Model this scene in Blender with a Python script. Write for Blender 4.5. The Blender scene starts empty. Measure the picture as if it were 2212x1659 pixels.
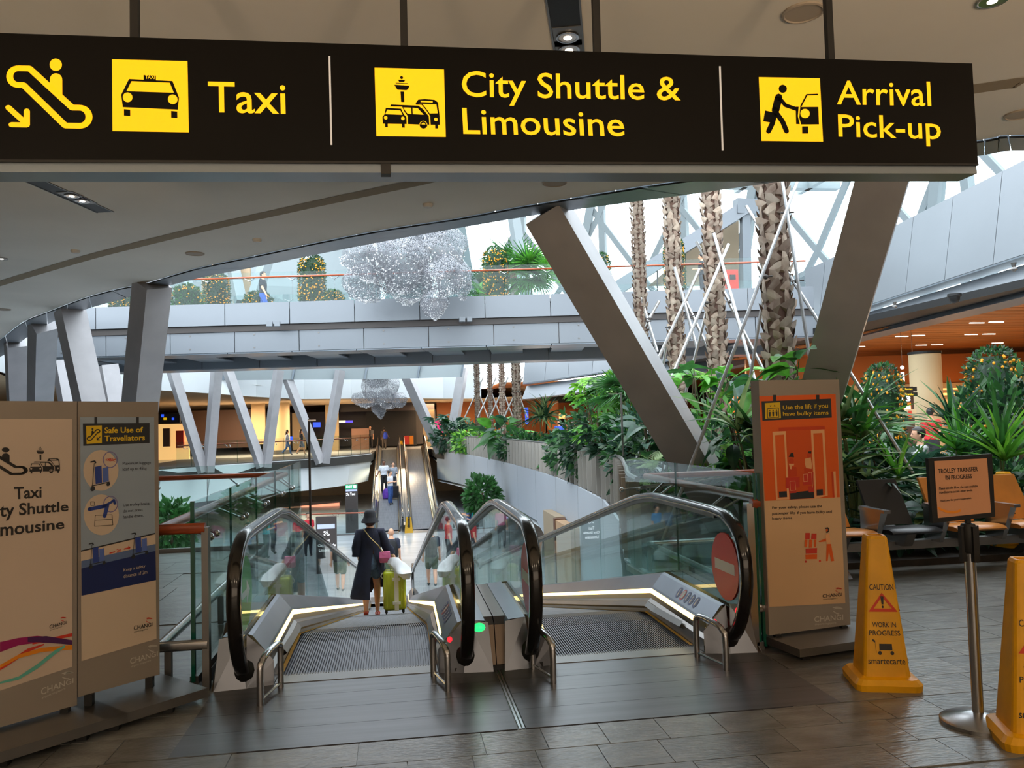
import bpy, bmesh, math, random
from mathutils import Vector as V, Matrix, noise
from mathutils.geometry import tessellate_polygon
S = bpy.context.scene
COL = S.collection
PI = math.pi
R_ = math.radians
# ---------------------------------------------------------------- camera
EYE = 1.55
F_PX, CXP, CYP = 1725.0, 1106.0, 829.5
_y, _p, _r = R_(8.4), R_(2.8), R_(1.55)
FWD = V((math.sin(_y)*math.cos(_p), math.cos(_y)*math.cos(_p), math.sin(_p)))
_r0 = V((math.cos(_y), -math.sin(_y), 0)); _u0 = _r0.cross(FWD)
RGT = _r0*math.cos(_r) - _u0*math.sin(_r); UPV = _u0*math.cos(_r) + _r0*math.sin(_r)
cam = bpy.data.cameras.new('camera'); co = bpy.data.objects.new('camera', cam); COL.objects.link(co)
m3 = Matrix((RGT, UPV, -FWD)).transposed()
co.matrix_world = Matrix.Translation((0, 0, EYE)) @ m3.to_4x4()
cam.sensor_width = 36; cam.lens = F_PX/2212*36; cam.clip_start = .05; cam.clip_end = 400
S.camera = co
# ---------------------------------------------------------------- world, lights, exposure
w = bpy.data.worlds.new('overcast_sky'); S.world = w; w.use_nodes = True
wn = w.node_tree; wn.nodes.clear()
wo = wn.nodes.new('ShaderNodeOutputWorld'); wb = wn.nodes.new('ShaderNodeBackground')
tc = wn.nodes.new('ShaderNodeTexCoord'); sx = wn.nodes.new('ShaderNodeSeparateXYZ'); rp = wn.nodes.new('ShaderNodeValToRGB')
wn.links.new(tc.outputs['Generated'], sx.inputs[0]); wn.links.new(sx.outputs[2], rp.inputs[0])
rp.color_ramp.elements[0].position = 0.0; rp.color_ramp.elements[0].color = (.25, .27, .28, 1)
rp.color_ramp.elements[1].position = .03; rp.color_ramp.elements[1].color = (.86, .94, 1, 1)
wn.links.new(rp.outputs[0], wb.inputs[0]); wb.inputs[1].default_value = 6.0
wn.links.new(wb.outputs[0], wo.inputs[0])
def area(name, loc, size, watts, col=(1, .78, .55), rot=(0, 0, 0), sy=None, spread=PI):
    l = bpy.data.lights.new(name, 'AREA'); l.energy = watts; l.color = col; l.size = size
    if sy: l.shape = 'RECTANGLE'; l.size_y = sy
    l.spread = spread
    o = bpy.data.objects.new(name, l); COL.objects.link(o); o.location = loc; o.rotation_euler = rot
    return o
# ceiling lamps of the hall behind and beside the camera, check-in hall, shops, lower level
for i, (x, y) in enumerate(((-4, -3), (0, -3), (4, -3), (8, 0))):
    area('ceiling_lamp_light', (x, y, 4.03), 1.1, 55)
for x in (-6, -2, 2, 6):  # added fill lights, no fixture behind them: they brighten the near ceiling
    area('added_ceiling_fill', (x, -3.0, 1.0), .8, 50, (1, .72, .45), (R_(126), 0, 0), spread=R_(70))
for x, y in ((18, 14), (18, 23), (25, 13), (14, 33)):
    area('hall_lamp_light', (x, y, 3.7), 2.5, 460, (1, .62, .3))
for x, y in ((-9, 50), (-4, 52), (3, 58), (9, 50)):
    area('shop_lamp_light', (x, y, 3.1), 2.5, 600, (1, .7, .42))
for x, y in ((-5, 44), (0, 46), (-14, 34), (8, 40)):
    area('lower_lamp_light', (x, y, -.75), 2.0, 260, (1, .76, .5))
area('added_back_fill', (2, -8.5, 2.0), 16, 260, (1, .8, .6), (R_(90), 0, 0), 3)  # added warm fill from the back wall
S.view_settings.view_transform = 'Standard'; S.view_settings.look = 'None'
S.view_settings.exposure = 0.0; S.view_settings.gamma = 1; S.view_settings.use_curve_mapping = False
S.cycles.max_bounces = 8; S.cycles.transparent_max_bounces = 40; S.cycles.diffuse_bounces = 4
S.cycles.glossy_bounces = 4; S.cycles.caustics_reflective = False; S.cycles.caustics_refractive = False
S.cycles.sample_clamp_indirect = 6
# ---------------------------------------------------------------- measuring helpers (photo pixel -> point on a real surface)
O_ = V((0, 0, EYE))
def ray(px, py): return FWD + RGT*((px-CXP)/F_PX) - UPV*((py-CYP)/F_PX)
def atZ(px, py, z=0.0):
    d = ray(px, py); return O_ + d*((z-EYE)/d.z)
def atY(px, py, y):
    d = ray(px, py); return O_ + d*(y/d.y)
def atX(px, py, x):
    d = ray(px, py); return O_ + d*(x/d.x)
def atD(px, py, r):
    d = ray(px, py); return O_ + d*(r/math.hypot(d.x, d.y))
class Pl:
    def __init__(s, a, b, c):
        s.o = V(a); s.n = (V(b)-V(a)).cross(V(c)-V(a)).normalized()
        if s.n.dot(O_-s.o) < 0: s.n = -s.n
    def __call__(s, px, py, e=0.0):
        d = ray(px, py); o = s.o + s.n*e
        return O_ + d*((o-O_).dot(s.n)/d.dot(s.n))
# ---------------------------------------------------------------- materials
def lin(c): return tuple((v/255/12.92 if v/255 <= .04045 else ((v/255+.055)/1.055)**2.4) for v in c)
MATS = {}
def pm(name, c, rough=.5, metal=0, var=0, vs=4, bump=0, bs=40, em=0, c2=None, rnd=0, spec=.5, stretch=None, sub=0, ec=None, coat=0):
    m = bpy.data.materials.new(name); m.use_nodes = True; t = m.node_tree; b = t.nodes['Principled BSDF']
    k = lin(c)+(1,)
    b.inputs['Base Color'].default_value = k; b.inputs['Roughness'].default_value = rough; b.inputs['Metallic'].default_value = metal
    b.inputs['Specular IOR Level'].default_value = spec; b.inputs['Coat Weight'].default_value = coat
    if var or c2 or bump:
        g = t.nodes.new('ShaderNodeTexCoord'); n = t.nodes.new('ShaderNodeTexNoise'); n.inputs['Scale'].default_value = vs
        n.inputs['Detail'].default_value = 5; src = g.outputs['Object']
        if stretch:
            mp = t.nodes.new('ShaderNodeMapping'); mp.inputs['Scale'].default_value = stretch
            t.links.new(src, mp.inputs[0]); src = mp.outputs[0]
        if rnd:
            oi = t.nodes.new('ShaderNodeObjectInfo'); ad = t.nodes.new('ShaderNodeVectorMath'); ad.operation = 'MULTIPLY_ADD'
            ad.inputs[1].default_value = (9, 7, 5)
            t.links.new(oi.outputs['Random'], ad.inputs[0]); t.links.new(src, ad.inputs[2]); src = ad.outputs[0]
        t.links.new(src, n.inputs['Vector'])
        if var or c2:
            r = t.nodes.new('ShaderNodeValToRGB'); lo = c2 or tuple(max(0, v*(1-var)) for v in c); hi = c if c2 else tuple(min(255, v*(1+var)) for v in c)
            r.color_ramp.elements[0].position = .35; r.color_ramp.elements[1].position = .65
            r.color_ramp.elements[0].color = lin(lo)+(1,); r.color_ramp.elements[1].color = lin(hi)+(1,)
            t.links.new(n.outputs[0], r.inputs[0]); out = r.outputs[0]
            if rnd:
                mx = t.nodes.new('ShaderNodeHueSaturation'); ma = t.nodes.new('ShaderNodeMapRange')
                ma.inputs[3].default_value = 1-rnd; ma.inputs[4].default_value = 1+rnd
                t.links.new(oi.outputs['Random'], ma.inputs[0]); t.links.new(ma.outputs[0], mx.inputs['Value'])
                t.links.new(out, mx.inputs['Color']); out = mx.outputs[0]
            t.links.new(out, b.inputs['Base Color'])
        if bump:
            n2 = t.nodes.new('ShaderNodeTexNoise'); n2.inputs['Scale'].default_value = bs; t.links.new(src, n2.inputs['Vector'])
            bp = t.nodes.new('ShaderNodeBump'); bp.inputs['Strength'].default_value = bump; bp.inputs['Distance'].default_value = .01
            t.links.new(n2.outputs[0], bp.inputs['Height']); t.links.new(bp.outputs[0], b.inputs['Normal'])
    if em:
        b.inputs['Emission Color'].default_value = lin(ec or c)+(1,); b.inputs['Emission Strength'].default_value = em
    MATS[name] = m; return m
def glassmat(name, tint, ior=1.5, base=.02, rough=0.0, haze=0.0, hc=(200, 220, 220)):
    m = bpy.data.materials.new(name); m.use_nodes = True; t = m.node_tree; t.nodes.clear()
    o = t.nodes.new('ShaderNodeOutputMaterial'); mx = t.nodes.new('ShaderNodeMixShader'); tr = t.nodes.new('ShaderNodeBsdfTransparent')
    gl = t.nodes.new('ShaderNodeBsdfGlossy'); lw = t.nodes.new('ShaderNodeLayerWeight'); lw.inputs[0].default_value = .5; pw_ = t.nodes.new('ShaderNodeMath'); pw_.operation = 'POWER'; pw_.inputs[1].default_value = 5; fr = t.nodes.new('ShaderNodeMath'); fr.operation = 'MULTIPLY_ADD'; f0 = ((ior-1)/(ior+1))**2; fr.inputs[1].default_value = .75*(1-f0) if ior > 1 else 0; fr.inputs[2].default_value = f0; t.links.new(lw.outputs['Facing'], pw_.inputs[0]); t.links.new(pw_.outputs[0], fr.inputs[0])
    tr.inputs[0].default_value = lin(tint)+(1,); gl.inputs['Roughness'].default_value = rough
    src = tr.outputs[0]
    if haze:
        df = t.nodes.new('ShaderNodeBsdfDiffuse'); df.inputs[0].default_value = lin(hc)+(1,); m2 = t.nodes.new('ShaderNodeMixShader')
        m2.inputs[0].default_value = haze; t.links.new(src, m2.inputs[1]); t.links.new(df.outputs[0], m2.inputs[2]); src = m2.outputs[0]
    t.links.new(fr.outputs[0], mx.inputs[0]); t.links.new(src, mx.inputs[1]); t.links.new(gl.outputs[0], mx.inputs[2]); t.links.new(mx.outputs[0], o.inputs[0])
    MATS[name] = m; return m
M_CEIL = pm('ceiling_plaster', (228, 222, 212), .9, var=.02, vs=.6)
M_BAND = pm('ceiling_recess', (150, 134, 112), .9)
M_WALLB = pm('beige_wall', (190, 165, 135), .8, var=.03, vs=.5)
M_FASC = pm('aluminium_panel', (120, 126, 133), .38, .25, var=.02, vs=.3)
M_CWALL = pm('curved_wall_panel', (168, 175, 184), .55, var=.02, vs=.3)
M_PALE = pm('pale_wall_paint', (142, 152, 156), .6, var=.02, vs=.3)
M_EDGE = pm('satin_edge_panel', (128, 138, 148), .32, .5)
M_WHITE = pm('white_panel', (222, 228, 232), .5, var=.01, vs=.3)
M_STEEL = pm('painted_steel', (166, 165, 169), .42, .2, var=.03, vs=2)
M_DIAG = pm('diagrid_paint', (126, 136, 140), .5)
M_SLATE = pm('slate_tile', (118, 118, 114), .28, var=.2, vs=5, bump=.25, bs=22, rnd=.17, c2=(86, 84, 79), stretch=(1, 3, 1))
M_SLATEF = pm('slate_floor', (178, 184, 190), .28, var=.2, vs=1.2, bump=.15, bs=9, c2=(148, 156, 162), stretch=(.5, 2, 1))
M_GROUT = pm('tile_grout', (54, 53, 51), .8)
M_PLATE = pm('landing_plate_metal', (92, 92, 95), .34, .55, var=.06, vs=3, stretch=(.4, 8, 1), rnd=.05)
M_INOX = pm('brushed_steel', (176, 176, 178), .24, .95, var=.05, vs=3)
M_INOXD = pm('dull_steel', (122, 120, 118), .4, .8, var=.04, vs=3)
M_DECK = pm('travelator_deck_metal', (118, 122, 130), .3, .85, var=.04, vs=2)
M_SKIRT = pm('travelator_skirt_metal', (120, 116, 112), .28, .8, var=.04, vs=2)
M_RUBBER = pm('handrail_rubber', (12, 11, 11), .2, coat=.4)
M_BLACK = pm('matt_black', (16, 16, 17), .55)
M_DARK = pm('dark_panel', (58, 52, 50), .45)
M_YEL = pm('safety_yellow', (214, 160, 10), .5)
M_LED = pm('warm_led_strip', (255, 226, 150), .5, em=4.5, ec=(255, 214, 130))
M_GLASS = glassmat('clear_glass', (236, 246, 244), 1.45)
M_GLASSD = glassmat('far_clear_glass', (238, 245, 245), 1.3)
M_GEDGE = pm('green_glass_edge', (12, 84, 66), .15)
M_WOOD = pm('red_wood_handrail', (150, 66, 30), .28, var=.2, vs=3, stretch=(1, 1, 12), coat=.3)
M_WCEIL = pm('timber_ceiling', (176, 104, 44), .5, var=.14, vs=2, stretch=(.4, 6, 1), rnd=.08)
M_LIT = pm('lit_lamp', (255, 244, 225), .5, em=9)
M_LITW = pm('warm_lit_cove', (255, 190, 110), .5, em=2.2, ec=(255, 180, 100))
M_REF = pm('lamp_reflector', (205, 190, 175), .15, .9)
# ---------------------------------------------------------------- mesh building helpers
class MB:
    def __init__(s): s.v = []; s.f = []; s.mi = []; s.cur = 0
    def add(s, vs, fs):
        n = len(s.v); s.v += [tuple(p) for p in vs]; s.f += [tuple(n+i for i in f) for f in fs]; s.mi += [s.cur]*len(fs); return s
    def box(s, a, b):
        x0, y0, z0 = a; x1, y1, z1 = b
        return s.add([(x0,y0,z0),(x1,y0,z0),(x1,y1,z0),(x0,y1,z0),(x0,y0,z1),(x1,y0,z1),(x1,y1,z1),(x0,y1,z1)],
                     [(0,3,2,1),(4,5,6,7),(0,1,5,4),(1,2,6,5),(2,3,7,6),(3,0,4,7)])
    def hexa(s, p):  # 8 corners, bottom ring then top ring
        return s.add(p, [(0,3,2,1),(4,5,6,7),(0,1,5,4),(1,2,6,5),(2,3,7,6),(3,0,4,7)])
    def beam(s, a, b, wx, wy, up=(0, 0, 1)):
        a = V(a); b = V(b); d = (b-a).normalized(); x = d.cross(V(up))
        if x.length < 1e-4: x = d.cross(V((0, 1, 0)))
        x.normalize(); y = x.cross(d)
        q = [(-1,-1),(1,-1),(1,1),(-1,1)]
        return s.hexa([a+x*(i*wx/2)+y*(j*wy/2) for i, j in q]+[b+x*(i*wx/2)+y*(j*wy/2) for i, j in q])
    def tube(s, pts, r, n=8, cap=True):
        pts = [V(p) for p in pts]; rs = r if isinstance(r, (list, tuple)) else [r]*len(pts)
        rings = []; prev = None
        for i, p in enumerate(pts):
            d = (pts[min(i+1, len(pts)-1)]-pts[max(i-1, 0)]).normalized()
            if prev is None:
                x = d.cross(V((0, 0, 1)));
                if x.length < 1e-3: x = d.cross(V((0, 1, 0)))
            else: x = prev - d*prev.dot(d)
            x.normalize(); prev = x; y = d.cross(x)
            rings.append([p+(x*math.cos(2*PI*k/n)+y*math.sin(2*PI*k/n))*rs[i] for k in range(n)])
        vs = [q for rg in rings for q in rg]; fs = []
        for i in range(len(pts)-1):
            for k in range(n): fs.append((i*n+k, i*n+(k+1)%n, (i+1)*n+(k+1)%n, (i+1)*n+k))
        if cap: fs += [tuple(range(n))[::-1], tuple((len(pts)-1)*n+k for k in range(n))]
        return s.add(vs, fs)
    def lathe(s, prof, n=24, c=(0, 0, 0), sx=1, sy=1):
        vs = [(c[0]+r*sx*math.cos(2*PI*k/n), c[1]+r*sy*math.sin(2*PI*k/n), c[2]+z) for r, z in prof for k in range(n)]
        fs = [(i*n+k, i*n+(k+1)%n, (i+1)*n+(k+1)%n, (i+1)*n+k) for i in range(len(prof)-1) for k in range(n)]
        fs += [tuple(range(n))[::-1], tuple((len(prof)-1)*n+k for k in range(n))]
        return s.add(vs, fs)
    def prism(s, poly, d):  # planar 3D polygon pushed along vector d
        d = V(d); a = [V(p) for p in poly]; n = len(a)
        tr = tessellate_polygon([a])
        vs = a+[p+d for p in a]
        fs = [tuple(t) for t in tr]+[tuple(n+i for i in t)[::-1] for t in tr]+[(i, (i+1) % n, n+(i+1) % n, n+i) for i in range(n)]
        return s.add(vs, fs)
    def flat(s, loops):
        L = [[V(p) for p in l] for l in loops]; vs = [p for l in L for p in l]
        return s.add(vs, [tuple(t) for t in tessellate_polygon(L)])
    def strip(s, A, B):  # ribbon between two point lists
        n = len(A); return s.add(list(A)+list(B), [(i, i+1, n+i+1, n+i) for i in range(n-1)])
    def ball(s, c, r, n=10, m=7):
        rx, ry, rz = r if isinstance(r, (list, tuple)) else (r, r, r)
        return s.lathe([(max(1e-4, math.sin(PI*i/m)), -math.cos(PI*i/m)*rz) for i in range(m+1)], n, c, rx, ry)
def mesh(mb, name, mats, smooth=False, fix=True):
    me = bpy.data.meshes.new(name); me.from_pydata([tuple(p) for p in mb.v], [], mb.f)
    for m in (mats if isinstance(mats, (list, tuple)) else [mats]): me.materials.append(m)
    if any(mb.mi): me.polygons.foreach_set('material_index', mb.mi)
    if fix:
        b = bmesh.new(); b.from_mesh(me); bmesh.ops.recalc_face_normals(b, faces=b.faces); b.to_mesh(me); b.free()
    if smooth:
        me.polygons.foreach_set('use_smooth', [True]*len(me.polygons))
        if smooth != 'all':
            try: me.set_sharp_from_angle(angle=R_(40))
            except Exception: pass
    return me
def ob(name, mb, mat, parent=None, smooth=False, fix=True, label=None, kind=None):
    me = mb if isinstance(mb, bpy.types.Mesh) else mesh(mb, name, mat, smooth, fix)
    o = bpy.data.objects.new(name, me); COL.objects.link(o)
    if parent:
        o.parent = parent
        if parent.type == 'EMPTY': o.matrix_parent_inverse = parent.matrix_basis.inverted()
    if label: o['label'] = label
    if kind: o['kind'] = kind
    return o
def tag(o, label, cat, group=None, kind=None):
    o['label'] = label; o['category'] = cat
    if group: o['group'] = group
    if kind: o['kind'] = kind
    return o
def thing(name, label, cat, loc=(0, 0, 0), rz=0, group=None):
    o = bpy.data.objects.new(name, None); COL.objects.link(o); o.empty_display_size = .1
    o.location = loc; o.rotation_euler = (0, 0, rz); return tag(o, label, cat, group)
def struct(name, mb, mat, smooth=False):
    return ob(name, mb, mat, None, smooth, kind='structure')
KIDS = {}
def dup(o, parent=None, loc=None, rz=None, sc=None, label=None, group=None):
    c = o.copy(); COL.objects.link(c)
    if parent: c.parent = parent
    if loc is not None: c.location = loc
    if rz is not None: c.rotation_euler = (0, 0, rz)
    if sc is not None: c.scale = sc if isinstance(sc, (list, tuple)) else (sc, sc, sc)
    if label: c['label'] = label
    if group: c['group'] = group
    for ch in list(o.children): dup(ch, c)
    return c
# text and flat print --------------------------------------------------------
_tx = {}
def glyphs(s, bold=0.0):
    if (s, bold) not in _tx:
        c = bpy.data.curves.new('t', 'FONT'); c.body = s; c.size = 1; c.offset = bold; c.resolution_u = 3; c.space_line = .95
        o = bpy.data.objects.new('t', c); me = bpy.data.meshes.new_from_object(o)
        vs = [v.co.copy() for v in me.vertices]; fs = [tuple(p.vertices) for p in me.polygons]
        bpy.data.objects.remove(o); bpy.data.curves.remove(c); bpy.data.meshes.remove(me)
        x0 = min(v.x for v in vs); x1 = max(v.x for v in vs); y0 = min(v.y for v in vs); y1 = max(v.y for v in vs)
        _tx[(s, bold)] = ([((v.x-x0)/(x1-x0), (v.y-y0)/(y1-y0)) for v in vs], fs)
    return _tx[(s, bold)]
def txt(mb, s, fn, bold=0.0):  # fn maps unit (s,t) of the ink box to a 3D point
    vs, fs = glyphs(s, bold); return mb.add([fn(a, b) for a, b in vs], fs)
def quadfn(pl, tl, tr, bl, br, e=.001):  # photo quad on a plane
    def fn(a, b):
        x = (bl[0]*(1-a)+br[0]*a)*(1-b)+(tl[0]*(1-a)+tr[0]*a)*b
        y = (bl[1]*(1-a)+br[1]*a)*(1-b)+(tl[1]*(1-a)+tr[1]*a)*b
        return pl(x, y, e)
    return fn
def stroke(pts, w, closed=False, n=8):  # 2D thick line -> list of polygons (rounded joints)
    out = []; P = list(pts)+([pts[0]] if closed else [])
    for (x0, y0), (x1, y1) in zip(P, P[1:]):
        l = math.hypot(x1-x0, y1-y0) or 1e-6; nx, ny = -(y1-y0)/l*w/2, (x1-x0)/l*w/2
        out.append([(x0+nx, y0+ny), (x1+nx, y1+ny), (x1-nx, y1-ny), (x0-nx, y0-ny)])
    for x, y in P: out.append(circ(x, y, w/2, n=n))
    return out
def circ(x, y, r, r2=None, n=16, a0=0):
    return [(x+r*math.cos(2*PI*k/n+a0), y+(r2 or r)*math.sin(2*PI*k/n+a0)) for k in range(n)]
def arc(x, y, r, a0, a1, n=8):
    return [(x+r*math.cos(R_(a0+(a1-a0)*k/n)), y+r*math.sin(R_(a0+(a1-a0)*k/n))) for k in range(n+1)]
def paint(mb, polys, fn):  # each polygon: list of (x,y), or a list of loops for holes
    for p in polys:
        loops = p if isinstance(p[0], list) else [p]
        flatp = [q for l in loops for q in l]
        L = [[V((a, b, 0)) for a, b in l] for l in loops]
        mb.add([fn(a, b) for a, b in flatp], [tuple(t) for t in tessellate_polygon(L)])
    return mb
# ================================================================ SETTING
LOW = -3.2; CZ = 4.1
def smooth_path(pts, n=6):
    P = [V(p) for p in pts]; out = []
    for i in range(len(P)-1):
        a, b, c, d = P[max(i-1, 0)], P[i], P[i+1], P[min(i+2, len(P)-1)]
        for k in range(n):
            t = k/n
            out.append(.5*((2*b)+(c-a)*t+(2*a-5*b+4*c-d)*t*t+(3*b-a-3*c+d)*t**3))
    out.append(P[-1]); return out
def resample(P, step):
    out = [P[0]]; acc = 0
    for a, b in zip(P, P[1:]):
        l = (b-a).length
        while acc+l >= step:
            t = (step-acc)/l; a = a+(b-a)*t; out.append(a); l = (b-a).length; acc = 0
        acc += l
    if (out[-1]-P[-1]).length > step*.3: out.append(P[-1])
    return out
# hole in the upper floor (z = 0), counter clockwise
RWALL = smooth_path([(2.42, 5.32, 0), (2.42, 8.2, 0), (3.0, 10.6, 0), (3.75, 13.6, 0), (4.15, 17, 0), (4.42, 22, 0), (4.4, 28, 0), (4.05, 36, 0), (3.45, 42, 0), (2.4, 47.5, 0)], 5)
FARW = smooth_path([(-1.35, 46.8, 0), (-2.6, 43.5, 0), (-4.2, 41.2, 0), (-6.4, 39.2, 0), (-8.6, 36.4, 0), (-11, 31, 0), (-11.6, 24, 0), (-9, 16.5, 0), (-6, 12.6, 0), (-3.6, 10.96, 0)], 5)
hole = RWALL+[V((2.3, 53.1, 0)), V((-1.3, 53.1, 0))]+FARW+[V((-1.27, 10.96, 0)), V((-1.27, 5.3, 0))]
outer = [V((-34, -9, 0)), V((46, -9, 0)), V((46, 78, 0)), V((-34, 78, 0))]
def slab(z, t, outer, hole):
    b = MB(); o2 = [p+V((0, 0, z)) for p in outer]; h2 = [p+V((0, 0, z)) for p in hole]
    L = [o2, h2]; allp = o2+h2; tr = tessellate_polygon(L); n = len(allp)
    b.add(allp+[p-V((0, 0, t)) for p in allp], [tuple(x) for x in tr]+[tuple(n+i for i in x)[::-1] for x in tr])
    no, nh = len(o2), len(h2)
    b.f += [(i, (i+1) % no, n+(i+1) % no, n+i) for i in range(no)]+[(no+i, no+(i+1) % nh, n+no+(i+1) % nh, n+no+i) for i in range(nh)]
    b.mi += [0]*(no+nh)
    return b
floor = struct('floor', slab(-.012, .4, outer, hole), M_GROUT)
FLOW = MB(); FLOW.box((-30, 5, LOW-.3), (30, 76, LOW)); floor_lower = struct('floor_lower', FLOW, M_SLATEF)
# slate tiles of the near floor: every tile its own piece
def tilemesh(wd, dp, k):
    rr = random.Random(k); b = MB(); g = .0022
    z = [rr.uniform(-.0008, .0008) for _ in range(4)]
    b.hexa([(g, g, -.013), (wd-g, g, -.013), (wd-g, dp-g, -.013), (g, dp-g, -.013), (g, g, z[0]), (wd-g, g, z[1]), (wd-g, dp-g, z[2]), (g, dp-g, z[3])])
    return mesh(b, 'tile', M_SLATE)
TM = {}
rng = random.Random(7); nt = [0]
def tiles(x0, x1, y0, rows, dp, ws, skip):
    y = y0
    for r in range(rows):
        x = x0-rng.random()*.3
        while x < x1:
            wd = rng.choice(ws)
            if not skip(x, y, x+wd, y+dp):
                k = (wd, dp, rng.randrange(3))
                if k not in TM: TM[k] = tilemesh(*k)
                o = bpy.data.objects.new('tile', TM[k]); COL.objects.link(o); o.location = (x, y, 0); o.parent = floor; nt[0] += 1
            x += wd
        y += dp
tiles(-3.4, 6.2, 3.28, 3, .266, (.3, .3, .6), lambda a, b, c, d: False)
tiles(2.36, 6.8, 4.08, 4, .3, (.6, .3), lambda a, b, c, d: c < 2.4)
tiles(2.95, 6.9, 5.28, 4, .5, (.9, .6), lambda a, b, c, d: False)
tiles(-3.2, -1.1, 4.08, 4, .3, (.6, .3), lambda a, b, c, d: a > -1.13)
tiles(-4.2, -1.28, 5.28, 7, .8, (1.2, .9), lambda a, b, c, d: c > -1.27)
# rest of the near and far floor: same slate, too far away or out of frame to tell the tiles apart
fb = MB()
def fl(x0, y0, x1, y1): fb.box((x0, y0, -.012), (x1, y1, -.006))
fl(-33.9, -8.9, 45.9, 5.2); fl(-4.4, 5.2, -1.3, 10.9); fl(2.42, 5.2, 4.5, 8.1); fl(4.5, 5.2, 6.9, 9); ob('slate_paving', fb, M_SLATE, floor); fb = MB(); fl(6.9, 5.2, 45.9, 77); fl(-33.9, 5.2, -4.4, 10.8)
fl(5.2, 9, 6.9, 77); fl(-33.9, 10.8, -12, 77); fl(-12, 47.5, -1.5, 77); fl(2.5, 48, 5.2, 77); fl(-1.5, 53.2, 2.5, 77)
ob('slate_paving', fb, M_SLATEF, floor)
# ---- ceiling of the near hall with the sweeping edge
EDGE_O = [(-13.2, 28, CZ)]+[atZ(x, y, CZ) for x, y in ((0, 770), (58, 726), (114, 692), (179, 667), (285, 636), (420, 599), (550, 573), (700, 542), (876, 508), (1000, 486), (1140, 462), (1245, 447), (1386, 428), (1478, 416), (1760, 376), (2114, 331), (2212, 319))]+[(8.4, 6.9, CZ), (10.8, 8.2, CZ), (12.6, 10.6, CZ), (13.3, 12.6, CZ)]
EDGE_I = [(-13.7, 27.4, CZ)]+[atZ(x, y, CZ) for x, y in ((-14, 742), (48, 696), (114, 669), (179, 644), (251, 624), (316, 611), (420, 580), (560, 550), (700, 520), (837, 494), (993, 470), (1110, 448), (1200, 433), (1386, 402), (1624, 369), (2114, 303), (2212, 291))]+[(8.7, 6.2, CZ), (11.2, 7.6, CZ), (13.1, 10.2, CZ), (13.9, 12.4, CZ)]
EO = smooth_path(EDGE_O, 3); EI = smooth_path(EDGE_I, 3)
RING = [V((13.3, 12.6, 4)), V((13.74, 15.6, 4)), V((14.3, 19.7, 4)), V((14.9, 23.9, 4)), V((15.3, 28, 3.95)), V((15.2, 33, 3.85)), atY(1400, 829, 37.5), atY(1278, 845, 42), atY(1126, 863, 47.5)]
FARB = [atY(1040, 861, 49.5), atY(960, 861, 50), atY(870, 860, 49), atY(740, 861, 46.5), atY(620, 862, 44), atY(500, 853, 41), atY(375, 845, 37.5), V((-13.2, 30.5, 3.5)), V((-13.3, 28, 3.9))]
cb = MB()
near_poly = [V((-34, 27.4, CZ)), V((-34, -9, CZ)), V((46, -9, CZ)), V((46, 12.4, CZ))]+[V((p.x, p.y, CZ)) for p in reversed(EI)]
cb.prism(near_poly, (0, 0, .5)); ceiling = struct('ceiling', cb, M_CEIL)
# edge panels along the curve, each with its own joint, plus the upstand to the upper floor
def along(P, Q, t):  # matching points at the same fraction of both lines
    def at(L, t):
        x = t*(len(L)-1); i = min(int(x), len(L)-2); return L[i]+(L[i+1]-L[i])*(x-i)
    return at(P, t), at(Q, t)
edge = MB()
ez = thing('ceiling_edge', 'long curved grey metal ceiling edge above the columns', 'edge panel', (0, 10, CZ))
NE = 30
for k in range(NE):
    b = MB(); n = 3; A = []; B = []
    for j in range(n+1):
        p, q = along(EI, EO, (k+.012+(.976)*j/n)/NE); A.append(p-V((0, 0, .03))); B.append(q-V((0, 0, .03)))
    b.strip(A, B); up = V((0, 0, 1.35))
    b.strip([p+V((0, 0, .02)) for p in A], [p+V((0, 0, .02)) for p in B]); b.strip(B, [p+up for p in B])
    ob('edge_panel', b, M_EDGE, ez)
# recessed band that follows the curve
bandc = [V(p) for p in (atZ(-60, 632, CZ), atZ(0, 612, CZ), atZ(110, 579, CZ), atZ(200, 553, CZ), atZ(290, 530, CZ), atZ(400, 503, CZ), atZ(500, 480, CZ), atZ(600, 458, CZ), atZ(700, 436, CZ), atZ(900, 394, CZ), atZ(1000, 372, CZ), atZ(1500, 290, CZ), atZ(2110, 191, CZ), atZ(2212, 178, CZ))]
bc = smooth_path(bandc, 4)
b = MB(); A = []; B = []
for i, p in enumerate(bc):
    d = (bc[min(i+1, len(bc)-1)]-bc[max(i-1, 0)]).normalized(); nrm = V((-d.y, d.x, 0))*.1
    A.append(p+nrm-V((0, 0, .004))); B.append(p-nrm-V((0, 0, .004)))
b.strip(A, B); ob('recess_band', b, M_BAND, ceiling)
# far ceiling, timber ceiling and upper slabs
fc = MB()
fp = [V((p.x, p.y, p.z)) for p in FARB]+[V((-34, 28, 3.9)), V((-34, 78, 3.3)), V((14, 78, 3.3)), V((8.5, 52, 3.3))]
fc.add(fp, [tuple(t) for t in tessellate_polygon([fp])]); fc.add([p+V((0, 0, .6)) for p in fp], [tuple(t) for t in tessellate_polygon([fp])])
struct('ceiling_far', fc, pm('far_ceiling_plaster', (214, 186, 150), .9))
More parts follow.
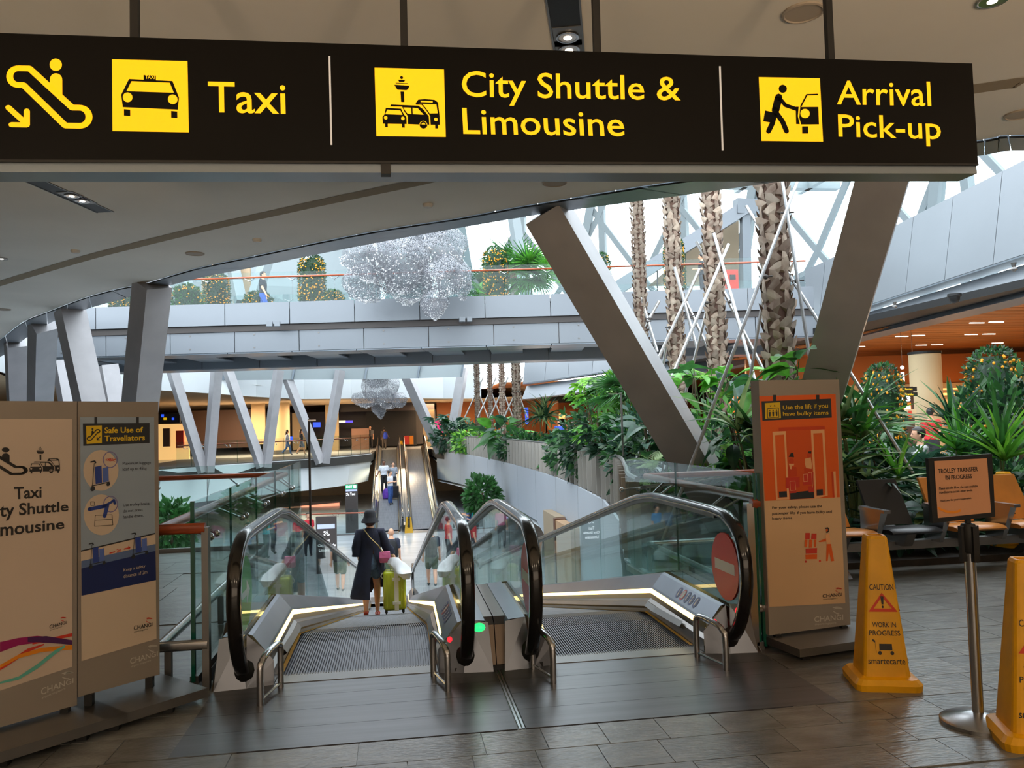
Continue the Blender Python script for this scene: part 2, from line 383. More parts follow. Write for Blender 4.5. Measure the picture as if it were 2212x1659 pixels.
# timber ceiling over the check-in hall: rows of planks
tcg = MB(); tcg.box((13.2, 12.0, 4.12), (46, 78, 4.3)); tcl = struct('ceiling_timber', tcg, M_BLACK)
for i in range(42):
    y = 12.6+i*.62; x0 = 13.6+.25*max(0, min(i, 18))**.5
    for j in range(3):
        a = x0+j*10.3; pb = MB(); pb.box((a, y, 4.06), (min(a+10.25, 46), y+.56, 4.11)); ob('plank', pb, M_WCEIL, tcl)
pbk = MB()
for i in range(42, 100): pbk.box((6.5 if i > 58 else 15.6, 12.6+i*.62, 4.06), (46, 12.6+i*.62+.56, 4.11))
ob('plank_row', pbk, M_WCEIL, tcl, kind='stuff')
# walls of the building behind the visible part
for nm, a, c in (('wall_back', (-34, -9.4, -.4), (46, -9, 5)), ('wall_left', (-34.4, -9, LOW), (-34, 78, 5)), ('wall_right', (46, -9, LOW), (46.4, 78, 5)), ('wall_far', (-34, 78, LOW), (46, 78.4, 5))):
    b = MB(); b.box(a, c); struct(nm, b, M_WALLB)
# ---- fascia under the upper floor edge around the far and right side of the hole, panel by panel
def face_panels(name, P, ztop, zbot, step, mat, lean=0, gap=.02, label=None, cat=None, th=.05, root=None):
    root = root or thing(name, label, cat, tuple(P[0]))
    Q = resample(P, step)
    for a, c in zip(Q, Q[1:]):
        d = (c-a); l = d.length; d.normalize(); a2 = a+d*gap; c2 = c-d*gap; n = V((-d.y, d.x, 0))
        zt = ztop if not callable(ztop) else None
        lo = n*lean
        bb = MB()
        ta, tcx = (a2+V((0, 0, ztop)), c2+V((0, 0, ztop))) if zt is not None else (V((a2.x, a2.y, ztop(a2))), V((c2.x, c2.y, ztop(c2))))
        ba, bcx = (a2+V((0, 0, zbot)), c2+V((0, 0, zbot))) if not callable(zbot) else (V((a2.x, a2.y, zbot(a2))), V((c2.x, c2.y, zbot(c2))))
        t = n*th
        bb.hexa([ba+lo, bcx+lo, bcx+lo-t, ba+lo-t, ta, tcx, tcx-t, ta-t]); ob('wall_panel', bb, mat, root)
    return root
CW = [p for p in RWALL]
face_panels('curved_hole_wall', CW, .0, lambda p: LOW if p.y < 20 else (-2.3 if p.y < 24 else -1.6), 3.4, M_CWALL, 0, .012, 'curved grey panelled wall below the mesh railing on the right', 'wall')
cw2 = MB(); A = [p+V((.25, .1, -1.8)) for p in CW[:26]]; B = [p+V((.25, .1, LOW)) for p in CW[:26]]; cw2.strip(A, B)
A = [p+V((0, 0, -1.75)) for p in CW]; B = [p+V((3.5, 1.2, -1.2)) for p in CW]; cw2.strip(A, B)
struct('wall_lower_right', cw2, M_WHITE)
FW = FARW
face_panels('far_balcony_fascia', FW, .02, -1.55, 3.0, M_WHITE, -.25, .008, 'white panelled balcony fascia under the far shops', 'fascia')
wl = MB()
wl.box((-13, 58, LOW), (12, 58.3, -.3)); struct('wall_lower_far', wl, M_WALLB)
wr = MB(); wr.box((7.5, 8, LOW), (7.8, 60, -.3)); struct('wall_lower_side', wr, M_WALLB)
wr2 = MB(); wr2.box((-22, 8, LOW), (-21.7, 60, -.3)); struct('wall_lower_left', wr2, M_WALLB)
face_panels('left_hole_wall', [V((-1.27, 10.95, 0)), V((-1.27, 5.3, 0))], 0, LOW, 1.5, M_CWALL, 0, .012, 'grey panelled wall below the left glass balustrade', 'wall', th=-.05)
# lower doorway in the curved wall
t = thing('lift_doorway', 'tan recessed doorway in the curved grey wall on the lower level', 'doorway', (4.3, 20, LOW))
p0 = atX(1072, 1150, 4.38); 
b = MB(); b.box((4.1, 20.6, LOW), (4.36, 22.4, -.93)); ob('jamb_panel', b, M_BAND, t)
b = MB(); b.box((4.05, 18.6, LOW), (4.3, 20.45, -.98)); ob('door_panel', b, pm('tan_panel', (176, 142, 108), .5), t)
b = MB(); b.box((4.03, 20.4, LOW), (4.33, 20.6, -.95)); ob('door_frame', b, pm('dark_wood_trim', (96, 62, 42), .4), t)
# upper ring on the right: tall pale panels, soffit, lower band
RP = resample(smooth_path(RING, 5), .5)
def rz(p): return p.z
root = thing('upper_ring_parapet', 'tall pale blue panelled parapet sweeping along the upper right', 'parapet', tuple(RING[0]))
Q = resample(smooth_path(RING, 6), 2.05)
Q = [Q[0]+(Q[0]-Q[1])]+Q
for a, c in zip(Q, Q[1:]):
    d = (c-a).normalized(); n = V((d.y, -d.x, 0)); g = d*.012
    a2, c2 = a+g, c-g
    ka = V((0, 0, 1)); bb = MB()
    bb.hexa([a2+ka*.78+n*.45, c2+ka*.78+n*.45, c2+ka*.78+n*.5, a2+ka*.78+n*.5, a2+ka*3.15+n*.15, c2+ka*3.15+n*.15, c2+ka*3.15+n*.3, a2+ka*3.15+n*.3][:8]) if False else None
    bb.hexa([a2+ka*.95, c2+ka*.95, c2+ka*.95+n*.2, a2+ka*.95+n*.2, a2+ka*3.15+n*.35, c2+ka*3.15+n*.35, c2+ka*3.15+n*.55, a2+ka*3.15+n*.55]); ob('parapet_panel', bb, M_FASC, root)
    bb = MB(); bb.hexa([a-n*.1, c-n*.1, c+n*.7, a+n*.7, a+ka*.8+n*.3, c+ka*.8+n*.3, c+ka*.8+n*.7, a+ka*.8+n*.7]); ob('lower_band', bb, M_FASC, root)
    bb = MB(); bb.hexa([a+ka*.9, c+ka*.9, c+ka*.9+n*.6, a+ka*.9+n*.6, a+ka*.94, c+ka*.94, c+ka*.94+n*.6, a+ka*.94+n*.6]); ob('soffit_panel', bb, M_EDGE, root)
# white upper fascia over the far shops
face_panels('far_upper_fascia', list(reversed(smooth_path(FARB, 4))), 3.6, 0, 3.2, M_WHITE, 0, .01, 'white panelled upper fascia above the far shops', 'fascia')
sl = MB(); up = [V((p.x+.6, p.y, 4.75)) for p in RP]+[V((46, 70, 4.75)), V((46, 12, 4.75))]
sl.add(up, [tuple(t_) for t_ in tessellate_polygon([up])]); struct('floor_upper_right', sl, M_SLATEF)
# ================================================================ LINK BRIDGE
BA, BB = V((-11.5, 27.5, 0)), V((13.2, 23.45, 0)); bd = (BB-BA).normalized(); bn = V((-bd.y, bd.x, 0)); BL = (BB-BA).length
DECK = 5.5
def bp_(t, off, z): return BA+bd*t+bn*off+V((0, 0, z))
br = thing('link_bridge', 'pale grey panelled pedestrian bridge crossing the atrium', 'bridge', tuple(bp_(12, 2, 4)))
def bbox(t0, t1, o0, o1, z0, z1):
    return MB().hexa([bp_(t0, o0, z0), bp_(t1, o0, z0), bp_(t1, o1, z0), bp_(t0, o1, z0), bp_(t0, o0, z1), bp_(t1, o0, z1), bp_(t1, o1, z1), bp_(t0, o1, z1)])
n = 12; st = BL/n
for i in range(n):
    a, c = i*st+.012, (i+1)*st-.012
    ob('upper_panel', bbox(a, c, 0, .06, 4.92, 5.62), M_FASC, br)
    lp = ob('lower_panel', bbox(a+.25, c+.25, .16, .22, 4.06, 4.74), M_FASC, br)
    for z in (4.2, 4.62): ob('fixing', MB().box(tuple(bp_(a+.85, .14, z-.02)), tuple(bp_(a+.9, .17, z+.02))), M_INOXD, lp)
    ob('soffit_panel', bbox(a, c, .2, 1.35, 4.02, 4.06), M_EDGE, br)
    ob('beam_panel', bbox(a, c, 3.3, 3.4, 3.8, 4.4), M_EDGE, br)
    ob('soffit_fin', bbox(a+.05, a+1.15, 1.35, 3.3, 4.04, 4.08), M_FASC, br)
ob('deck', bbox(0, BL, .06, 4.6, DECK-.1, DECK), M_SLATEF, br)
ob('core_beam', bbox(0, BL, .3, 1.2, 4.1, DECK-.12), M_STEEL, br)
ob('rear_beam', bbox(0, BL, 3.4, 4.5, 3.78, DECK-.12), M_EDGE, br)
ob('shadow_gap', bbox(0, BL, .1, .3, 4.72, 4.94), M_DARK, br)
def rail_bridge(off, t0, t1, label):
    r = thing('bridge_balustrade', label, 'balustrade', tuple(bp_((t0+t1)/2, off, DECK)))
    k = int((t1-t0)/1.35); s_ = (t1-t0)/k
    for i in range(k):
        a = t0+i*s_
        ob('glass_panel', bbox(a+.01, a+s_-.01, off, off+.015, DECK+.05, DECK+1.12), M_GLASSD, r)
        bk = MB().tube([bp_(a, off, DECK+.84), bp_(a-.16, off-.06, DECK+.92)], .012, 5).tube([bp_(a, off, DECK+.84), bp_(a+.16, off-.06, DECK+.92)], .012, 5).ball(bp_(a, off-.02, DECK+.84), .025, 6, 4)
        ob('rail_bracket', bk, M_INOX, r)
    if off < 1: ob('handrail', MB().tube([bp_(t0, off-.06, DECK+.95), bp_(t1, off-.06, DECK+.95)], .03, 8), M_WOOD, r, smooth=True)
rail_bridge(.12, .2, BL-.2, 'glass balustrade with timber handrail along the front of the bridge')
rail_bridge(4.4, .2, BL-.2, 'glass balustrade along the rear side of the bridge behind the planters')
# camera boxes under the bridge edge
for i, (px, py) in enumerate(((590, 700), (1006, 690))):
    q = atY(px, py, 24.9 if px > 800 else 25.6); b = MB(); b.box((q.x-.2, q.y-.05, q.z-.07), (q.x-.02, q.y+.15, q.z+.08)); b.box((q.x+.04, q.y-.05, q.z-.07), (q.x+.2, q.y+.15, q.z+.08))
    tag(ob('bridge_lamp', b, M_FASC), ('small twin lamp box on the bridge edge left of the sculpture', 'small twin lamp box on the bridge edge below the right columnar kumquat')[i], 'lamp')
rf = MB()
for i in range(12): rf.box((-20+i*4, 5, 14.7), (-19.7+i*4, 44, 15.2))
for i in range(8): rf.box((-20, 6+i*5, 14.75), (26, 6.25+i*5, 15.1))
rf.box((-20, 42.7, 14.7), (26, 43.3, 15.1))
struct('roof_frame', rf, M_DIAG)
# ================================================================ COLUMNS
def leg(a, c, wx, wy, up, par, nm='leg'):
    ob(nm, MB().beam(a, c, wx, wy, up), M_STEEL, par)
base = atZ(1632, 1165); t = thing('v_column', 'large grey steel v-shaped column rising from the planter behind the right stand', 'column', tuple(base))
leg(atZ(1590, 1168, -.1)+V((.05, 0, 0)), atZ(1186, 448, 4.1)+V((0, .15, 0)), .47, .5, (-.72, -1, 0), t)
leg(atZ(1690, 1150, -.1), atZ(1928, 352, 4.12)+V((0, .1, 0)), .5, .45, (-.62, -1, 0), t)
bx = atZ(285, 1108); t = thing('v_column', 'nearest left v-shaped steel column at the ceiling edge behind the posters', 'column', tuple(bx))
leg(bx+V((-.05, 0, 0)), atZ(329, 612, 4.1), .46, .46, (.7, -.72, 0), t); leg(bx+V((-.5, .5, 0)), atZ(150, 668, 4.1), .46, .46, (.62, -.78, 0), t)
bx = atZ(80, 1050); t = thing('v_column', 'farther left v-shaped steel column at the frame edge behind the posters', 'column', tuple(bx))
leg(bx, atZ(93, 698, 4.1), .46, .46, (.55, -.83, 0), t); leg(bx+V((-.6, .3, 0)), atZ(33, 738, 4.1), .46, .46, (.5, -.86, 0), t)
farv = [((445, 1010), 372, 468, 'leftmost'), ((570, 1000), 492, 602, 'second from left'), ((697, 992), 614, 735, 'third from left')]
for (px, py), l, r, nm in farv:
    q = atZ(px, py); t = thing('v_column', 'far white v-shaped column %s on the balcony edge' % nm, 'column', tuple(q))
    leg(q+V((-.1, 0, -.2)), atY(l, 800, q.y), .36, .4, (.62, -.8, 0), t); leg(q+V((.08, .05, -.2)), atY(r, 800, q.y), .36, .4, (.62, -.8, 0), t)
q = atZ(952, 976); t = thing('v_column', 'far grey inclined column beside the top of the distant travelator', 'column', tuple(q))
leg(q, atY(872, 798, q.y), .5, .5, (-.5, -.9, 0), t); leg(q+V((.5, 0, 0)), atY(1000, 798, q.y+1), .5, .5, (-.4, -.9, 0), t)
for k, (px, py, tx, ty, Y) in enumerate(((165, 905, 135, 780, 26), (262, 905, 232, 790, 27))):
    a = atY(px, py, Y); t = thing('inclined_column', ('shaded grey inclined column seen between the left columns', 'grey inclined column under the left end of the bridge')[k], 'column', (a.x, a.y, 0))
    leg(V((a.x+.25, a.y, -.1)), atY(tx, ty, Y), .5, .5, (.6, -.8, 0), t)
# ================================================================ GLAZED DIAGRID AND PALE WALL BEHIND THE BRIDGE
W = resample(smooth_path([(-1.5, 42, 0), (6, 40, 0), (13, 36, 0), (18.5, 29, 0), (21, 20, 0), (21.5, 10, 0)], 8), 2.1)
dg = thing('diagrid_glazing', 'white steel diagrid frame with glass panes against the bright sky', 'window wall', (15, 33, DECK))
Z0, Z1, Z2 = 5.4, 9.4, 14.5; Zs = (Z0, 8.2, 11.2, 14.5)
def lean(p, z): return V((p.x, p.y, z))-V((p.x*.06, (p.y-10)*.05, 0))*((z-5.4)/6)
for i, (a, c) in enumerate(zip(W, W[1:])):
    for k in range(3):
        z0, z1 = Zs[k], Zs[k+1]
        x, y = (a, c) if (i+k) % 2 == 0 else (c, a)
        ob('diagonal', MB().beam(lean(x, z0), lean(y, z1), .16, .24, (y-x)), M_DIAG, dg)
        ob('glass_pane', MB().add([lean(a, z0), lean(c, z0), lean(c, z1), lean(a, z1)], [(0, 1, 2, 3)]), M_GLASSD, dg)
    if i % 2 == 0: ob('mullion', MB().beam(lean(a, Z0), lean(a, Z2)+V((.3, 0, 0)), .34, .3, (c-a)), M_DIAG, dg)
    if i % 4 == 1: ob('raking_post', MB().beam(lean(a, Z0), lean(a, Z2)+(c-a).normalized()*2.4, .42, .36, (c-a)), M_DIAG, dg)
pw = thing('upper_pale_wall', 'pale folded wall panels high behind the bridge and the sculpture', 'wall', (-8, 38, DECK))
PW = [V((-20, 30, 0)), V((-15.5, 35.5, 0)), V((-11.5, 38, 0)), V((-8.2, 40.3, 0)), V((-5, 40.8, 0)), V((-1.5, 41.8, 0)), V((1.2, 41.6, 0)), V((3.4, 40.9, 0))]
for i, (a, c) in enumerate(zip(PW, PW[1:])):
    d = (c-a).normalized()*.02; o1 = V((0, -.25 if i % 2 else .1, 0))
    b = MB(); b.add([a+d+V((0, 0, 4)), c-d+V((0, 0, 4)), a+d+V((1.2, 0, 8.6))+o1, c-d+V((.9, 0, 8.6))+o1, a+d+V((.2, 0, 13.5)), c-d+V((.2, 0, 13.5))], [(0, 1, 2), (1, 3, 2), (2, 3, 5, 4)])
    ob('wall_facet', b, M_PALE, pw, fix=False)
    ob('facet_seam', MB().beam(c+V((0, -.05, 4)), c+V((.9, -.1, 8.6))+o1, .07, .1), M_EDGE, pw)
for px0, px1, top in ((540, 590, 520), (415, 385, 560), (520, 500, 560), (1140, 1110, 470)):
    a, c = atY(px0 if px0 != 540 else 545, 655, 33), atY(px1, top, 34)
    ob('raking_post', MB().beam(a, c, .4, .4), M_DIAG, pw)
for px in (455, 522):
    a = atY(px, 660, 34); ob('timber_panel', MB().box((a.x-.35, a.y, 5), (a.x+.35, a.y+.2, 8.5)), M_WALLB, pw)
# stair enclosure on the upper level at right
t = thing('stair_portal', 'grey metal stair portal with sloping beam beyond the palm trunks', 'portal', tuple(atY(1600, 640, 31)))
ob('sloping_beam', MB().beam(atY(1335, 622, 32), atY(1605, 452, 31), .5, .55), M_FASC, t)
ob('lintel', MB().beam(atY(1588, 447, 31), atY(1700, 452, 31), .5, .62), M_FASC, t)
ob('post', MB().beam(atY(1609, 462, 31), atY(1612, 640, 31), .36, .3, (0, 1, 0)), M_FASC, t)
ob('side_panel', MB().add([atY(1400, 618, 32.2), atY(1596, 618, 32.2), atY(1596, 462, 32.2), atY(1560, 480, 32.2)], [(0, 1, 2, 3)]), M_BAND, t)
for px in (1420, 1480, 1560): ob('stair_baluster', MB().beam(atY(px, 628, 31.8), atY(px, 628-.62*(px-1335), 31.8), .05, .05), M_DARK, t)
# ================================================================ TRAVELATORS
K0 = 6.3; SL = .2126; Y0 = 5.27; Y1 = K0+3.2/SL
def bz(y): return 0 if y < K0 else max(LOW, -(y-K0)*SL)
def rail_path():
    p = [(5.42, .07), (5.2, .06), (5.02, .13), (4.9, .26), (4.82, .42), (4.795, .57), (4.82, .71), (4.89, .81), (5.02, .88), (5.25, .91), (6.3, .905), (6.6, .895), (6.9, .86), (7.2, .81)]
    p += [(y, 1.005-SL*(y-K0)) for y in (8, 9.5, 11, 13, 15, 17, 19, 20.8)]
    e = 1.005+LOW
    p += [(21.4, e-.08), (21.8, e-.1), (22.6, e-.1), (22.85, e-.2), (22.95, e-.4), (22.9, e-.62), (22.7, e-.85), (22.4, e-.96)]
    return p
RPATH = rail_path()
def travelator(name, label, group, xc, far, go, X=lambda x, y: 0):
    fy = (lambda y: 58.9-y) if far else (lambda y: y)
    def P(x, y, z): return V((xc+(-x if far else x), fy(y), z))
    root = thing(name, label, 'travelator', (xc, fy(5.2), 0))
    # pallets with real grooves on the near ones
    PL = .4; ny = int((Y1+.9-Y0)/PL)
    for i in range(ny):
        y0, y1 = Y0+i*PL, Y0+(i+1)*PL-.006
        b = MB()
        if not far and i < 5:
            g = 60; 
            for k in range(g):
                xa = -.497+k*.994/g; b.hexa([P(xa, y0, bz(y0)-.012), P(xa+.009, y0, bz(y0)-.012), P(xa+.009, y1, bz(y1)-.012), P(xa, y1, bz(y1)-.012), P(xa+.001, y0, bz(y0)), P(xa+.008, y0, bz(y0)), P(xa+.008, y1, bz(y1)), P(xa+.001, y1, bz(y1))])
            b.add([P(-.497, y0, bz(y0)-.012), P(.497, y0, bz(y0)-.012), P(.497, y1, bz(y1)-.012), P(-.497, y1, bz(y1)-.012)], [(0, 1, 2, 3)])
        else:
            b.hexa([P(-.497, y0, bz(y0)-.03), P(.497, y0, bz(y0)-.03), P(.497, y1, bz(y1)-.03), P(-.497, y1, bz(y1)-.03), P(-.497, y0, bz(y0)), P(.497, y0, bz(y0)), P(.497, y1, bz(y1)), P(-.497, y1, bz(y1))])
        ob('pallet', b, M_PAL if (not far and i < 5) else M_PALF, root, fix=True)
    prof = [(y, bz(y)) for y in (5.12, 5.3, 6.1, K0, 6.5, 8, 12, 16, 20, Y1, Y1+.8, 22.35)]
    for sgn in (-1, 1):
        sd = lambda x: x*sgn
        def ribbon(pts2):  # extrude a cross-section polyline [(x,dz)] along the profile
            b = MB(); vs = []
            for y, z in prof:
                for x, dz in pts2: vs.append(P(sd(x), y, z+dz))
            m_ = len(pts2); return b.add(vs, [(i*m_+k, i*m_+k+1, (i+1)*m_+k+1, (i+1)*m_+k) for i in range(len(prof)-1) for k in range(m_-1)])
        dk = ribbon([(.535, .185), (.545, .2), (.625, .3), (.65, .31)])
        dk.add([P(sd(.5), 5.1, 0), P(sd(.655), 5.06, 0), P(sd(.655), 5.1, .31), P(sd(.545), 5.12, .2), P(sd(.5), 5.12, .14)], [(0, 1, 2, 3, 4)])
        d_ = ob('inner_deck', dk, M_DECK, root)
        ob('outer_deck', ribbon([(.69, .31), (.8, .3), (.82, .27), (.82, -.6)]).add([P(sd(.69), 5.12, .31), P(sd(.82), 5.12, .29), P(sd(.84), 5.04, 0), P(sd(.655), 5.06, 0)], [(0, 1, 2, 3)]), M_DECK, root)
        ob('skirt_panel', ribbon([(.5, -.05), (.5, .09), (.525, .11), (.525, .15)]), M_SKIRT, root)
        b = MB(); vs = []
        pf = [(5.35, 0)]+prof[2:-1]
        for y, z in pf: vs += [P(sd(.526), y, z+.15), P(sd(.534), y, z+.186)]
        ob('led_strip', b.add(vs, [(2*i, 2*i+1, 2*i+3, 2*i+2) for i in range(len(pf)-1)]), M_LED if not far else M_LEDF, root)
        b = MB(); vs = []
        pf2 = [(5.5, .03)]+[(y, z) for y, z in prof[2:-1]]
        for y, z in pf2: vs += [P(sd(.5), y, z+.03), P(sd(.47), y, z+.05), P(sd(.5), y, z+.085)]
        ob('skirt_brush', b.add(vs, [q for i in range(len(pf2)-1) for q in ((3*i, 3*i+1, 3*i+4, 3*i+3), (3*i+1, 3*i+2, 3*i+5, 3*i+4))]), M_SKIRT if not far else M_BLACK, root)
        b = MB(); vs = []
        for y, z in prof[1:-1]: vs += [P(sd(.497), y, z+.004), P(sd(.472), y, z+.004)]
        ob('yellow_edge', b.add(vs, [(2*i, 2*i+1, 2*i+3, 2*i+2) for i in range(len(prof)-3)]), M_YEL, root)
        # glass panels under the handrail
        top = [q for q in RPATH]
        cuts = [4.7, 5.95, 7.2, 8.45, 9.7, 10.95, 12.2, 13.45, 14.7, 15.95, 17.2, 18.45, 19.7, 20.95, 22.2, 23.2] if not far else [4.7, 7.2, 10.95, 14.7, 18.45, 23.2]
        def topz(y):
            for (ya, za), (yb, zb) in zip(RPATH[9:], RPATH[10:-6]):
                if ya <= y <= yb: return za+(zb-za)*(y-ya)/(yb-ya)-.02
            return RPATH[9][1]-.02 if y < 6 else LOW+.88
        for i, (ya, yb) in enumerate(zip(cuts, cuts[1:])):
            if i == 0:
                ol = [(5.3, .3), (5.08, .3)]+[(y+.03, z) for y, z in RPATH[3:6]]+[(y+.03, z-.02) for y, z in RPATH[6:10]]+[(yb, .88), (yb, .3)]
                ol = [(5.1, .3), (4.93, .3), (4.85, .45), (4.835, .57), (4.86, .69), (4.92, .78), (5.03, .85), (5.25, .885), (yb-.008, .885), (yb-.008, bz(yb)+.3)]
            elif i == len(cuts)-2:
                ol = [(ya, bz(ya)+.3), (ya, topz(ya)), (22.6, LOW+.88), (22.8, LOW+.78), (22.9, LOW+.6), (22.85, LOW+.4), (22.6, LOW+.3)]
            else:
                ol = [(ya, bz(ya)+.3), (ya, topz(ya)), ((ya+yb)/2, topz((ya+yb)/2)), (yb-.008, topz(yb-.008)), (yb-.008, bz(yb-.008)+.3), ((ya+yb)/2, bz((ya+yb)/2)+.3)]
            ob('glass_panel', MB().prism([P(sd(.666), y, z) for y, z in ol], (.01, 0, 0)), M_GLASS if not far else M_GLASSD, root)
        # handrail: wide flat rubber band swept along the path
        b = MB(); vs = []; sec = [(-.04, -.012), (-.04, .012), (-.03, .022), (0, .026), (.03, .022), (.04, .012), (.04, -.012), (.02, -.016), (-.02, -.016)]
        rp2 = [(V((0, y, z))) for y, z in RPATH]; rp2 = smooth_path([tuple(q) for q in rp2], 2)
        for i, q in enumerate(rp2):
            tg = (rp2[min(i+1, len(rp2)-1)]-rp2[max(i-1, 0)]).normalized(); nr = V((0, -tg.z, tg.y))
            vs += [P(sd(.67)+x, q.y+nr.y*h*1.3, q.z+nr.z*h*1.3) for x, h in sec]
        m_ = len(sec)
        b.add(vs, [(i*m_+k, i*m_+(k+1) % m_, (i+1)*m_+(k+1) % m_, (i+1)*m_+k) for i in range(len(rp2)-1) for k in range(m_)])
        ob('handrail', b, M_RUBBER, root, smooth='all')
        g = MB(); vs = []
        for y, z in RPATH[9:-6]: vs += [P(sd(.655), y, z-.045), P(sd(.685), y, z-.045), P(sd(.685), y, z-.02), P(sd(.655), y, z-.02)]
        k_ = len(RPATH[9:-6])
        ob('handrail_guide', g.add(vs, [(4*i+a, 4*i+(a+1) % 4, 4*i+4+(a+1) % 4, 4*i+4+a) for i in range(k_-1) for a in range(4)]), M_INOXD, root)
        bb = MB(); bb.ball(P(sd(.67), 5.22, .1), (.085, .2, .1), 14, 8)
        ob('handrail_inlet', bb, M_BLACK, root, smooth=True)
        # round signal disc on the glass
        if not far:
            col, c2 = ((M_GRN, M_GWH) if go else (M_RED, M_GWH)); cy = 5.11; cz = .56; xs = sd(.664) if sgn < 0 else sd(.664)
            xs = sgn*.664; ins = -sgn*.003
            dsc = MB(); dsc.add([P(xs+ins, cy+.222*math.cos(a), cz+.222*math.sin(a)) for a in [2*PI*k/28 for k in range(28)]], [tuple(range(28))])
            dsc.add([P(xs+ins+sgn*.014, cy+.222*math.cos(a), cz+.222*math.sin(a)) for a in [2*PI*k/28 for k in range(28)]], [tuple(range(28))])
            dk_ = ob('signal_disc', dsc, col, root, label='green direction disc' if go else 'red no entry disc')
            mk = MB()
            for e in (ins*1.5, ins*1.5+sgn*.018):
                if go: mk.add([P(xs+e, cy-.12, cz-.02), P(xs+e, cy+.03, cz-.02), P(xs+e, cy+.03, cz-.075), P(xs+e, cy+.14, cz), P(xs+e, cy+.03, cz+.075), P(xs+e, cy+.03, cz+.02), P(xs+e, cy-.12, cz+.02)], [(0, 1, 5, 6), (2, 3, 4)])
                else: mk.add([P(xs+e, cy-.16, cz-.035), P(xs+e, cy+.16, cz-.035), P(xs+e, cy+.16, cz+.035), P(xs+e, cy-.16, cz+.035)], [(0, 1, 2, 3)])
            ob('disc_mark', mk, M_GWH, dk_)
            # safety pictograms and red button on the inner deck
            if sgn > 0:
                for i in range(5):
                    pc = MB(); yy = 5.42+i*.085
                    def q_(a, b_): return P(sd(.555+.06*b_), yy+.075*a, .2125+.075*b_+.003)
                    paint(pc, [circ(.5, .5, .48, n=14)], q_); dd_ = ob('safety_pictogram', pc, M_PBLU if i < 3 or i == 4 else M_PRED, root)
                    p2 = MB(); paint(p2, [circ(.5, .5, .33, n=10)] if i == 3 else [circ(.5, .68, .12, n=8), [(.35, .2), (.65, .2), (.6, .55), (.4, .55)]], lambda a, b_: q_(a, b_)+V((0, 0, .0015))); ob('pictogram_mark', p2, M_GWH, dd_)
                ob('stop_button', MB().ball(P(sd(.575), 5.11, .2), (.018, .012, .018), 10, 6), M_REDL, root)
            if sgn == (1 if go else 1):
                ob('signal_lamp', MB().ball(P(sd(.76), 5.12, .26), (.045, .03, .03), 12, 6), M_GRNL if go else M_REDL, root, label='glowing green lamp' if go else 'glowing red lamp')
    cbp = MB(); cbp.hexa([P(-.497, Y0-.16, -.02), P(.497, Y0-.16, -.02), P(.497, Y0+.02, -.02), P(-.497, Y0+.02, -.02), P(-.497, Y0-.16, .006), P(.497, Y0-.16, .006), P(.497, Y0+.015, .001), P(-.497, Y0+.015, .001)])
    ob('comb_plate', cbp, M_INOXD, root)
    if not far:
        ct = MB()
        for k in range(60): xa = -.497+k*.994/60+.009; ct.hexa([P(xa, Y0, -.01), P(xa+.006, Y0, -.01), P(xa+.004, Y0+.06, -.01), P(xa+.002, Y0+.06, -.01), P(xa, Y0, .004), P(xa+.006, Y0, .004), P(xa+.004, Y0+.06, -.004), P(xa+.002, Y0+.06, -.004)])
        ob('comb_teeth', ct, M_INOXD, root, kind='stuff')
    ends = MB(); ends.hexa([P(-.5, Y1+.85, LOW-.05), P(.5, Y1+.85, LOW-.05), P(.5, 22.9, LOW-.05), P(-.5, 22.9, LOW-.05), P(-.5, Y1+.85, LOW+.005), P(.5, Y1+.85, LOW+.005), P(.5, 22.9, LOW+.005), P(-.5, 22.9, LOW+.005)])
    ob('end_plate', ends, M_INOXD, root)
    tr = MB(); pf = [(5.1, -.05)]+[(y, z-.06) for y, z in prof[2:]]
    vs = []
    for y, z in pf: vs += [P(-.82, y, z), P(.82, y, z), P(.82, y, z-.75), P(-.82, y, z-.75)]
    ob('truss', tr.add(vs, [(4*i+a, 4*i+(a+1) % 4, 4*i+4+(a+1) % 4, 4*i+4+a) for i in range(len(pf)-1) for a in range(4)]+[(0, 1, 2, 3)]), M_FASC, root)
    return root
M_LEDF = pm('dim_led_strip', (196, 176, 110), .5); M_PAL = pm('pallet_aluminium', (90, 90, 95), .42, .8); M_PALF = pm('pallet_grey', (96, 98, 104), .6, .2, var=.12, vs=2, stretch=(40, .5, 1))
M_GRN = pm('green_disc', (70, 176, 60), .35); M_RED = pm('red_disc', (214, 58, 44), .35); M_GWH = pm('print_white', (226, 226, 222), .5)
M_PBLU = pm('pictogram_blue', (50, 58, 130), .4); M_PRED = pm('pictogram_red', (206, 60, 50), .4)
M_REDL = pm('red_signal_lamp', (255, 30, 40), .3, em=3); M_GRNL = pm('green_signal_lamp', (30, 235, 90), .3, em=3)
XL, XR = -.26, 1.49
travelator('travelator', 'left inclined travelator going down with green disc', 'inclined travelators', XL, False, True)
travelator('travelator', 'right inclined travelator with red no entry disc', 'inclined travelators', XR, False, False)
travelator('travelator', 'far left travelator rising behind the woman in navy coat', 'inclined travelators', -.42, True, True)
travelator('travelator', 'far right empty travelator beside the one with standing men', 'inclined travelators', 1.2, True, True)
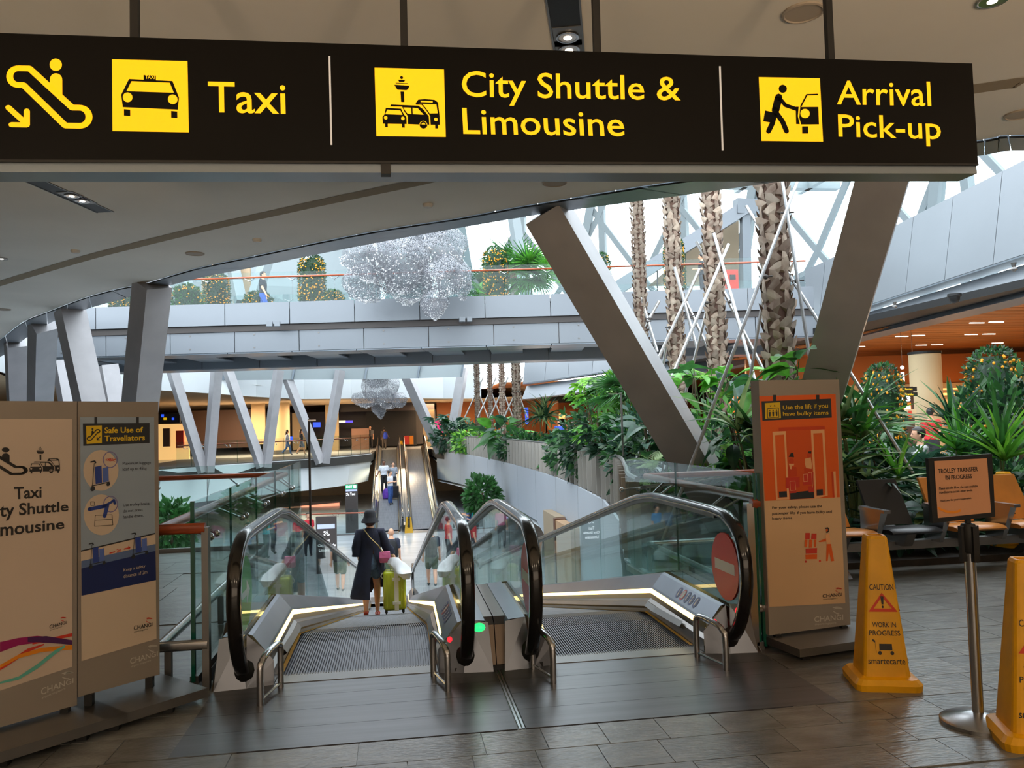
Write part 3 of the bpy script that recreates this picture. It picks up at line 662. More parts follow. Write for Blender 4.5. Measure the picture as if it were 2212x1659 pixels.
# shared panels between the two near units
M_CLAD = pm('reflection_tinted_steel', (100, 88, 78), .3, .85, var=.04, vs=2)  # stainless steel with the brown of the mirrored hall put into its colour
cd = thing('centre_cladding', 'steel cladding tinted with a brown hall reflection between the two near travelators', 'cladding', (.6, 5.1, 0))
def cpan(x0, x1, m=M_CLAD):
    b = MB(); pr = [(5.08, 0), (5.17, .26), (5.25, .295), (K0, .295)]; vs = []
    for y, z in pr+[(y, bz(y)+.295) for y in (7, 9, 12, 16, 20, Y1)]: vs += [V((x0+.003, y, z)), V((x1-.003, y, z))]
    return ob('cover_panel', b.add(vs, [(2*i, 2*i+1, 2*i+3, 2*i+2) for i in range(len(vs)//2-1)]), m, cd)
for a, c in zip((.43, .5, .605, .71, .8), (.5, .605, .71, .8, .83)): cpan(a, c)
ob('plinth', MB().box((.34, 5.075, 0), (.9, 5.1, .03)), M_BLACK, cd)
for x0, x1 in ((-1.12, -1.0), (2.24, 2.36)):
    t = thing('side_cladding', 'steel side panel with brown reflection tint left of the left travelator' if x0 < 0 else 'steel side panel with brown reflection tint right of the right travelator', 'cladding', (x0, 5.1, 0))
    for a, c in ((x0, (x0+x1)/2), ((x0+x1)/2, x1)):
        b = MB(); b.add([(a+.002, 5.06, 0), (c-.002, 5.06, 0), (c-.002, 5.5, .3), (a+.002, 5.5, .3), (a+.002, 6.4, .3), (c-.002, 6.4, .3), (a+.002, 21, -2.85), (c-.002, 21, -2.85)], [(0, 1, 2, 3), (3, 2, 5, 4), (4, 5, 7, 6)]); ob('cover_panel', b, M_CLAD, t)
    ob('outer_side', MB().prism([(x0 if x0 < 0 else x1, 5.06, 0), (x0 if x0 < 0 else x1, 5.5, .3), (x0 if x0 < 0 else x1, 6.4, .3), (x0 if x0 < 0 else x1, 21, -2.85), (x0 if x0 < 0 else x1, 21, -3.9), (x0 if x0 < 0 else x1, 5.06, -.6)], (.006, 0, 0)), M_FASC, t)
# landing plates: strips of dark metal
for x0, x1, nm in ((-1.1, .585, 'left'), (.63, 2.345, 'right')):
    t = thing('landing_plate', 'dark metal floor plate of strips before the %s travelator' % nm, 'floor plate', ((x0+x1)/2, 4.6, 0))
    ys = (4.085, 4.36, 4.62, 4.86, 5.12)
    for a, c in zip(ys, ys[1:]): ob('plate_strip', MB().box((x0, a+.0015, -.01), (x1, c-.0015, .002)), M_PLATE, t)
t = thing('joint_strip', 'thin double metal joint between the two landing plates', 'joint', (.607, 4.6, 0))
for x in (.593, .612): ob('joint_bar', MB().box((x, 4.085, -.01), (x+.011, 5.08, .003)), M_INOX, t)
# low hoop guards in front of the newels
for i, (x, lb) in enumerate(((-.78, 'chrome hoop guard left of the left travelator'), (.275, 'chrome hoop guard right of the left travelator'), (.9, 'chrome hoop guard left of the right travelator'), (1.98, 'chrome hoop guard right of the right travelator'))):
    t = thing('hoop_guard', lb, 'guard', (x, 4.85, 0), group=None)
    dx = .07*(1 if i in (0, 1) else 1)*(-1 if i in (1, 2, 3) else 1)
    pts = [(x, 4.74, 0), (x, 4.74, .2), (x+dx*.1, 4.76, .235), (x+dx*.3, 4.8, .262), (x+dx*.8, 4.97, .275), (x+dx*.95, 5.02, .26), (x+dx, 5.04, .22), (x+dx, 5.04, 0)]
    ob('hoop', MB().tube(smooth_path(pts, 3), .019, 10), M_INOX, t, smooth=True)
    ob('hoop_rail', MB().tube([(x, 4.74, .03), (x+dx, 5.04, .03)], .008, 6), M_INOX, t)
# ================================================================ GLASS BALUSTRADES ROUND THE NEAR HOLE
def balustrade(label, pts, hand, h=1.12, step=1.25, hoff=.0, low=True, mat=M_GLASS, cap=False):
    t = thing('glass_balustrade', label, 'balustrade', tuple(pts[0]))
    for a, c in zip(pts, pts[1:]):
        a, c = V(a), V(c); l = (c-a).length; k = max(1, round(l/step)); d = (c-a)/k; u = d.normalized()*.008; n = V((-d.y, d.x, 0)).normalized()
        for i in range(k):
            p, q = a+d*i+u, a+d*(i+1)-u; g = MB(); th = n*.016
            g.hexa([p-th*.5, q-th*.5, q+th*.5, p+th*.5]+[w_+V((0, 0, h)) for w_ in (p-th*.5, q-th*.5, q+th*.5, p+th*.5)]); pn = ob('glass_panel', g, mat, t)
            e = MB(); e.hexa([p-th*.5-u*.5, p-th*.5, p+th*.5, p+th*.5-u*.5]+[w_+V((0, 0, h)) for w_ in (p-th*.5-u*.5, p-th*.5, p+th*.5, p+th*.5-u*.5)]); ob('glass_edge', e, M_GEDGE, pn)
        ob('base_channel', MB().beam(a+V((0, 0, .02)), c+V((0, 0, .02)), .05, .06), M_INOXD, t)
    hp = smooth_path(hand, 4) if len(hand) > 4 else [V(p) for p in hand]
    ob('handrail', MB().tube(hand, .032, 12), M_WOOD, t, smooth=True)
    for a, c in zip(hand, hand[1:]):
        a, c = V(a), V(c); l = (c-a).length
        if l < .6: continue
        k = max(1, round(l/1.25)); n = V((-(c-a).y, (c-a).x, 0)).normalized()
        for i in range(k):
            m = a+(c-a)*((i+.5)/k); best = min(((V(p)+(V(q)-V(p))*s_/20) for p, q in zip(pts, pts[1:]) for s_ in range(21)), key=lambda w_: (V((w_.x, w_.y, 0))-V((m.x, m.y, 0))).length)
            g = V((best.x, best.y, m.z-.13)); r = (c-a).normalized()*.09
            b = MB().tube([g+r, m+r*1.6+V((0, 0, -.02))], .01, 6).tube([g-r, m-r*1.6+V((0, 0, -.02))], .01, 6).ball(g+r, .026, 8, 5).ball(g-r, .026, 8, 5); ob('rail_bracket', b, M_INOX, t, smooth=True)
    return t
xl = -1.25
t = balustrade('glass balustrade with timber handrail left of the left travelator', [(xl, 5.22, 0), (xl, 10.9, 0)], [(-1.15, 5.1, .965), (-1.42, 5.1, .965), (-1.42, 10.75, .965)])
ob('rail_end_post', MB().box((-1.17, 5.08, 0), (-1.13, 5.14, .97)), M_INOXD, t)
ob('near_edge', MB().box((xl-.012, 5.2, .02), (xl+.012, 5.222, 1.12)), M_GEDGE, t, label='dark green glass edge')
ob('bumper_rail', MB().tube([(-1.14, 5.1, .27), (-1.42, 5.1, .27), (-1.42, 10.8, .27)], .032, 12), M_INOX, t, smooth=True)
for y in (5.3, 6.8, 8.3, 9.8): ob('bumper_post', MB().box((-1.44, y-.02, 0), (-1.4, y+.02, .25)), M_INOXD, t)
balustrade('glass balustrade with dark handrail crossing behind the left posters', [(xl-.02, 10.95, 0), (-3.6, 10.95, 0), (-6, 12.55, 0)], [(-1.42, 10.75, .965), (-3.7, 10.8, .965), (-6.1, 12.4, .965)], h=1.1, step=1.0)
xr = 2.38
t = balustrade('glass balustrade with timber handrail right of the right travelator', [(xr, 5.1, 0), (xr, 8.15, 0)], [(2.36, 5.12, .965), (2.55, 5.12, .965), (2.55, 8.0, .965), (4.4, 8.0, .965)], h=1.17)
ob('rail_end_post', MB().box((2.32, 5.1, 0), (2.37, 5.16, .97)), M_INOX, t)
ob('near_edge', MB().box((xr+.02, 5.1, .02), (xr+.045, 5.125, 1.17)), M_GEDGE, t, label='dark green glass edge')
ob('bumper_rail', MB().tube([(2.38, 5.12, .27), (2.56, 5.12, .27), (2.56, 8.0, .27), (4.4, 8.0, .27)], .032, 12), M_INOX, t, smooth=True)
for y in (5.6, 6.8, 8.0): ob('bumper_post', MB().box((2.54, y-.02, 0), (2.58, y+.02, .25)), M_INOXD, t)
# mesh railing on the curved wall
M_FIN = pm('railing_fin_paint', (168, 164, 158), .5, .2)
RWALL = RWALL[5:]
mr = thing('mesh_railing', 'curved grey perforated metal railing along the planted edge', 'railing', (4, 20, 0))
RQ = resample([p for p in RWALL], .62)
M_PERF = glassmat('perforated_sheet', (235, 235, 230), 1.0, haze=.4, hc=(206, 201, 192))
tr_ = MB(); tr_.tube([p+V((.1, 0, .92)) for p in RQ], .03, 6); ob('top_rail', tr_, M_INOXD, mr, smooth=True)
for a, c in zip(RQ, RQ[1:]):
    d = (c-a).normalized(); n = V((-d.y, d.x, 0))
    ob('railing_fin', MB().hexa([a, a+d*.02, a+d*.02-n*.12, a-n*.12]+[w_+V((0, 0, .9)) for w_ in (a, a+d*.02, a+d*.02-n*.12, a-n*.12)]), M_FIN, mr)
    o_ = -n*.1
    ob('mesh_panel', MB().hexa([a+d*.03+o_, c+o_, c+o_-n*.006, a+d*.03+o_-n*.006]+[w_+V((0, 0, .84)) for w_ in (a+d*.03+o_, c+o_, c+o_-n*.006, a+d*.03+o_-n*.006)]), M_PERF, mr)
# tall thin posts
for (px, p0, p1, Y, nm) in ((668, 1085, 905, 10.9, 'thin dark steel pole standing behind the left glass balustrade'), (1344, 985, 848, 13.2, 'thin grey steel post at the near end of the mesh railing')):
    a, c = atY(px+2, p0, Y), atY(px, p1, Y)
    if px < 1000: a.z = 0
    t = thing('slim_post', nm, 'post', tuple(a)); ob('pole', MB().box((a.x-.014, a.y-.014, a.z), (a.x+.014, a.y+.014, c.z)), M_DARK if px < 1000 else M_INOXD, t)
    ob('arm', MB().box((a.x-.014 if px < 1000 else a.x-.2, a.y-.02, c.z-.03), (a.x+.09 if px < 1000 else a.x, a.y+.02, c.z-.01)), M_INOX, t)
# far balcony balustrade in front of the shops
far_pts = [p+V((-.15, .35, 0)) for p in resample(FARW[:22], 2.6)]
balustrade('far glass balustrade with orange timber handrail before the shops', far_pts, [tuple(p+V((.0, .12, .96))) for p in far_pts], h=1.12, step=1.3, mat=M_GLASSD)
# ================================================================ PICTOGRAMS (unit square, y up)
def esc_icon():
    u = lambda x, y: ((x-5)/190, (280-y)/155)
    w_ = 15/190
    path = [(38, 148), (63, 148), (155, 231), (172, 231)]+[(172+19.5*math.cos(R_(a)), 250.5+19.5*math.sin(R_(a))) for a in range(-75, 90, 15)]+[(172, 270), (140, 270), (50, 184), (38, 184)]+[(38+18*math.cos(R_(a)), 166+18*math.sin(R_(a))) for a in range(105, 270, 15)]
    P = [u(*p) for p in path]; out = stroke(P, w_, True)
    out += [[u(*p) for p in circ(120, 139, 13.5)], [u(*p) for p in [(107, 172)]+[(120.5+13.5*math.cos(R_(a)), 171+13.5*math.sin(R_(a))) for a in range(180, 361, 20)]+[(134, 215), (107, 192)]]]
    out += stroke([u(17, 233), u(52, 264)], w_*.9)+stroke([u(57, 240), u(57, 270), u(24, 270)], w_*.9)
    return out
def taxi_icon():
    u = lambda x, y: ((x-722)/495, (850-y)/468)
    q = lambda L: [u(*p) for p in L]
    return [[q([(832, 508), (1116, 515), (1157, 622), (1148, 702), (790, 693), (780, 612)]), q([(848, 522), (1098, 526), (1124, 592), (815, 588)]), q(circ(822, 628, 32)), q(circ(1116, 635, 32))], q([(928, 480), (1008, 482), (1008, 516), (928, 514)]), q([(797, 706), (838, 708), (838, 750), (797, 748)]), q([(1104, 712), (1144, 714), (1144, 757), (1104, 755)])]
def shuttle_icon():
    u = lambda x, y: ((x-300)/422, (815-y)/410)
    q = lambda L: [u(*p) for p in L]
    o = [q(circ(463, 461, 9)), q([(441, 474), (484, 474), (478, 487), (447, 487)]), q([(426, 492), (500, 494), (500, 498), (426, 496)]), q([(417, 505), (510, 508), (500, 530), (490, 536), (435, 534)]), q([(454, 545), (476, 545), (476, 608), (456, 608)])]
    o += [[q([(362, 645), (455, 648), (470, 680), (486, 700), (486, 740), (342, 740), (340, 700), (352, 685)]), q([(370, 655), (450, 658), (463, 685), (357, 683)]), q(circ(360, 704, 11)), q(circ(464, 706, 11))], q([(355, 738), (371, 738), (371, 760), (355, 760)]), q([(458, 740), (474, 740), (474, 762), (458, 762)])]
    o += [[q([(395, 624), (560, 628), (590, 650), (622, 692), (624, 742), (494, 740), (494, 692), (476, 668), (462, 636), (388, 636)]), q([(468, 640), (517, 641), (517, 680), (494, 678), (482, 664)]), q([(525, 641), (556, 643), (592, 682), (525, 680)]), q(circ(588, 742, 24))], [q(circ(588, 742, 20)), q(circ(588, 742, 12))]]
    o += [[q([(545, 612), (560, 592), (600, 587), (660, 591), (680, 606), (688, 690), (688, 742), (632, 742), (630, 690), (604, 650), (580, 622), (545, 622)]), q([(562, 616), (670, 618), (677, 672), (628, 674), (606, 642), (586, 618)]), q(circ(665, 709, 11)), q([(575, 597), (648, 599), (648, 608), (575, 606)])], q([(659, 742), (676, 742), (676, 764), (659, 764)])]
    return o
def pickup_icon():
    def u(x, y): v = (y-503)/418; return ((x-482-16*v)/400, 1-(y-503-8*(x-482)/400)/418)
    q = lambda L: [u(*p) for p in L]; s_ = lambda L, w_: [q(p) for p in stroke(L, w_)]
    o = [q(circ(639, 580, 27))]+s_([(612, 636), (590, 722)], 50)+s_([(618, 642), (655, 688), (722, 712)], 25)+s_([(598, 742), (636, 795), (661, 858)], 33)+s_([(586, 742), (570, 805), (544, 858)], 33)
    o += [q([(522, 722), (580, 735), (562, 802), (510, 792)])]+s_([(756, 696), (796, 620), (865, 618)], 10)
    o += [[q([(752, 700), (870, 700), (873, 815), (757, 815), (745, 770)]), q(circ(783, 743, 31))], q([(722, 698), (742, 698), (736, 760), (748, 813), (724, 812)]), q([(763, 828), (802, 828), (802, 875), (763, 875)])]
    return o
# ================================================================ HANGING SIGN
M_SIGNB = pm('sign_face_black', (9, 8, 8), .3, spec=.14, var=.05, vs=2)
M_SIGNY = pm('sign_yellow_backlit', (250, 206, 20), .35, em=.62, ec=(250, 196, 8))
M_SIGNW = pm('sign_white_line', (205, 205, 205), .5, em=.25)
def signY(x): return 3.6+.12*(x+1.63)/4.75
g0 = atY(0, 345, 3.6); g1 = atY(2113, 355, 3.72); g2 = atY(0, 72, 3.6); g3 = atY(2100, 137, 3.72)
ud = (g1-g0).normalized(); vd = ((g2-g0)+(g3-g1)).normalized(); vd = (vd-ud*vd.dot(ud)).normalized()
SP = Pl(g0, g0+ud, g0+vd)
c0 = SP(-260, 346); c1 = SP(2113, 355); c2 = SP(2100, 137); c3 = SP(-260, 63)
nb = -SP.n
sign = thing('hanging_sign', 'long black hanging direction sign with yellow Taxi and City Shuttle lettering', 'sign', tuple((g0+g1)/2))
ob('sign_face', MB().hexa([c0, c1, c1+nb*.16, c0+nb*.16, c3, c2, c2+nb*.16, c3+nb*.16]), M_SIGNB, sign)
dn = -vd
ob('bottom_rail', MB().hexa([c0+dn*.045+nb*.012, c1+dn*.045+nb*.012, c1+dn*.045+nb*.15, c0+dn*.045+nb*.15, c0+nb*.012+dn*.001, c1+nb*.012+dn*.001, c1+nb*.15+dn*.001, c0+nb*.15+dn*.001]), M_EDGE, sign)
ob('edge_trim', MB().hexa([c0+dn*.006-nb*.004, c1+dn*.006-nb*.004, c1+dn*.006+nb*.01, c0+dn*.006+nb*.01, c0+vd*.004-nb*.004, c1+vd*.004-nb*.004, c1+vd*.004+nb*.01, c0+vd*.004+nb*.01]), M_BLACK, sign)
q = SP(833, 352); ob('clip', MB().hexa([q+ud*a+nb*b+vd*c for c in (-.05, 0) for a, b in ((-.022, .0), (.022, 0), (.022, .05), (-.022, .05))]), M_BLACK, sign)
for px, py in ((280, 78), (875, 98), (1300, 110), (1813, 127)):
    q = SP(px, py)+nb*.08; ob('hanger', MB().box((q.x-.017, q.y-.017, q.z-.01), (q.x+.017, q.y+.017, CZ)), M_BLACK, sign)
def sq(tl, tr, bl, br, icon, nm, extra=None):
    f = quadfn(SP, tl, tr, bl, br, .002); b = MB(); paint(b, [[(0, 0), (1, 0), (1, 1), (0, 1)]], f); o = ob('pictogram_panel', b, M_SIGNY, sign)
    f2 = quadfn(SP, tl, tr, bl, br, .0035); b = MB(); paint(b, icon, f2); ob(nm, b, M_SIGNB, o)
    return o
o = sq((242, 128), (405, 132), (243, 283), (408, 286), taxi_icon(), 'taxi_pictogram')
ob('taxi_word', txt(MB(), 'TAXI', quadfn(SP, (314, 162), (334, 162.6), (314, 170), (334, 170.6), .005), .01), M_SIGNY, o)
sq((809, 146), (959, 150), (813, 294), (963, 296), shuttle_icon(), 'shuttle_pictogram')
sq((1639, 166.5), (1771, 169), (1645, 304.5), (1778, 306), pickup_icon(), 'pickup_pictogram')
ob('travelator_pictogram', paint(MB(), esc_icon(), quadfn(SP, (6, 124), (195, 127), (6, 279), (196, 282), .002)), M_SIGNY, sign)
for s_, tl, tr, bl, br in (('Taxi', (449, 176), (616, 180), (450, 243), (618, 247)),
    ('City Shuttle &', (997, 152.5), (1469, 165), (998, 227), (1471, 233.5)), ('Limousine', (998, 233), (1346, 241), (1001, 290), (1350, 295)),
    ('Arrival', (1808, 174), (2009, 176), (1808, 226), (2012, 230)), ('Pick-up', (1810, 247), (2031, 251), (1812, 311), (2034, 317))):
    ob('lettering', txt(MB(), s_, quadfn(SP, tl, tr, bl, br, .002), .008), M_SIGNY, sign)
for (x0, y0, x1, y1) in ((711.5, 121, 716, 313), (1555, 143, 1561, 325)):
    ob('divider_line', paint(MB(), [[(-.0, 0), (1, 0), (1, 1), (0, 1)]], quadfn(SP, (x0-2, y0), (x0+2, y0), (x1-2, y1), (x1+2, y1), .002)), M_SIGNW, sign)
# ================================================================ POSTER STANDS
M_STANDF = pm('stand_frame', (168, 158, 146), .38, .45); M_PAPER = pm('poster_paper', (206, 186, 166), .45)
M_PBLUE = pm('poster_grey_blue', (150, 164, 178), .4); M_NAVY = pm('poster_navy', (28, 42, 92), .4); M_MBLUE = pm('poster_mid_blue', (92, 112, 150), .4)
M_INK = pm('poster_ink', (38, 34, 32), .5); M_PYEL = pm('poster_yellow', (226, 186, 30), .45); M_SGN = pm('poster_sign_dark', (44, 46, 50), .45)
M_PLT = pm('poster_light', (208, 188, 164), .45); M_PRED2 = pm('poster_red', (206, 58, 40), .45); M_LBL = pm('poster_case_blue', (44, 66, 140), .45); M_LBL2 = pm('poster_case_light', (84, 108, 176), .45)
M_ORG = pm('poster_orange', (226, 96, 26), .45); M_ORG2 = pm('poster_deep_orange', (204, 66, 22), .45); M_PKO = pm('poster_peach', (238, 176, 122), .45)
M_SIL = pm('print_silver', (214, 208, 196), .4, .3); M_MAG = pm('poster_magenta', (150, 20, 90), .45); M_PUR = pm('poster_purple', (78, 32, 84), .45); M_TEAL = pm('poster_teal', (98, 178, 160), .45); M_AMB = pm('poster_amber', (232, 140, 30), .45)
M_BOOK = [('Maximum luggage', 0)]
def logo(par, f, red, ink):  # f: unit box (0..1, 0..1): word, swirl and line beneath
    b = MB(); txt(b, 'CHANGI', lambda a, c: f(a*.98, .2+c*.3), .012); ob('logo_word', b, ink, par)
    b = MB(); txt(b, 'airport singapore', lambda a, c: f(.02+a*.72, c*.13)); ob('logo_line', b, ink, par)
    A = [(.62+.36*t, .9+.1*math.sin(PI*t)-.12*t) for t in [i/8 for i in range(9)]]; B = [(.62+.36*t, .9-.02*math.sin(PI*t)-.12*t) for t in [i/8 for i in range(9)]]
    b = MB(); paint(b, [A+B[::-1]], f)
    A = [(.66+.33*t, .8+.12*math.sin(PI*t)) for t in [i/8 for i in range(9)]]; B = [(.66+.33*t, .8+.03*math.sin(PI*t*.9)) for t in [i/8 for i in range(9)]]; paint(b, [A+B[::-1]], f)
    A = [(.63+.2*t, .72-.2*math.sin(t*1.5)) for t in [i/8 for i in range(9)]]; B = [(.66+.2*t, .72-.16*math.sin(t*1.5)) for t in [i/8 for i in range(9)]]; paint(b, [A+B[::-1]], f)
    ob('logo_swirl', b, red, par)
def frame_fn(p, u_, v_, n_, e): return lambda a, b: p+u_*a+v_*b+n_*e
# left pair
LP = Pl(atY(343, 1452, 4.98), atY(340, 868, 4.98), atY(168, 1515, 4.66))
def stand(name, label, pl, L, R, top, px_poster, base_px, back):
    (tlx, tly), (blx, bly) = L; (trx, try_), (brx, bry) = R
    t = thing(name, label, 'poster stand', tuple(pl((blx+brx)/2, (bly+bry)/2)))
    a, c, d, e = pl(blx, bly), pl(brx, bry), pl(trx, try_), pl(tlx, tly); n = -pl.n
    z0 = min(a.z, c.z); z1 = max(d.z, e.z)
    a.z = c.z = max(.1, (a.z+c.z)/2); d = V((c.x, c.y, z1)); e = V((a.x, a.y, z1))
    fr = MB(); fr.hexa([a, c, c+n*.09, a+n*.09, e, d, d+n*.09, e+n*.09]); ob('frame', fr, M_STANDF, t)
    u_ = (c-a).normalized(); L_ = (c-a).length
    # plinth in front and behind, on small feet
    o1 = pl.n*.3; o2 = n*.22
    b = MB(); cs = c; c = c+u_*.12; b.hexa([a+o1-V((0, 0, a.z-.035)), c+o1-V((0, 0, a.z-.035)), c+o2-V((0, 0, a.z-.035)), a+o2-V((0, 0, a.z-.035)), a+o1-V((0, 0, a.z-.085)), c+o1-V((0, 0, a.z-.085)), c+o2-V((0, 0, a.z-.085)), a+o2-V((0, 0, a.z-.085))]); ob('plinth', b, M_INOXD, t); c = cs
    for q in (a+u_*.06, c-u_*.06): ob('foot', MB().box((q.x-.02, q.y-.02, .083), (q.x+.02, q.y+.02, a.z+.002)), M_BLACK, t)
    for q in (a+u_*.08+o1*.8, c-u_*.08+o1*.8, a+u_*.08+o2*.8, c-u_*.08+o2*.8): ob('floor_pad', MB().box((q.x-.025, q.y-.025, .001), (q.x+.025, q.y+.025, .036)), M_BLACK, t)
    return t
def rectp(pl, tl, tr, bl, br, e=.002): return paint(MB(), [[(0, 0), (1, 0), (1, 1), (0, 1)]], quadfn(pl, tl, tr, bl, br, e))
s1 = stand('poster_stand', 'left poster stand for taxi and city shuttle at the frame edge', LP, ((-75, 867), (-75, 1602)), ((166.5, 867), (166.5, 1515)), 867, None, None, 0)
p1 = ob('poster', rectp(LP, (-60, 905), (156, 905), (-60, 1512), (156, 1440)), M_PAPER, s1, label='cream poster with black taxi text')
ob('travelator_pictogram', paint(MB(), esc_icon(), quadfn(LP, (-58, 963), (58, 968), (-58, 1030), (58, 1027), .004)), M_INK, p1)
ob('shuttle_pictogram', paint(MB(), shuttle_icon(), quadfn(LP, (56, 955), (136, 957), (56, 1034), (136, 1030), .004)), M_INK, p1)
for s_, tl, tr, bl, br in (('Taxi', (30, 1052), (90, 1050), (31, 1079), (90, 1075)), ('City Shuttle', (-34, 1089), (148, 1083), (-34, 1130), (148, 1110)), ('Limousine', (-28, 1131), (139, 1121), (-28, 1163), (139, 1142))):
    ob('lettering', txt(MB(), s_, quadfn(LP, tl, tr, bl, br, .004), .02), M_INK, p1)
logo(p1, quadfn(LP, (107, 1336), (144, 1330), (107, 1364), (144, 1352), .004), M_PRED2, M_INK)
def swoosh(pts, ws, m, e):
    b = MB(); A = [(x, y-w_/2) for (x, y), w_ in zip(pts, ws)]; B = [(x, y+w_/2) for (x, y), w_ in zip(pts, ws)]
    f = lambda x, y: LP(x, y, e); b.strip([f(*p) for p in A], [f(*p) for p in B]); ob('swoosh', b, m, p1)
swoosh([(0, 1398), (40, 1386), (80, 1381), (120, 1383), (156, 1388)], [22, 16, 15, 12, 10], M_MAG, .004)
swoosh([(70, 1391), (110, 1381), (156, 1371)], [3, 6, 7], M_PRED2, .0045); swoosh([(60, 1382), (100, 1381), (156, 1388)], [10, 14, 10], M_PUR, .005)
swoosh([(0, 1445), (30, 1425), (60, 1405), (95, 1392)], [7, 9, 8, 3], M_PRED2, .0055); swoosh([(0, 1440), (40, 1418), (90, 1404), (156, 1398)], [7, 8, 9, 10], M_AMB, .006); swoosh([(0, 1475), (40, 1465), (80, 1440), (120, 1408), (140, 1396)], [4, 7, 10, 9, 5], M_TEAL, .0065)
logo(s1, quadfn(LP, (88, 1462), (160, 1445), (89, 1512), (160, 1482), .003), M_SIL, M_SIL)
s2 = stand('poster_stand', 'blue and cream travellator safety poster stand beside the glass balustrade', LP, ((168.5, 867), (168.5, 1514)), ((338, 869), (345, 1450)), 867, None, None, 0)
p2 = ob('poster', rectp(LP, (173, 901), (333, 901), (176, 1428), (338, 1380)), M_PLT, s2)
ob('poster_field', rectp(LP, (173, 901), (333, 901), (175, 1191), (335, 1152), .003), M_PBLUE, p2)
ob('poster_field', rectp(LP, (175.5, 1212), (336, 1175), (175.5, 1236), (336, 1197), .003), M_MBLUE, p2)
ob('poster_field', rectp(LP, (175.5, 1228), (336, 1190), (176, 1287), (337, 1253), .0035), M_NAVY, p2)
ob('poster_line', rectp(LP, (175, 1189), (335, 1151), (175, 1192), (335, 1154), .004), M_INK, p2)
ob('printed_sign', rectp(LP, (179, 915), (323, 914), (180, 963), (323, 957), .004), M_SGN, p2)
for x in (207, 297): ob('printed_hanger', rectp(LP, (x-3, 901), (x+3, 901), (x-3, 916), (x+3, 916), .004), M_SGN, p2)
o = ob('printed_square', rectp(LP, (186, 920), (220, 919), (187, 959), (220, 957), .005), M_PYEL, p2)
ei = [[(1-x, y) for x, y in p] for p in esc_icon()]
ob('printed_pictogram', paint(MB(), ei, quadfn(LP, (188, 924), (218, 924), (188, 953), (218, 952), .006)), M_SGN, p2)
for s_, tl, tr, bl, br in (('Safe Use of', (226, 923), (309, 922), (226, 936), (309, 934)), ('Travellators', (226, 941), (313, 939), (226, 954), (313, 951))): ob('lettering', txt(MB(), s_, quadfn(LP, tl, tr, bl, br, .005), .025), M_PYEL, p2)
for cx, cy in ((218, 1016), (219, 1112)):
    ob('printed_circle', paint(MB(), [circ(cx, cy, 38, 44, 28)], lambda a, b: LP(a, b, .004)), M_PLT, p2)
def trolley_print(ox, oy, k, par):
    b = MB(); f = lambda a, c: LP(ox+a*k, oy+c*k-.23*a*k, .0065)
    paint(b, [[(-8, -26), (6, -26), (7, 10), (-6, 10)]], f); ob('printed_case', b, M_LBL, par)
    b = MB(); paint(b, [[(8, -20), (20, -20), (21, 10), (9, 10)]], f); ob('printed_case', b, M_LBL2, par)
    b = MB(); paint(b, [circ(-12, 18, 5, n=10), circ(20, 16, 4, n=10)]+stroke([(-16, -38), (-8, -38), (-6, -34)], 3, n=4)+stroke([(-14, 12), (22, 12)], 2, n=4)+stroke([(-9, -34), (-13, 14)], 1.2, n=4), f); ob('printed_trolley', b, M_SGN, par)
trolley_print(213, 1034, 1.05, p2); trolley_print(207, 1206, .9, p2); trolley_print(299, 1184, .9, p2)
b = MB(); paint(b, [[circ(238, 993, 16, 18, 20), circ(238, 993, 14, 16, 20)], [circ(239, 1089, 16, 18, 20), circ(239, 1089, 14, 16, 20)]], lambda a, c: LP(a, c, .006)); ob('printed_ring', b, pm('poster_lilac', (128, 118, 160), .4), p2)
ob('lettering', txt(MB(), '<45kg', quadfn(LP, (228, 990), (250, 989), (228, 999), (250, 998), .007), .02), M_PRED2, p2)
b = MB(); paint(b, stroke([(193, 1100), (232, 1092), (226, 1115)], 8, n=8)+stroke([(222, 1095), (240, 1085), (246, 1080), (248, 1088)], 5, n=6), lambda a, c: LP(a, c, .0065)); ob('printed_handle', b, M_LBL, p2)
b = MB(); paint(b, stroke([(196, 1084), (204, 1084), (204, 1092), (196, 1092), (196, 1084)], 1, n=4)+stroke([(206, 1113), (242, 1112), (244, 1134), (204, 1137), (206, 1113)], 1, n=4)+stroke([(206, 1124), (243, 1122)], 1, n=4), lambda a, c: LP(a, c, .006)); ob('printed_cart', b, M_INK, p2)
for s_, tl, tr, bl, br in (('Maximum luggage', (265, 998), (326, 996), (265, 1006), (326, 1004)), ('load up to 45kg', (265, 1010), (317, 1008), (265, 1019), (317, 1016)), ('Use trolley brake,', (266, 1088), (324, 1084), (266, 1096), (324, 1092)), ('do not press', (266, 1101), (308, 1098), (266, 1109), (308, 1105)), ('handle down.', (266, 1113), (310, 1110), (266, 1120), (310, 1116))):
    ob('lettering', txt(MB(), s_, quadfn(LP, tl, tr, bl, br, .005)), M_INK, p2)
for s_, tl, tr, bl, br in (('Keep a safety', (267, 1228), (314, 1219), (267, 1237), (314, 1227)), ('distance of 2m', (267, 1241), (318, 1231), (267, 1249), (318, 1239))): ob('lettering', txt(MB(), s_, quadfn(LP, tl, tr, bl, br, .006)), M_PLT, p2)
ob('lettering', txt(MB(), '2m', quadfn(LP, (252, 1186), (262, 1184), (252, 1194), (262, 1191), .006), .02), M_PRED2, p2)
b = MB(); paint(b, stroke([(237, 1195), (248, 1192)], 2.5, n=4)+stroke([(268, 1186), (280, 1183)], 2.5, n=4)+[[(277, 1179), (282, 1182.5), (278, 1188)]], lambda a, c: LP(a, c, .006)); ob('printed_arrow', b, M_PRED2, p2)
logo(p2, quadfn(LP, (289, 1336), (330, 1331), (289, 1368), (330, 1358), .004), M_PRED2, M_INK)
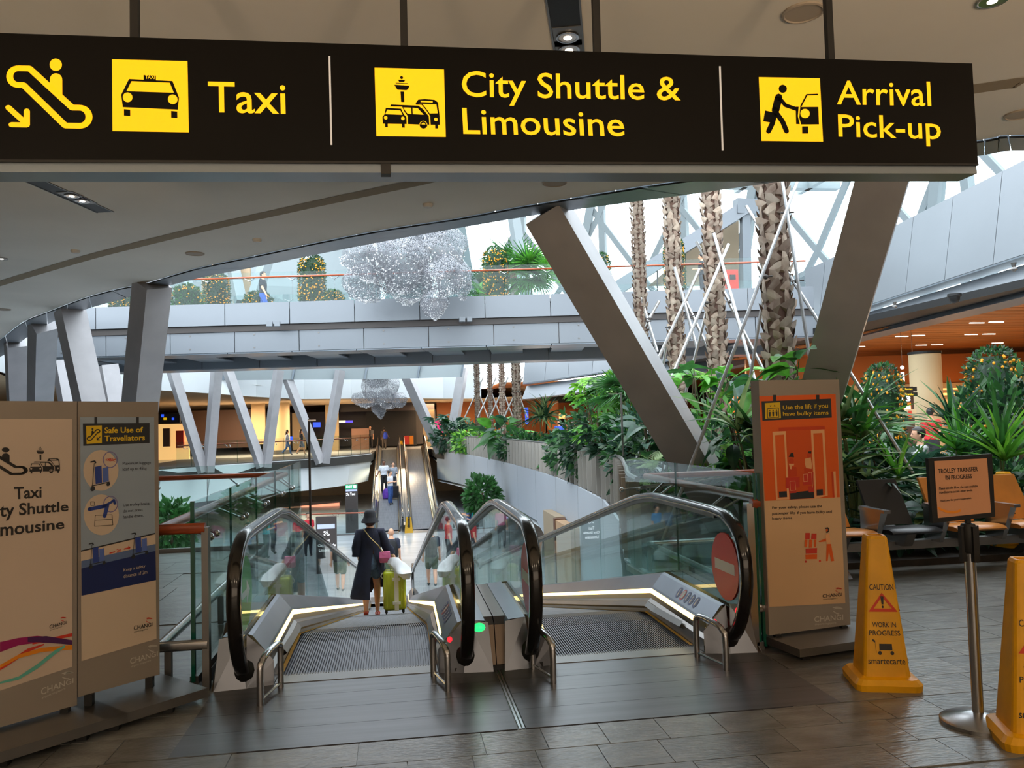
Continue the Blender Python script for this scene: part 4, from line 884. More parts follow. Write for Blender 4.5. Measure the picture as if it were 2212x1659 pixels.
logo(s2, quadfn(LP, (281, 1400), (342, 1388), (281, 1444), (342, 1424), .003), M_SIL, M_SIL)
# right stand
RPL = Pl(atZ(1662, 1386, .06), atZ(1838, 1362, .06), atZ(1662, 1386, .06)+V((0, 0, 1)))
s3 = stand('poster_stand', 'orange lift poster stand beside the right travelator', RPL, ((1632, 826), (1662, 1372)), ((1808, 820), (1838, 1366)), 822, None, None, 0)
p3 = ob('poster', rectp(RPL, (1640, 856), (1805, 851), (1662, 1311), (1826, 1303)), pm('poster_tan', (214, 176, 134), .45), s3)
ob('poster_field', rectp(RPL, (1640, 856), (1805, 851), (1652, 1082), (1814, 1074), .003), M_ORG, p3)
ob('printed_sign', rectp(RPL, (1645, 867), (1795, 861), (1647, 909), (1797, 902), .004), M_SGN, p3)
for x in (1673, 1766): ob('printed_hanger', rectp(RPL, (x-3, 853), (x+4, 853), (x-3, 868), (x+4, 867), .004), M_SGN, p3)
ob('printed_square', rectp(RPL, (1652, 871), (1685, 869), (1653, 905), (1687, 903), .005), M_PYEL, p3)
b = MB(); f = quadfn(RPL, (1655, 872), (1684, 870), (1655, 904), (1686, 902), .006)
paint(b, stroke([(.1, .02), (.1, .66), (.9, .66), (.9, .02), (.1, .02)], .04, n=4)+[q_ for x in (.26, .5, .74) for q_ in (circ(x, .5, .05, n=8), [(x-.07, .42), (x+.07, .42), (x+.05, .12), (x-.05, .12)])]+[[(.25, .86), (.4, .86), (.33, .76)], [(.55, .78), (.7, .78), (.62, .9)]], f); ob('printed_pictogram', b, M_SGN, p3)
for s_, tl, tr, bl, br in (('Use the lift if you', (1691, 876), (1788, 871), (1691, 888), (1789, 884)), ('have bulky items', (1691, 890), (1789, 887), (1692, 901), (1790, 898))): ob('lettering', txt(MB(), s_, quadfn(RPL, tl, tr, bl, br, .005), .012), M_PYEL, p3)
fr_ = lambda x, y: RPL(1600+x/5.027, 800+y/5.027, .0045)
def prt(nm, polys, m, e=.0045):
    ob(nm, paint(MB(), polys, lambda x, y: RPL(1600+x/5.027, 800+y/5.027, e)), m, p3)
prt('printed_lintel', [[(412, 622), (912, 605), (915, 640), (414, 660)]], M_ORG2)
prt('printed_door_frame', [[[(345, 668), (488, 660), (528, 1400), (384, 1408)], [(372, 705), (470, 698), (505, 1378), (402, 1385)]], [[(762, 650), (908, 642), (945, 1360), (803, 1395)], [(788, 686), (886, 680), (920, 1355), (822, 1362)]]], M_PKO)
prt('printed_lift_car', [[(495, 660), (755, 650), (800, 1390), (530, 1405)]], pm('poster_lift_orange', (214, 84, 24), .45), .004)
prt('printed_floor', [[(538, 1330), (792, 1300), (798, 1385), (540, 1402)], [(415, 1318), (500, 1312), (505, 1375), (420, 1380)], [(825, 1295), (893, 1290), (895, 1355), (828, 1360)]], M_SGN, .005)
prt('printed_figure', [[(520, 1015), (582, 1015), (575, 1035), (555, 1035), (550, 1075), (538, 1070), (530, 1035)], [(695, 960), (760, 945), (775, 1020), (770, 1070), (710, 1060), (695, 1010)]], M_PKO, .0055)
prt('printed_figure', [circ(552, 985, 27, 30), circ(742, 925, 22, 28), [(515, 1050), (605, 1050), (615, 1150), (520, 1160)], [(690, 1060), (780, 1075), (780, 1110), (690, 1110)]], M_ORG2, .0052)
prt('printed_hair', [[(520, 940), (545, 900), (572, 895), (580, 945)], [(728, 900), (735, 880), (768, 878), (765, 905)]], M_INK, .006)
prt('printed_luggage', [[(490, 1165), (640, 1155), (640, 1270), (490, 1280)], [(675, 1125), (790, 1105), (790, 1240), (680, 1250)], [(520, 1280), (600, 1275), (605, 1330), (530, 1335)], [(730, 1260), (800, 1250), (800, 1320), (740, 1325)]], M_PRED2, .0058)
prt('printed_luggage_line', stroke([(535, 1205), (590, 1202), (598, 1300), (540, 1305), (535, 1205)], 5, n=4)+stroke([(680, 1130), (725, 1125), (730, 1205), (685, 1210), (680, 1130)], 5, n=4)+stroke([(735, 1110), (770, 1105), (780, 1270)], 5, n=4), M_PKO, .0064)
prt('printed_button', [[(985, 1100), (1005, 1098), (1020, 1380), (1000, 1384)]], M_ORG2); prt('printed_button', [[(1006, 1098), (1030, 1096), (1045, 1380), (1021, 1382)]], M_PKO)
for s_, tl, tr, bl, br in (('For your safety, please use the', (1668, 1094), (1776, 1090), (1668, 1101), (1776, 1098)), ('passenger lifts if you have bulky and', (1668, 1106), (1797, 1102), (1668, 1114), (1797, 1110)), ('heavy items.', (1668, 1117), (1713, 1116), (1668, 1125), (1713, 1123))): ob('lettering', txt(MB(), s_, quadfn(RPL, tl, tr, bl, br, .004), .008), M_INK, p3)
g_ = lambda x, y: ((x/4.88)+1600, y/4.88+1100)
def prg(nm, polys, m, e=.004): ob(nm, paint(MB(), [[g_(*q_) for q_ in p] for p in polys], lambda x, y: RPL(x, y, e)), m, p3)
prg('printed_box', [[(682, 250), (730, 250), (728, 315), (680, 315)], [(748, 255), (800, 257), (798, 315), (742, 315)], [(685, 415), (806, 408), (804, 465), (686, 468)]], M_PRED2)
prg('printed_box', [[(675, 320), (705, 320), (700, 400), (672, 400)], [(722, 320), (755, 320), (752, 405), (718, 405)], [(775, 320), (798, 320), (795, 400), (772, 400)], [(682, 480), (806, 475), (804, 525), (684, 528)]], M_ORG)
prg('printed_wheel', [circ(686, 552, 12), circ(835, 545, 12)], M_PRED2)
prg('printed_porter', [[(905, 368), (952, 366), (985, 545), (955, 550), (930, 440), (918, 545), (900, 548)], [(890, 310), (935, 300), (938, 335), (830, 348), (818, 340)], circ(915, 222, 16, 22)], M_ORG); prg('printed_porter_shirt', [[(895, 270), (935, 255), (948, 362), (905, 366)]], M_PKO, .0045); prg('printed_hair', [[(888, 195), (920, 190), (934, 205), (930, 238), (910, 252), (897, 240), (922, 225), (918, 208), (890, 206)]], M_INK, .005)
logo(p3, quadfn(RPL, (1777, 1270), (1820, 1267), (1777, 1297), (1820, 1293), .004), M_PRED2, M_INK)
logo(s3, quadfn(RPL, (1759, 1312), (1822, 1307), (1759, 1352), (1823, 1347), .003), M_SIL, M_SIL)
# ================================================================ CAUTION CONES
M_CONE = pm('cone_yellow', (238, 172, 10), .4, var=.03, vs=8); M_CRED = pm('cone_print_red', (214, 60, 24), .5)
def cone(label, c, rz):
    t = thing('caution_cone', label, 'caution cone', c, rz)
    M_ = Matrix.Translation(c) @ Matrix.Rotation(rz, 4, 'Z')
    def sqr(h, z, r): # rounded square ring
        return [V((x, y, z)) for sx_, sy_ in ((1, 1), (-1, 1), (-1, -1), (1, -1)) for x, y in [(sx_*(h-r)+r*math.cos(a), sy_*(h-r)+r*math.sin(a)) for a in [math.atan2(sy_, sx_)-PI/4+k*PI/6 for k in range(4)]]]
    def loft(rings):
        b = MB(); n = len(rings[0]); b.add([M_ @ p for r in rings for p in r], [(i*n+k, i*n+(k+1) % n, (i+1)*n+(k+1) % n, (i+1)*n+k) for i in range(len(rings)-1) for k in range(n)]+[tuple(range(n)), tuple((len(rings)-1)*n+k for k in range(n))]); return b
    ob('body', loft([sqr(.128, .058, .03), sqr(.128, .07, .03), sqr(.058, .83, .02), sqr(.05, .845, .02), sqr(.038, .845, .015), sqr(.036, .8, .015)]), M_CONE, t)
    ob('foot', loft([sqr(.178, 0, .05), sqr(.182, .035, .05), sqr(.16, .062, .045), sqr(.128, .07, .03)]), M_CONE, t)
    def face(k):
        Rz = Matrix.Rotation(k*PI/2, 4, 'Z')
        def f(a, z, e=.002):  # a: -1..1 across the face at height z
            h = .128-.07*(z-.07)/.76; return M_ @ (Rz @ V((a*h, -(h+e), z)))
        return f
    for k in (0, 1):
        f = face(k); b = MB()
        for s_, z0, z1, hw in (('CAUTION', .545, .577, .78), ('WORK IN', .34, .368, .62), ('PROGRESS', .295, .323, .78), ('smartecarte', .14, .168, .82)):
            txt(b, s_, lambda a, c, z0=z0, z1=z1, hw=hw: f((a*2-1)*hw, z0+(z1-z0)*c), .008)
        paint(b, [[(-.3, .215), (.3, .215), (.3, .25), (-.3, .25)][::-1], [(-.05, .465), (.05, .465), (.1, .51), (-.1, .51)], circ(0, .452, .06, .008, 8)]+[circ(x, .2, .09, .011, 10) for x in (-.28, .28)]+stroke([(-.62, .27), (-.5, .262), (-.45, .205)], .012, n=4), lambda a, c: f(a, c))
        ob('printed_text', b, M_INK, t)
        b = MB(); paint(b, [[[(-.82, .425), (.82, .425), (.0, .53)], [(-.52, .442), (.52, .442), (0, .508)]]], lambda a, c: f(a, c)); ob('warning_triangle', b, M_CRED, t)
    return t
cone('yellow caution cone standing before the orange lift poster stand', (2.745, 4.33, 0), R_(-17))
cone('yellow caution cone cut off by the frame beside the barrier post', (2.935, 3.43, 0), R_(-22))
cone('yellow caution cone top showing behind the bench at the right edge', (6.65, 8.0, .02), R_(10))
# ================================================================ BARRIER POST WITH NOTICE
t = thing('barrier_post', 'chrome barrier post holding a black framed trolley transfer notice', 'barrier post', (2.83, 3.66, 0))
c = (2.83, 3.66, 0)
ob('base', MB().lathe([(.175, 0), (.175, .018), (.16, .026), (.08, .045), (.032, .06)], 36, c), M_INOX, t, smooth=True)
ob('post', MB().lathe([(.026, .05), (.026, .86)], 20, c), M_INOX, t, smooth=True)
hd = MB(); hd.lathe([(.03, .84), (.036, .85), (.038, .97), (.03, .985), (.012, .99)], 20, c)
ob('belt_head', hd, M_BLACK, t, smooth=True)
for dx, dy in ((-.037, 0), (.037, 0), (0, -.037)): ob('belt_slot', MB().box((c[0]+dx-.012, c[1]+dy-.012, .8), (c[0]+dx+.012, c[1]+dy+.012, .975)), M_BLACK, t)
ob('neck', MB().box((c[0]-.012, c[1]-.008, .98), (c[0]+.012, c[1]+.008, 1.04)), M_BLACK, t)
NP = Pl(atY(2015, 1130, 3.62), atY(2150, 1116, 3.66), atY(2006, 991, 3.62))
a, c_, d, e = NP(2015, 1130), NP(2150, 1116), NP(2143, 980), NP(2005, 990); n = -NP.n
ob('notice_frame', MB().hexa([a, c_, c_+n*.02, a+n*.02, e, d, d+n*.02, e+n*.02]), M_BLACK, t)
nt_ = ob('notice_sheet', rectp(NP, (2018, 996), (2132, 990), (2026, 1119), (2141, 1107)), pm('notice_paper', (206, 150, 112), .3), t)
for s_, tl, tr, bl, br in (('TROLLEY TRANSFER', (2026, 1013), (2112, 1008), (2027, 1023), (2113, 1018)), ('IN PROGRESS', (2042, 1027), (2099, 1024), (2043, 1037), (2100, 1033)), ('Please use the lift or the next available', (2029, 1052), (2112, 1047), (2029, 1058), (2112, 1052)), ('travellator to access other levels.', (2029, 1061), (2101, 1056), (2029, 1067), (2101, 1061)), ('Thank you for your cooperation.', (2030, 1080), (2099, 1073), (2030, 1086), (2099, 1079))):
    ob('lettering', txt(MB(), s_, quadfn(NP, tl, tr, bl, br, .004), .01), M_INK, nt_)
b = MB(); A = [NP(2027+i*6, 1095+9*math.sin(i*.32), .004) for i in range(9)]; B = [NP(2027+i*6, 1100+9.5*math.sin(i*.32), .004) for i in range(9)]; b.strip(A, B); ob('printed_arc', b, M_AMB, nt_)
# ================================================================ BENCH
M_SEAT = pm('seat_tan_leather', (200, 128, 52), .35, var=.05, vs=4); M_SEATB = pm('seat_black_leather', (26, 24, 24), .38)
bn_ = thing('bench_row', 'row of tan and black airport seats on a steel beam before the plants', 'bench', (5.2, 7.35, 0))
ob('beam', MB().box((3.9, 7.32, .2), (7.6, 7.42, .28)), M_INOXD, bn_)
seatx = [3.98, 4.66, 5.34, 6.02, 6.7]
for i, x in enumerate(seatx):
    blk = i == 1; m = M_SEATB if blk else M_SEAT
    b = MB(); pr = [(7.06, .385), (7.03, .405), (7.05, .43), (7.12, .44), (7.4, .425), (7.44, .4), (7.4, .38)]; vs = []
    for xx in (x, x+.03, x+.5, x+.53):
        k = .012 if xx in (x, x+.53) else 0
        vs += [V((xx, y+(k if j < 3 else -k), z-(k if z > .4 else 0))) for j, (y, z) in enumerate(pr)]
    m_ = len(pr); b.add(vs, [(i_*m_+k, i_*m_+(k+1) % m_, (i_+1)*m_+(k+1) % m_, (i_+1)*m_+k) for i_ in range(3) for k in range(m_)]+[tuple(range(m_)), tuple(3*m_+k for k in range(m_))])
    ob('seat', b, m, bn_, smooth=True)
    b = MB(); b.hexa([(x+.03, 7.42, .43), (x+.47, 7.42, .43), (x+.47, 7.46, .43), (x+.03, 7.46, .43), (x+.0, 7.6, .87), (x+.42, 7.6, .87), (x+.42, 7.635, .87), (x+.0, 7.635, .87)]); ob('backrest', b, m, bn_)
    ob('seat_bracket', MB().hexa([(x+.2, 7.2, .25), (x+.3, 7.2, .25), (x+.3, 7.45, .25), (x+.2, 7.45, .25), (x+.2, 7.12, .39), (x+.3, 7.12, .39), (x+.3, 7.48, .42), (x+.2, 7.48, .42)]), M_INOXD, bn_)
for x in (4.58, 5.27, 5.95, 6.63):
    b = MB(); b.hexa([(x-.02, 7.2, .27), (x+.02, 7.2, .27), (x+.02, 7.42, .27), (x-.02, 7.42, .27), (x-.035, 7.05, .6), (x+.035, 7.05, .6), (x+.035, 7.4, .64), (x-.035, 7.4, .64)]); b.box((x-.035, 7.0, .6), (x+.035, 7.42, .63)); ob('armrest', b, M_INOX, bn_)
for x in (4.2, 6.4): 
    ob('leg', MB().hexa([(x-.03, 7.05, 0), (x+.03, 7.05, 0), (x+.03, 7.12, 0), (x-.03, 7.12, 0), (x-.03, 7.3, .22), (x+.03, 7.3, .22), (x+.03, 7.4, .22), (x-.03, 7.4, .22)]), M_INOX, bn_)
    ob('leg', MB().hexa([(x-.03, 7.62, 0), (x+.03, 7.62, 0), (x+.03, 7.7, 0), (x-.03, 7.7, 0), (x-.03, 7.32, .22), (x+.03, 7.32, .22), (x+.03, 7.42, .22), (x-.03, 7.42, .22)]), M_INOX, bn_)
# ================================================================ CEILING FITTINGS
def disc(nm, label, cat, px, py, r, m, kind='speaker'):
    q = atZ(px, py, CZ); b = MB(); b.lathe([(r, 0), (r, -.012), (r*.9, -.016), (r*.86, -.008), (.01, -.008)][::1], 24, (q.x, q.y, CZ-.001)); return tag(ob(nm, b, m), label, cat)
M_SPK = pm('speaker_grille', (168, 156, 142), .8); M_SMK = pm('detector_white', (210, 205, 198), .6)
disc('ceiling_speaker', 'round ceiling speaker under the hanging sign', 'speaker', 1198, 394, .13, M_SPK)
disc('ceiling_speaker', 'round ceiling speaker above the nearest left column', 'speaker', 421, 547, .13, M_SPK)
disc('ceiling_speaker', 'round ceiling speaker at the far left ceiling edge', 'speaker', 8, 668, .13, M_SPK)
disc('ceiling_speaker', 'round ceiling speaker above the Arrival lettering', 'speaker', 1735, 25, .13, M_SPK)
disc('ceiling_speaker', 'round ceiling speaker right of the hanging sign', 'speaker', 2203, 246, .12, M_SPK)
for (x, y), l in (((924, 441), 'small ceiling detector beside the curved edge'), ((555, 517), 'small ceiling detector between speaker and curved edge'), ((163, 541), 'small ceiling detector above the recessed band')):
    q = atZ(x, y, CZ); tag(ob('smoke_detector', MB().lathe([(.06, 0), (.06, -.02), (.045, -.04), (.01, -.045)], 16, (q.x, q.y, CZ)), M_SMK, smooth=True), l, 'detector')
def downlight(px, py, label, r=.085):
    q = atZ(px, py, CZ); t = thing('downlight', label, 'downlight', (q.x, q.y, CZ))
    ob('rim', MB().lathe([(r, -.001), (r, -.012), (r*.85, -.012), (r*.7, -.002)], 24, (q.x, q.y, CZ)), M_INOX, t, smooth=True)
    ob('reflector', MB().lathe([(r*.84, -.011), (r*.55, -.0085), (.005, -.008)], 20, (q.x, q.y, CZ)), M_REF, t, smooth=True)
    ob('lamp', MB().lathe([(r*.33, -.0125), (.003, -.013)], 14, (q.x, q.y, CZ)), M_LIT, t)
downlight(651, 370, 'left one of two round ceiling downlights below the sign'); downlight(665, 382, 'right one of two round ceiling downlights below the sign')
downlight(2143, 0, 'round downlight at the top right of the ceiling', .09); downlight(3, 558, 'round downlight at the left frame edge')
def slot(label, a, c, wd, lamps):
    a, c = V(a), V(c); d = (c-a).normalized(); n = V((-d.y, d.x, 0))*wd/2; z = V((0, 0, -.003))
    t = thing('light_slot', label, 'light slot', tuple((a+c)/2))
    ob('black_recess', MB().add([a+n+z, c+n+z, c-n+z, a-n+z], [(0, 1, 2, 3)]), M_BLACK, t)
    for s_ in (1, -1): ob('slot_trim', MB().beam(a+n*s_+z, c+n*s_+z, .012, .012), M_INOXD, t)
    for k, q in enumerate(lamps):
        q = atZ(*q, CZ); ob('lamp_plate', MB().beam(q-d*.13+z*2, q+d*.13+z*2, wd*.92, .004, (0, 0, 1)), M_INOXD, t)
        ob('lamp_rim', MB().lathe([(.075, -.012), (.075, -.018), (.06, -.018), (.05, -.012)], 18, tuple(q)), M_INOX, t, smooth=True)
        ob('reflector', MB().lathe([(.058, -.016), (.03, -.014), (.004, -.013)], 18, tuple(q)), M_REF, t, smooth=True)
        ob('lamp', MB().lathe([(.028, -.018), (.003, -.0185)], 12, tuple(q)), M_LIT, t)
slot('black ceiling light slot with two lamps above the left posters', atZ(-60, 330, CZ), atZ(228, 458, CZ), .2, [(155, 421), (178, 432)])
slot('black ceiling light slot with two lamps above the hanging sign', atZ(1205, -90, CZ), atZ(1232, 130, CZ), .2, [(1226, 77), (1229, 104)])
# ================================================================ PEOPLE
SKINS = []
def ringloft(mb, rings, n=14, M=Matrix()):
    vs = [M @ V((cx+rx*math.cos(2*PI*k/n), cy+ry*math.sin(2*PI*k/n), z)) for cx, cy, z, rx, ry in rings for k in range(n)]
    m = len(rings); return mb.add(vs, [(i*n+k, i*n+(k+1) % n, (i+1)*n+(k+1) % n, (i+1)*n+k) for i in range(m-1) for k in range(n)]+[tuple(range(n))[::-1], tuple((m-1)*n+k for k in range(n))])
def limb(mb, pts, rs, M, n=9):
    mb.tube([M @ V(p) for p in pts], [r*M_SC[0] for r in rs], n)
    for p, r in zip(pts, rs): mb.ball(M @ V(p), r*M_SC[0]*.99, n, 6)
M_SC = [1]
CLOTH = {}
def cm(c, rough=.8):
    k = tuple(c)
    if k not in CLOTH: CLOTH[k] = pm('cloth_%d_%d_%d' % k, c, rough, var=.08, vs=14)
    return CLOTH[k]
M_SKIN = pm('skin', (226, 172, 140), .5); M_SKIN2 = pm('skin_dark', (120, 80, 60), .5); M_HAIR = pm('black_hair', (20, 16, 15), .45); M_HAIRB = pm('brown_hair', (70, 36, 26), .45); M_LIP = pm('lip', (150, 70, 66), .5); M_EYE = pm('eye_dark', (20, 15, 14), .3)
def remesh(name, mb, mat, par, vox):
    o = ob(name, mb, mat, par, fix=False); md = o.modifiers.new('r', 'REMESH'); md.mode = 'VOXEL'; md.voxel_size = vox; md.use_smooth_shade = True
    s_ = o.modifiers.new('s', 'SMOOTH'); s_.factor = .5; s_.iterations = 3
    SKINS.append(o); return o
ARM = {'down': ((.128, -.015, .635), (.138, .02, .49)), 'fwd': ((.125, -.005, .65), (.06, .15, .67)), 'swing': ((.13, .035, .64), (.135, .10, .52)), 'back': ((.13, -.05, .64), (.14, -.07, .50)), 'out': ((.15, .0, .645), (.2, .09, .55)), 'lap': ((.12, .06, .6), (.06, .2, .56))}
def person(label, loc, rz, h=1.68, shirt=(200, 200, 205), pants=(50, 52, 60), hair='short', skin=None, arms=('down', 'down'), legs='stand', short_pants=False, long_sleeve=False, vox=None, group=None, shoes=(40, 38, 38), hairmat=None, top_only=False, fem=False):
    t = thing('person', label, 'person', tuple(loc), rz, group)
    skin = skin or M_SKIN; hm = hairmat or M_HAIR; vox = vox or .02
    M = Matrix.Translation(loc) @ Matrix.Rotation(rz, 4, 'Z') @ Matrix.Scale(h, 4); M_SC[0] = h
    dz = -.235 if legs == 'sit' else 0
    up = lambda p: (p[0], p[1], p[2]+dz)
    T = [(0, 0, .50, .088, .066), (0, 0, .54, .094, .07), (0, .005, .61, .078, .058), (0, .005, .68, .088, .064), (0, 0, .75, .1, .066), (0, -.004, .80, .092, .055), (0, -.002, .83, .05, .04), (0, 0, .86, .032, .034)]
    if fem: T = [(a, b, c, d*(.93 if c > .57 else 1.0), e) for a, b, c, d, e in T]
    b = MB(); ringloft(b, [(a, c, z+dz, rx, ry) for a, c, z, rx, ry in T], M=M)
    b.tube([M @ V(up((0, 0, .83))), M @ V(up((0, .008, .89)))], [.033*h, .031*h], 10)
    Hc = up((0, .014, .93)); R = M.to_3x3()
    # head with jaw, nose and ears
    ringloft(b, [(0, .022, .872+dz, .024, .028), (0, .02, .885+dz, .036, .044), (0, .014, .91+dz, .043, .054), (0, .012, .935+dz, .0455, .057), (0, .008, .965+dz, .042, .054), (0, .004, .99+dz, .027, .036), (0, .004, 1.0+dz, .008, .01)], 14, M)
    b.tube([M @ V(up((0, .066, .935))), M @ V(up((0, .078, .915)))], [.006*h, .010*h], 6)
    for s_ in (-1, 1): b.ball(M @ V(up((.047*s_, .004, .925))), (.008*h, .014*h, .02*h), 6, 5)
    joints = []
    for s_, a in zip((-1, 1), arms):
        e, w_ = ARM[a] if isinstance(a, str) else a
        sh = up((.102*s_, -.002, .795)); el = up((e[0]*s_, e[1], e[2])); wr = up((w_[0]*s_, w_[1], w_[2]))
        limb(b, [sh, el, wr], [.034, .026, .018], M); joints.append((sh, el, wr))
        d = (V(wr)-V(el)).normalized(); side = d.cross(V((0, 1, 0.3)));
        side = side.normalized() if side.length > .1 else V((1, 0, 0)); nn = d.cross(side).normalized()
        pl_ = V(wr)+d*.03; b.tube([M @ V(wr), M @ pl_, M @ (V(wr)+d*.05)], [.016*h, .021*h, .02*h], 7)
        for k in range(4):
            o = side*(k-1.5)*.0095; L = (.034, .041, .038, .029)[k]
            p0 = V(wr)+d*.045+o; p1 = p0+d*L*.55+nn*.004; p2 = p1+d*L*.45+nn*.014; b.tube([M @ p0, M @ p1, M @ p2], [.0062*h, .0056*h, .0042*h], 5)
        p0 = V(wr)+d*.016+side*.016; b.tube([M @ p0, M @ (p0+d*.02+side*.013), M @ (p0+d*.038+side*.014+nn*.008)], [.0075*h, .0065*h, .005*h], 5)
    LG = []
    for s_ in (-1, 1):
        if legs == 'sit': kn = (.06*s_, .24, .285); an = (.065*s_, .25, .045); hp = (.05*s_, 0, .27)
        elif legs == 'walk':
            f = s_; kn = (.052*s_, .03+.07*f, .275); an = (.05*s_, -.03+.16*f, .05+(.04 if f < 0 else 0)); hp = (.05*s_, 0, .50)
        else: kn = (.056*s_, .012, .275); an = (.06*s_, -.005, .045); hp = (.05*s_, 0, .50)
        mid = tuple((V(kn)*.45+V(an)*.55)+V((0, -.012, 0)))
        limb(b, [hp, kn, mid, an], [.056, .036, .032, .02], M); LG.append((hp, kn, mid, an))
    remesh('body', b, skin, t, min(vox, .018))
    for s_ in (-1, 1):
        ob('eye', MB().ball(M @ V(up((.018*s_, .064, .94))), .006*h, 6, 4), M_EYE, t)
    ob('mouth', MB().ball(M @ V(up((0, .066, .896))), (.014*h, .006*h, .004*h), 8, 4), M_LIP, t)
    # shirt
    c = MB(); k = 1.13
    ringloft(c, [(a, q, z+dz, rx*k+.004, ry*k+.006) for a, q, z, rx, ry in T[:-1] if z > (.505 if not top_only else .5)], M=M)
    for (sh, el, wr), a in zip(joints, arms):
        e_ = el if long_sleeve else tuple(V(sh)*.35+V(el)*.65); P = [sh, e_]+([tuple(V(el)*.1+V(wr)*.9)] if long_sleeve else [])
        limb(c, P, [.044, .038]+([.028] if long_sleeve else []), M)
    remesh('shirt', c, cm(shirt), t, vox)
    c = MB(); ringloft(c, [(0, 0, .455+dz, .07, .06), (0, 0, .5+dz, .1, .076), (0, 0, .56+dz, .1, .076), (0, 0, .58+dz, .094, .07)], M=M)
    for hp, kn, mid, an in LG:
        if short_pants: limb(c, [hp, tuple(V(hp)*.25+V(kn)*.75)], [.064, .056], M)
        else: limb(c, [hp, kn, mid, tuple(V(an)+V((0, 0, .015)))], [.062, .046, .04, .034], M)
    remesh('trousers' if not short_pants else 'shorts', c, cm(pants), t, vox)
    for hp, kn, mid, an in LG:
        ob('shoe', MB().ball(M @ V((an[0], an[1]+.035, max(.022, an[2]-.024))), (.026*h, .068*h, .023*h), 10, 6), cm(shoes), t, smooth=True)
    if hair != 'none':
        b = MB(); n, m = 14, 9; r = .056*1.06
        for i in range(m):
            for j in range(n):
                q = []
                for di, dj in ((0, 0), (0, 1), (1, 1), (1, 0)):
                    th = PI*(i+di)/m; ph = 2*PI*(j+dj)/n
                    q.append(V((r*.9*math.sin(th)*math.cos(ph), .004+r*1.12*math.sin(th)*math.sin(ph), .948+r*1.06*math.cos(th)+dz)))
                cc = sum(q, V())/4
                if cc.y > .026 and cc.z < .972+dz: continue
                if cc.z < .905+dz or (cc.z < .93+dz and cc.y > -.004): continue
                b.add([M @ p for p in q], [(0, 1, 2, 3)])
        if hair == 'long':
            ringloft(b, [(0, -.012, .96+dz, .052, .05), (0, -.03, .90+dz, .056, .036), (0, -.045, .82+dz, .06, .026), (0, -.052, .74+dz, .05, .018), (0, -.05, .71+dz, .02, .01)], 12, M)
        ob('hair', b, hm, t, smooth='all')
    return t, M
def gnd(px, y, z): p = atY(px, 900, y); return V((p.x, y, z))
def feetz(y): return -(y-K0)*SL
def farz(y): return max(LOW, -(58.9-y-K0)*SL) if y < 52.6 else 0
# bald man, lower floor
person('bald man in dark shirt with black backpack walking off the travelator', gnd(840, 23.9, LOW), 0, 1.76, (44, 48, 66), (70, 84, 62), 'none', arms=('down', 'down'), short_pants=True, legs='walk', vox=.014)
bq = gnd(841, 23.9, LOW); t = thing('backpack', 'black backpack on the back of the bald man', 'backpack', (bq.x, bq.y-.2, LOW+1.2))
b = MB(); ringloft(b, [(bq.x, bq.y-.22, LOW+.9, .13, .07), (bq.x, bq.y-.23, LOW+.96, .17, .1), (bq.x, bq.y-.22, LOW+1.2, .18, .1), (bq.x, bq.y-.2, LOW+1.4, .14, .08), (bq.x, bq.y-.19, LOW+1.45, .05, .04)]); ob('bag_body', b, cm((24, 24, 28)), t, smooth=True)
b = MB(); b.box((bq.x-.11, bq.y-.35, LOW+.98), (bq.x+.11, bq.y-.3, LOW+1.15)); ob('front_pocket', b, cm((34, 34, 38)), t)
for s_ in (-1, 1): ob('strap', MB().tube([(bq.x+.1*s_, bq.y-.15, LOW+1.36), (bq.x+.12*s_, bq.y-.02, LOW+1.46), (bq.x+.13*s_, bq.y+.12, LOW+1.36)], .022, 6), cm((24, 24, 28)), t)
person('person in red shirt and grey trousers standing on the lower floor', gnd(950, 30, LOW), R_(160), 1.66, (206, 36, 60), (56, 58, 64), vox=.02)
person('man in blue shirt bending over a phone on the lower floor', gnd(1010, 32, LOW), R_(70), 1.74, (74, 100, 150), (40, 44, 60), arms=('fwd', 'fwd'))
person('person in turquoise shirt beside the man in blue shirt', gnd(1021, 31, LOW), R_(60), 1.62, (30, 170, 186), (44, 48, 62), arms=('fwd', 'down'))
person('dark haired man with red collar half hidden behind the woman in navy', gnd(794, 27.5, LOW), R_(80), 1.62, (190, 50, 50), (50, 50, 56))
person('person in pink top behind the middle glass panel', gnd(1077, 30.5, LOW), R_(180), 1.6, (222, 66, 140), (70, 72, 80), 'long', fem=True)
person('person in red top left of the dark information kiosk', gnd(662, 31, LOW), R_(200), 1.6, (200, 40, 56), (40, 42, 50))
person('person in light blue top at the foot of the left wall', gnd(532, 28, LOW), R_(150), 1.64, (60, 130, 190), (50, 52, 66))
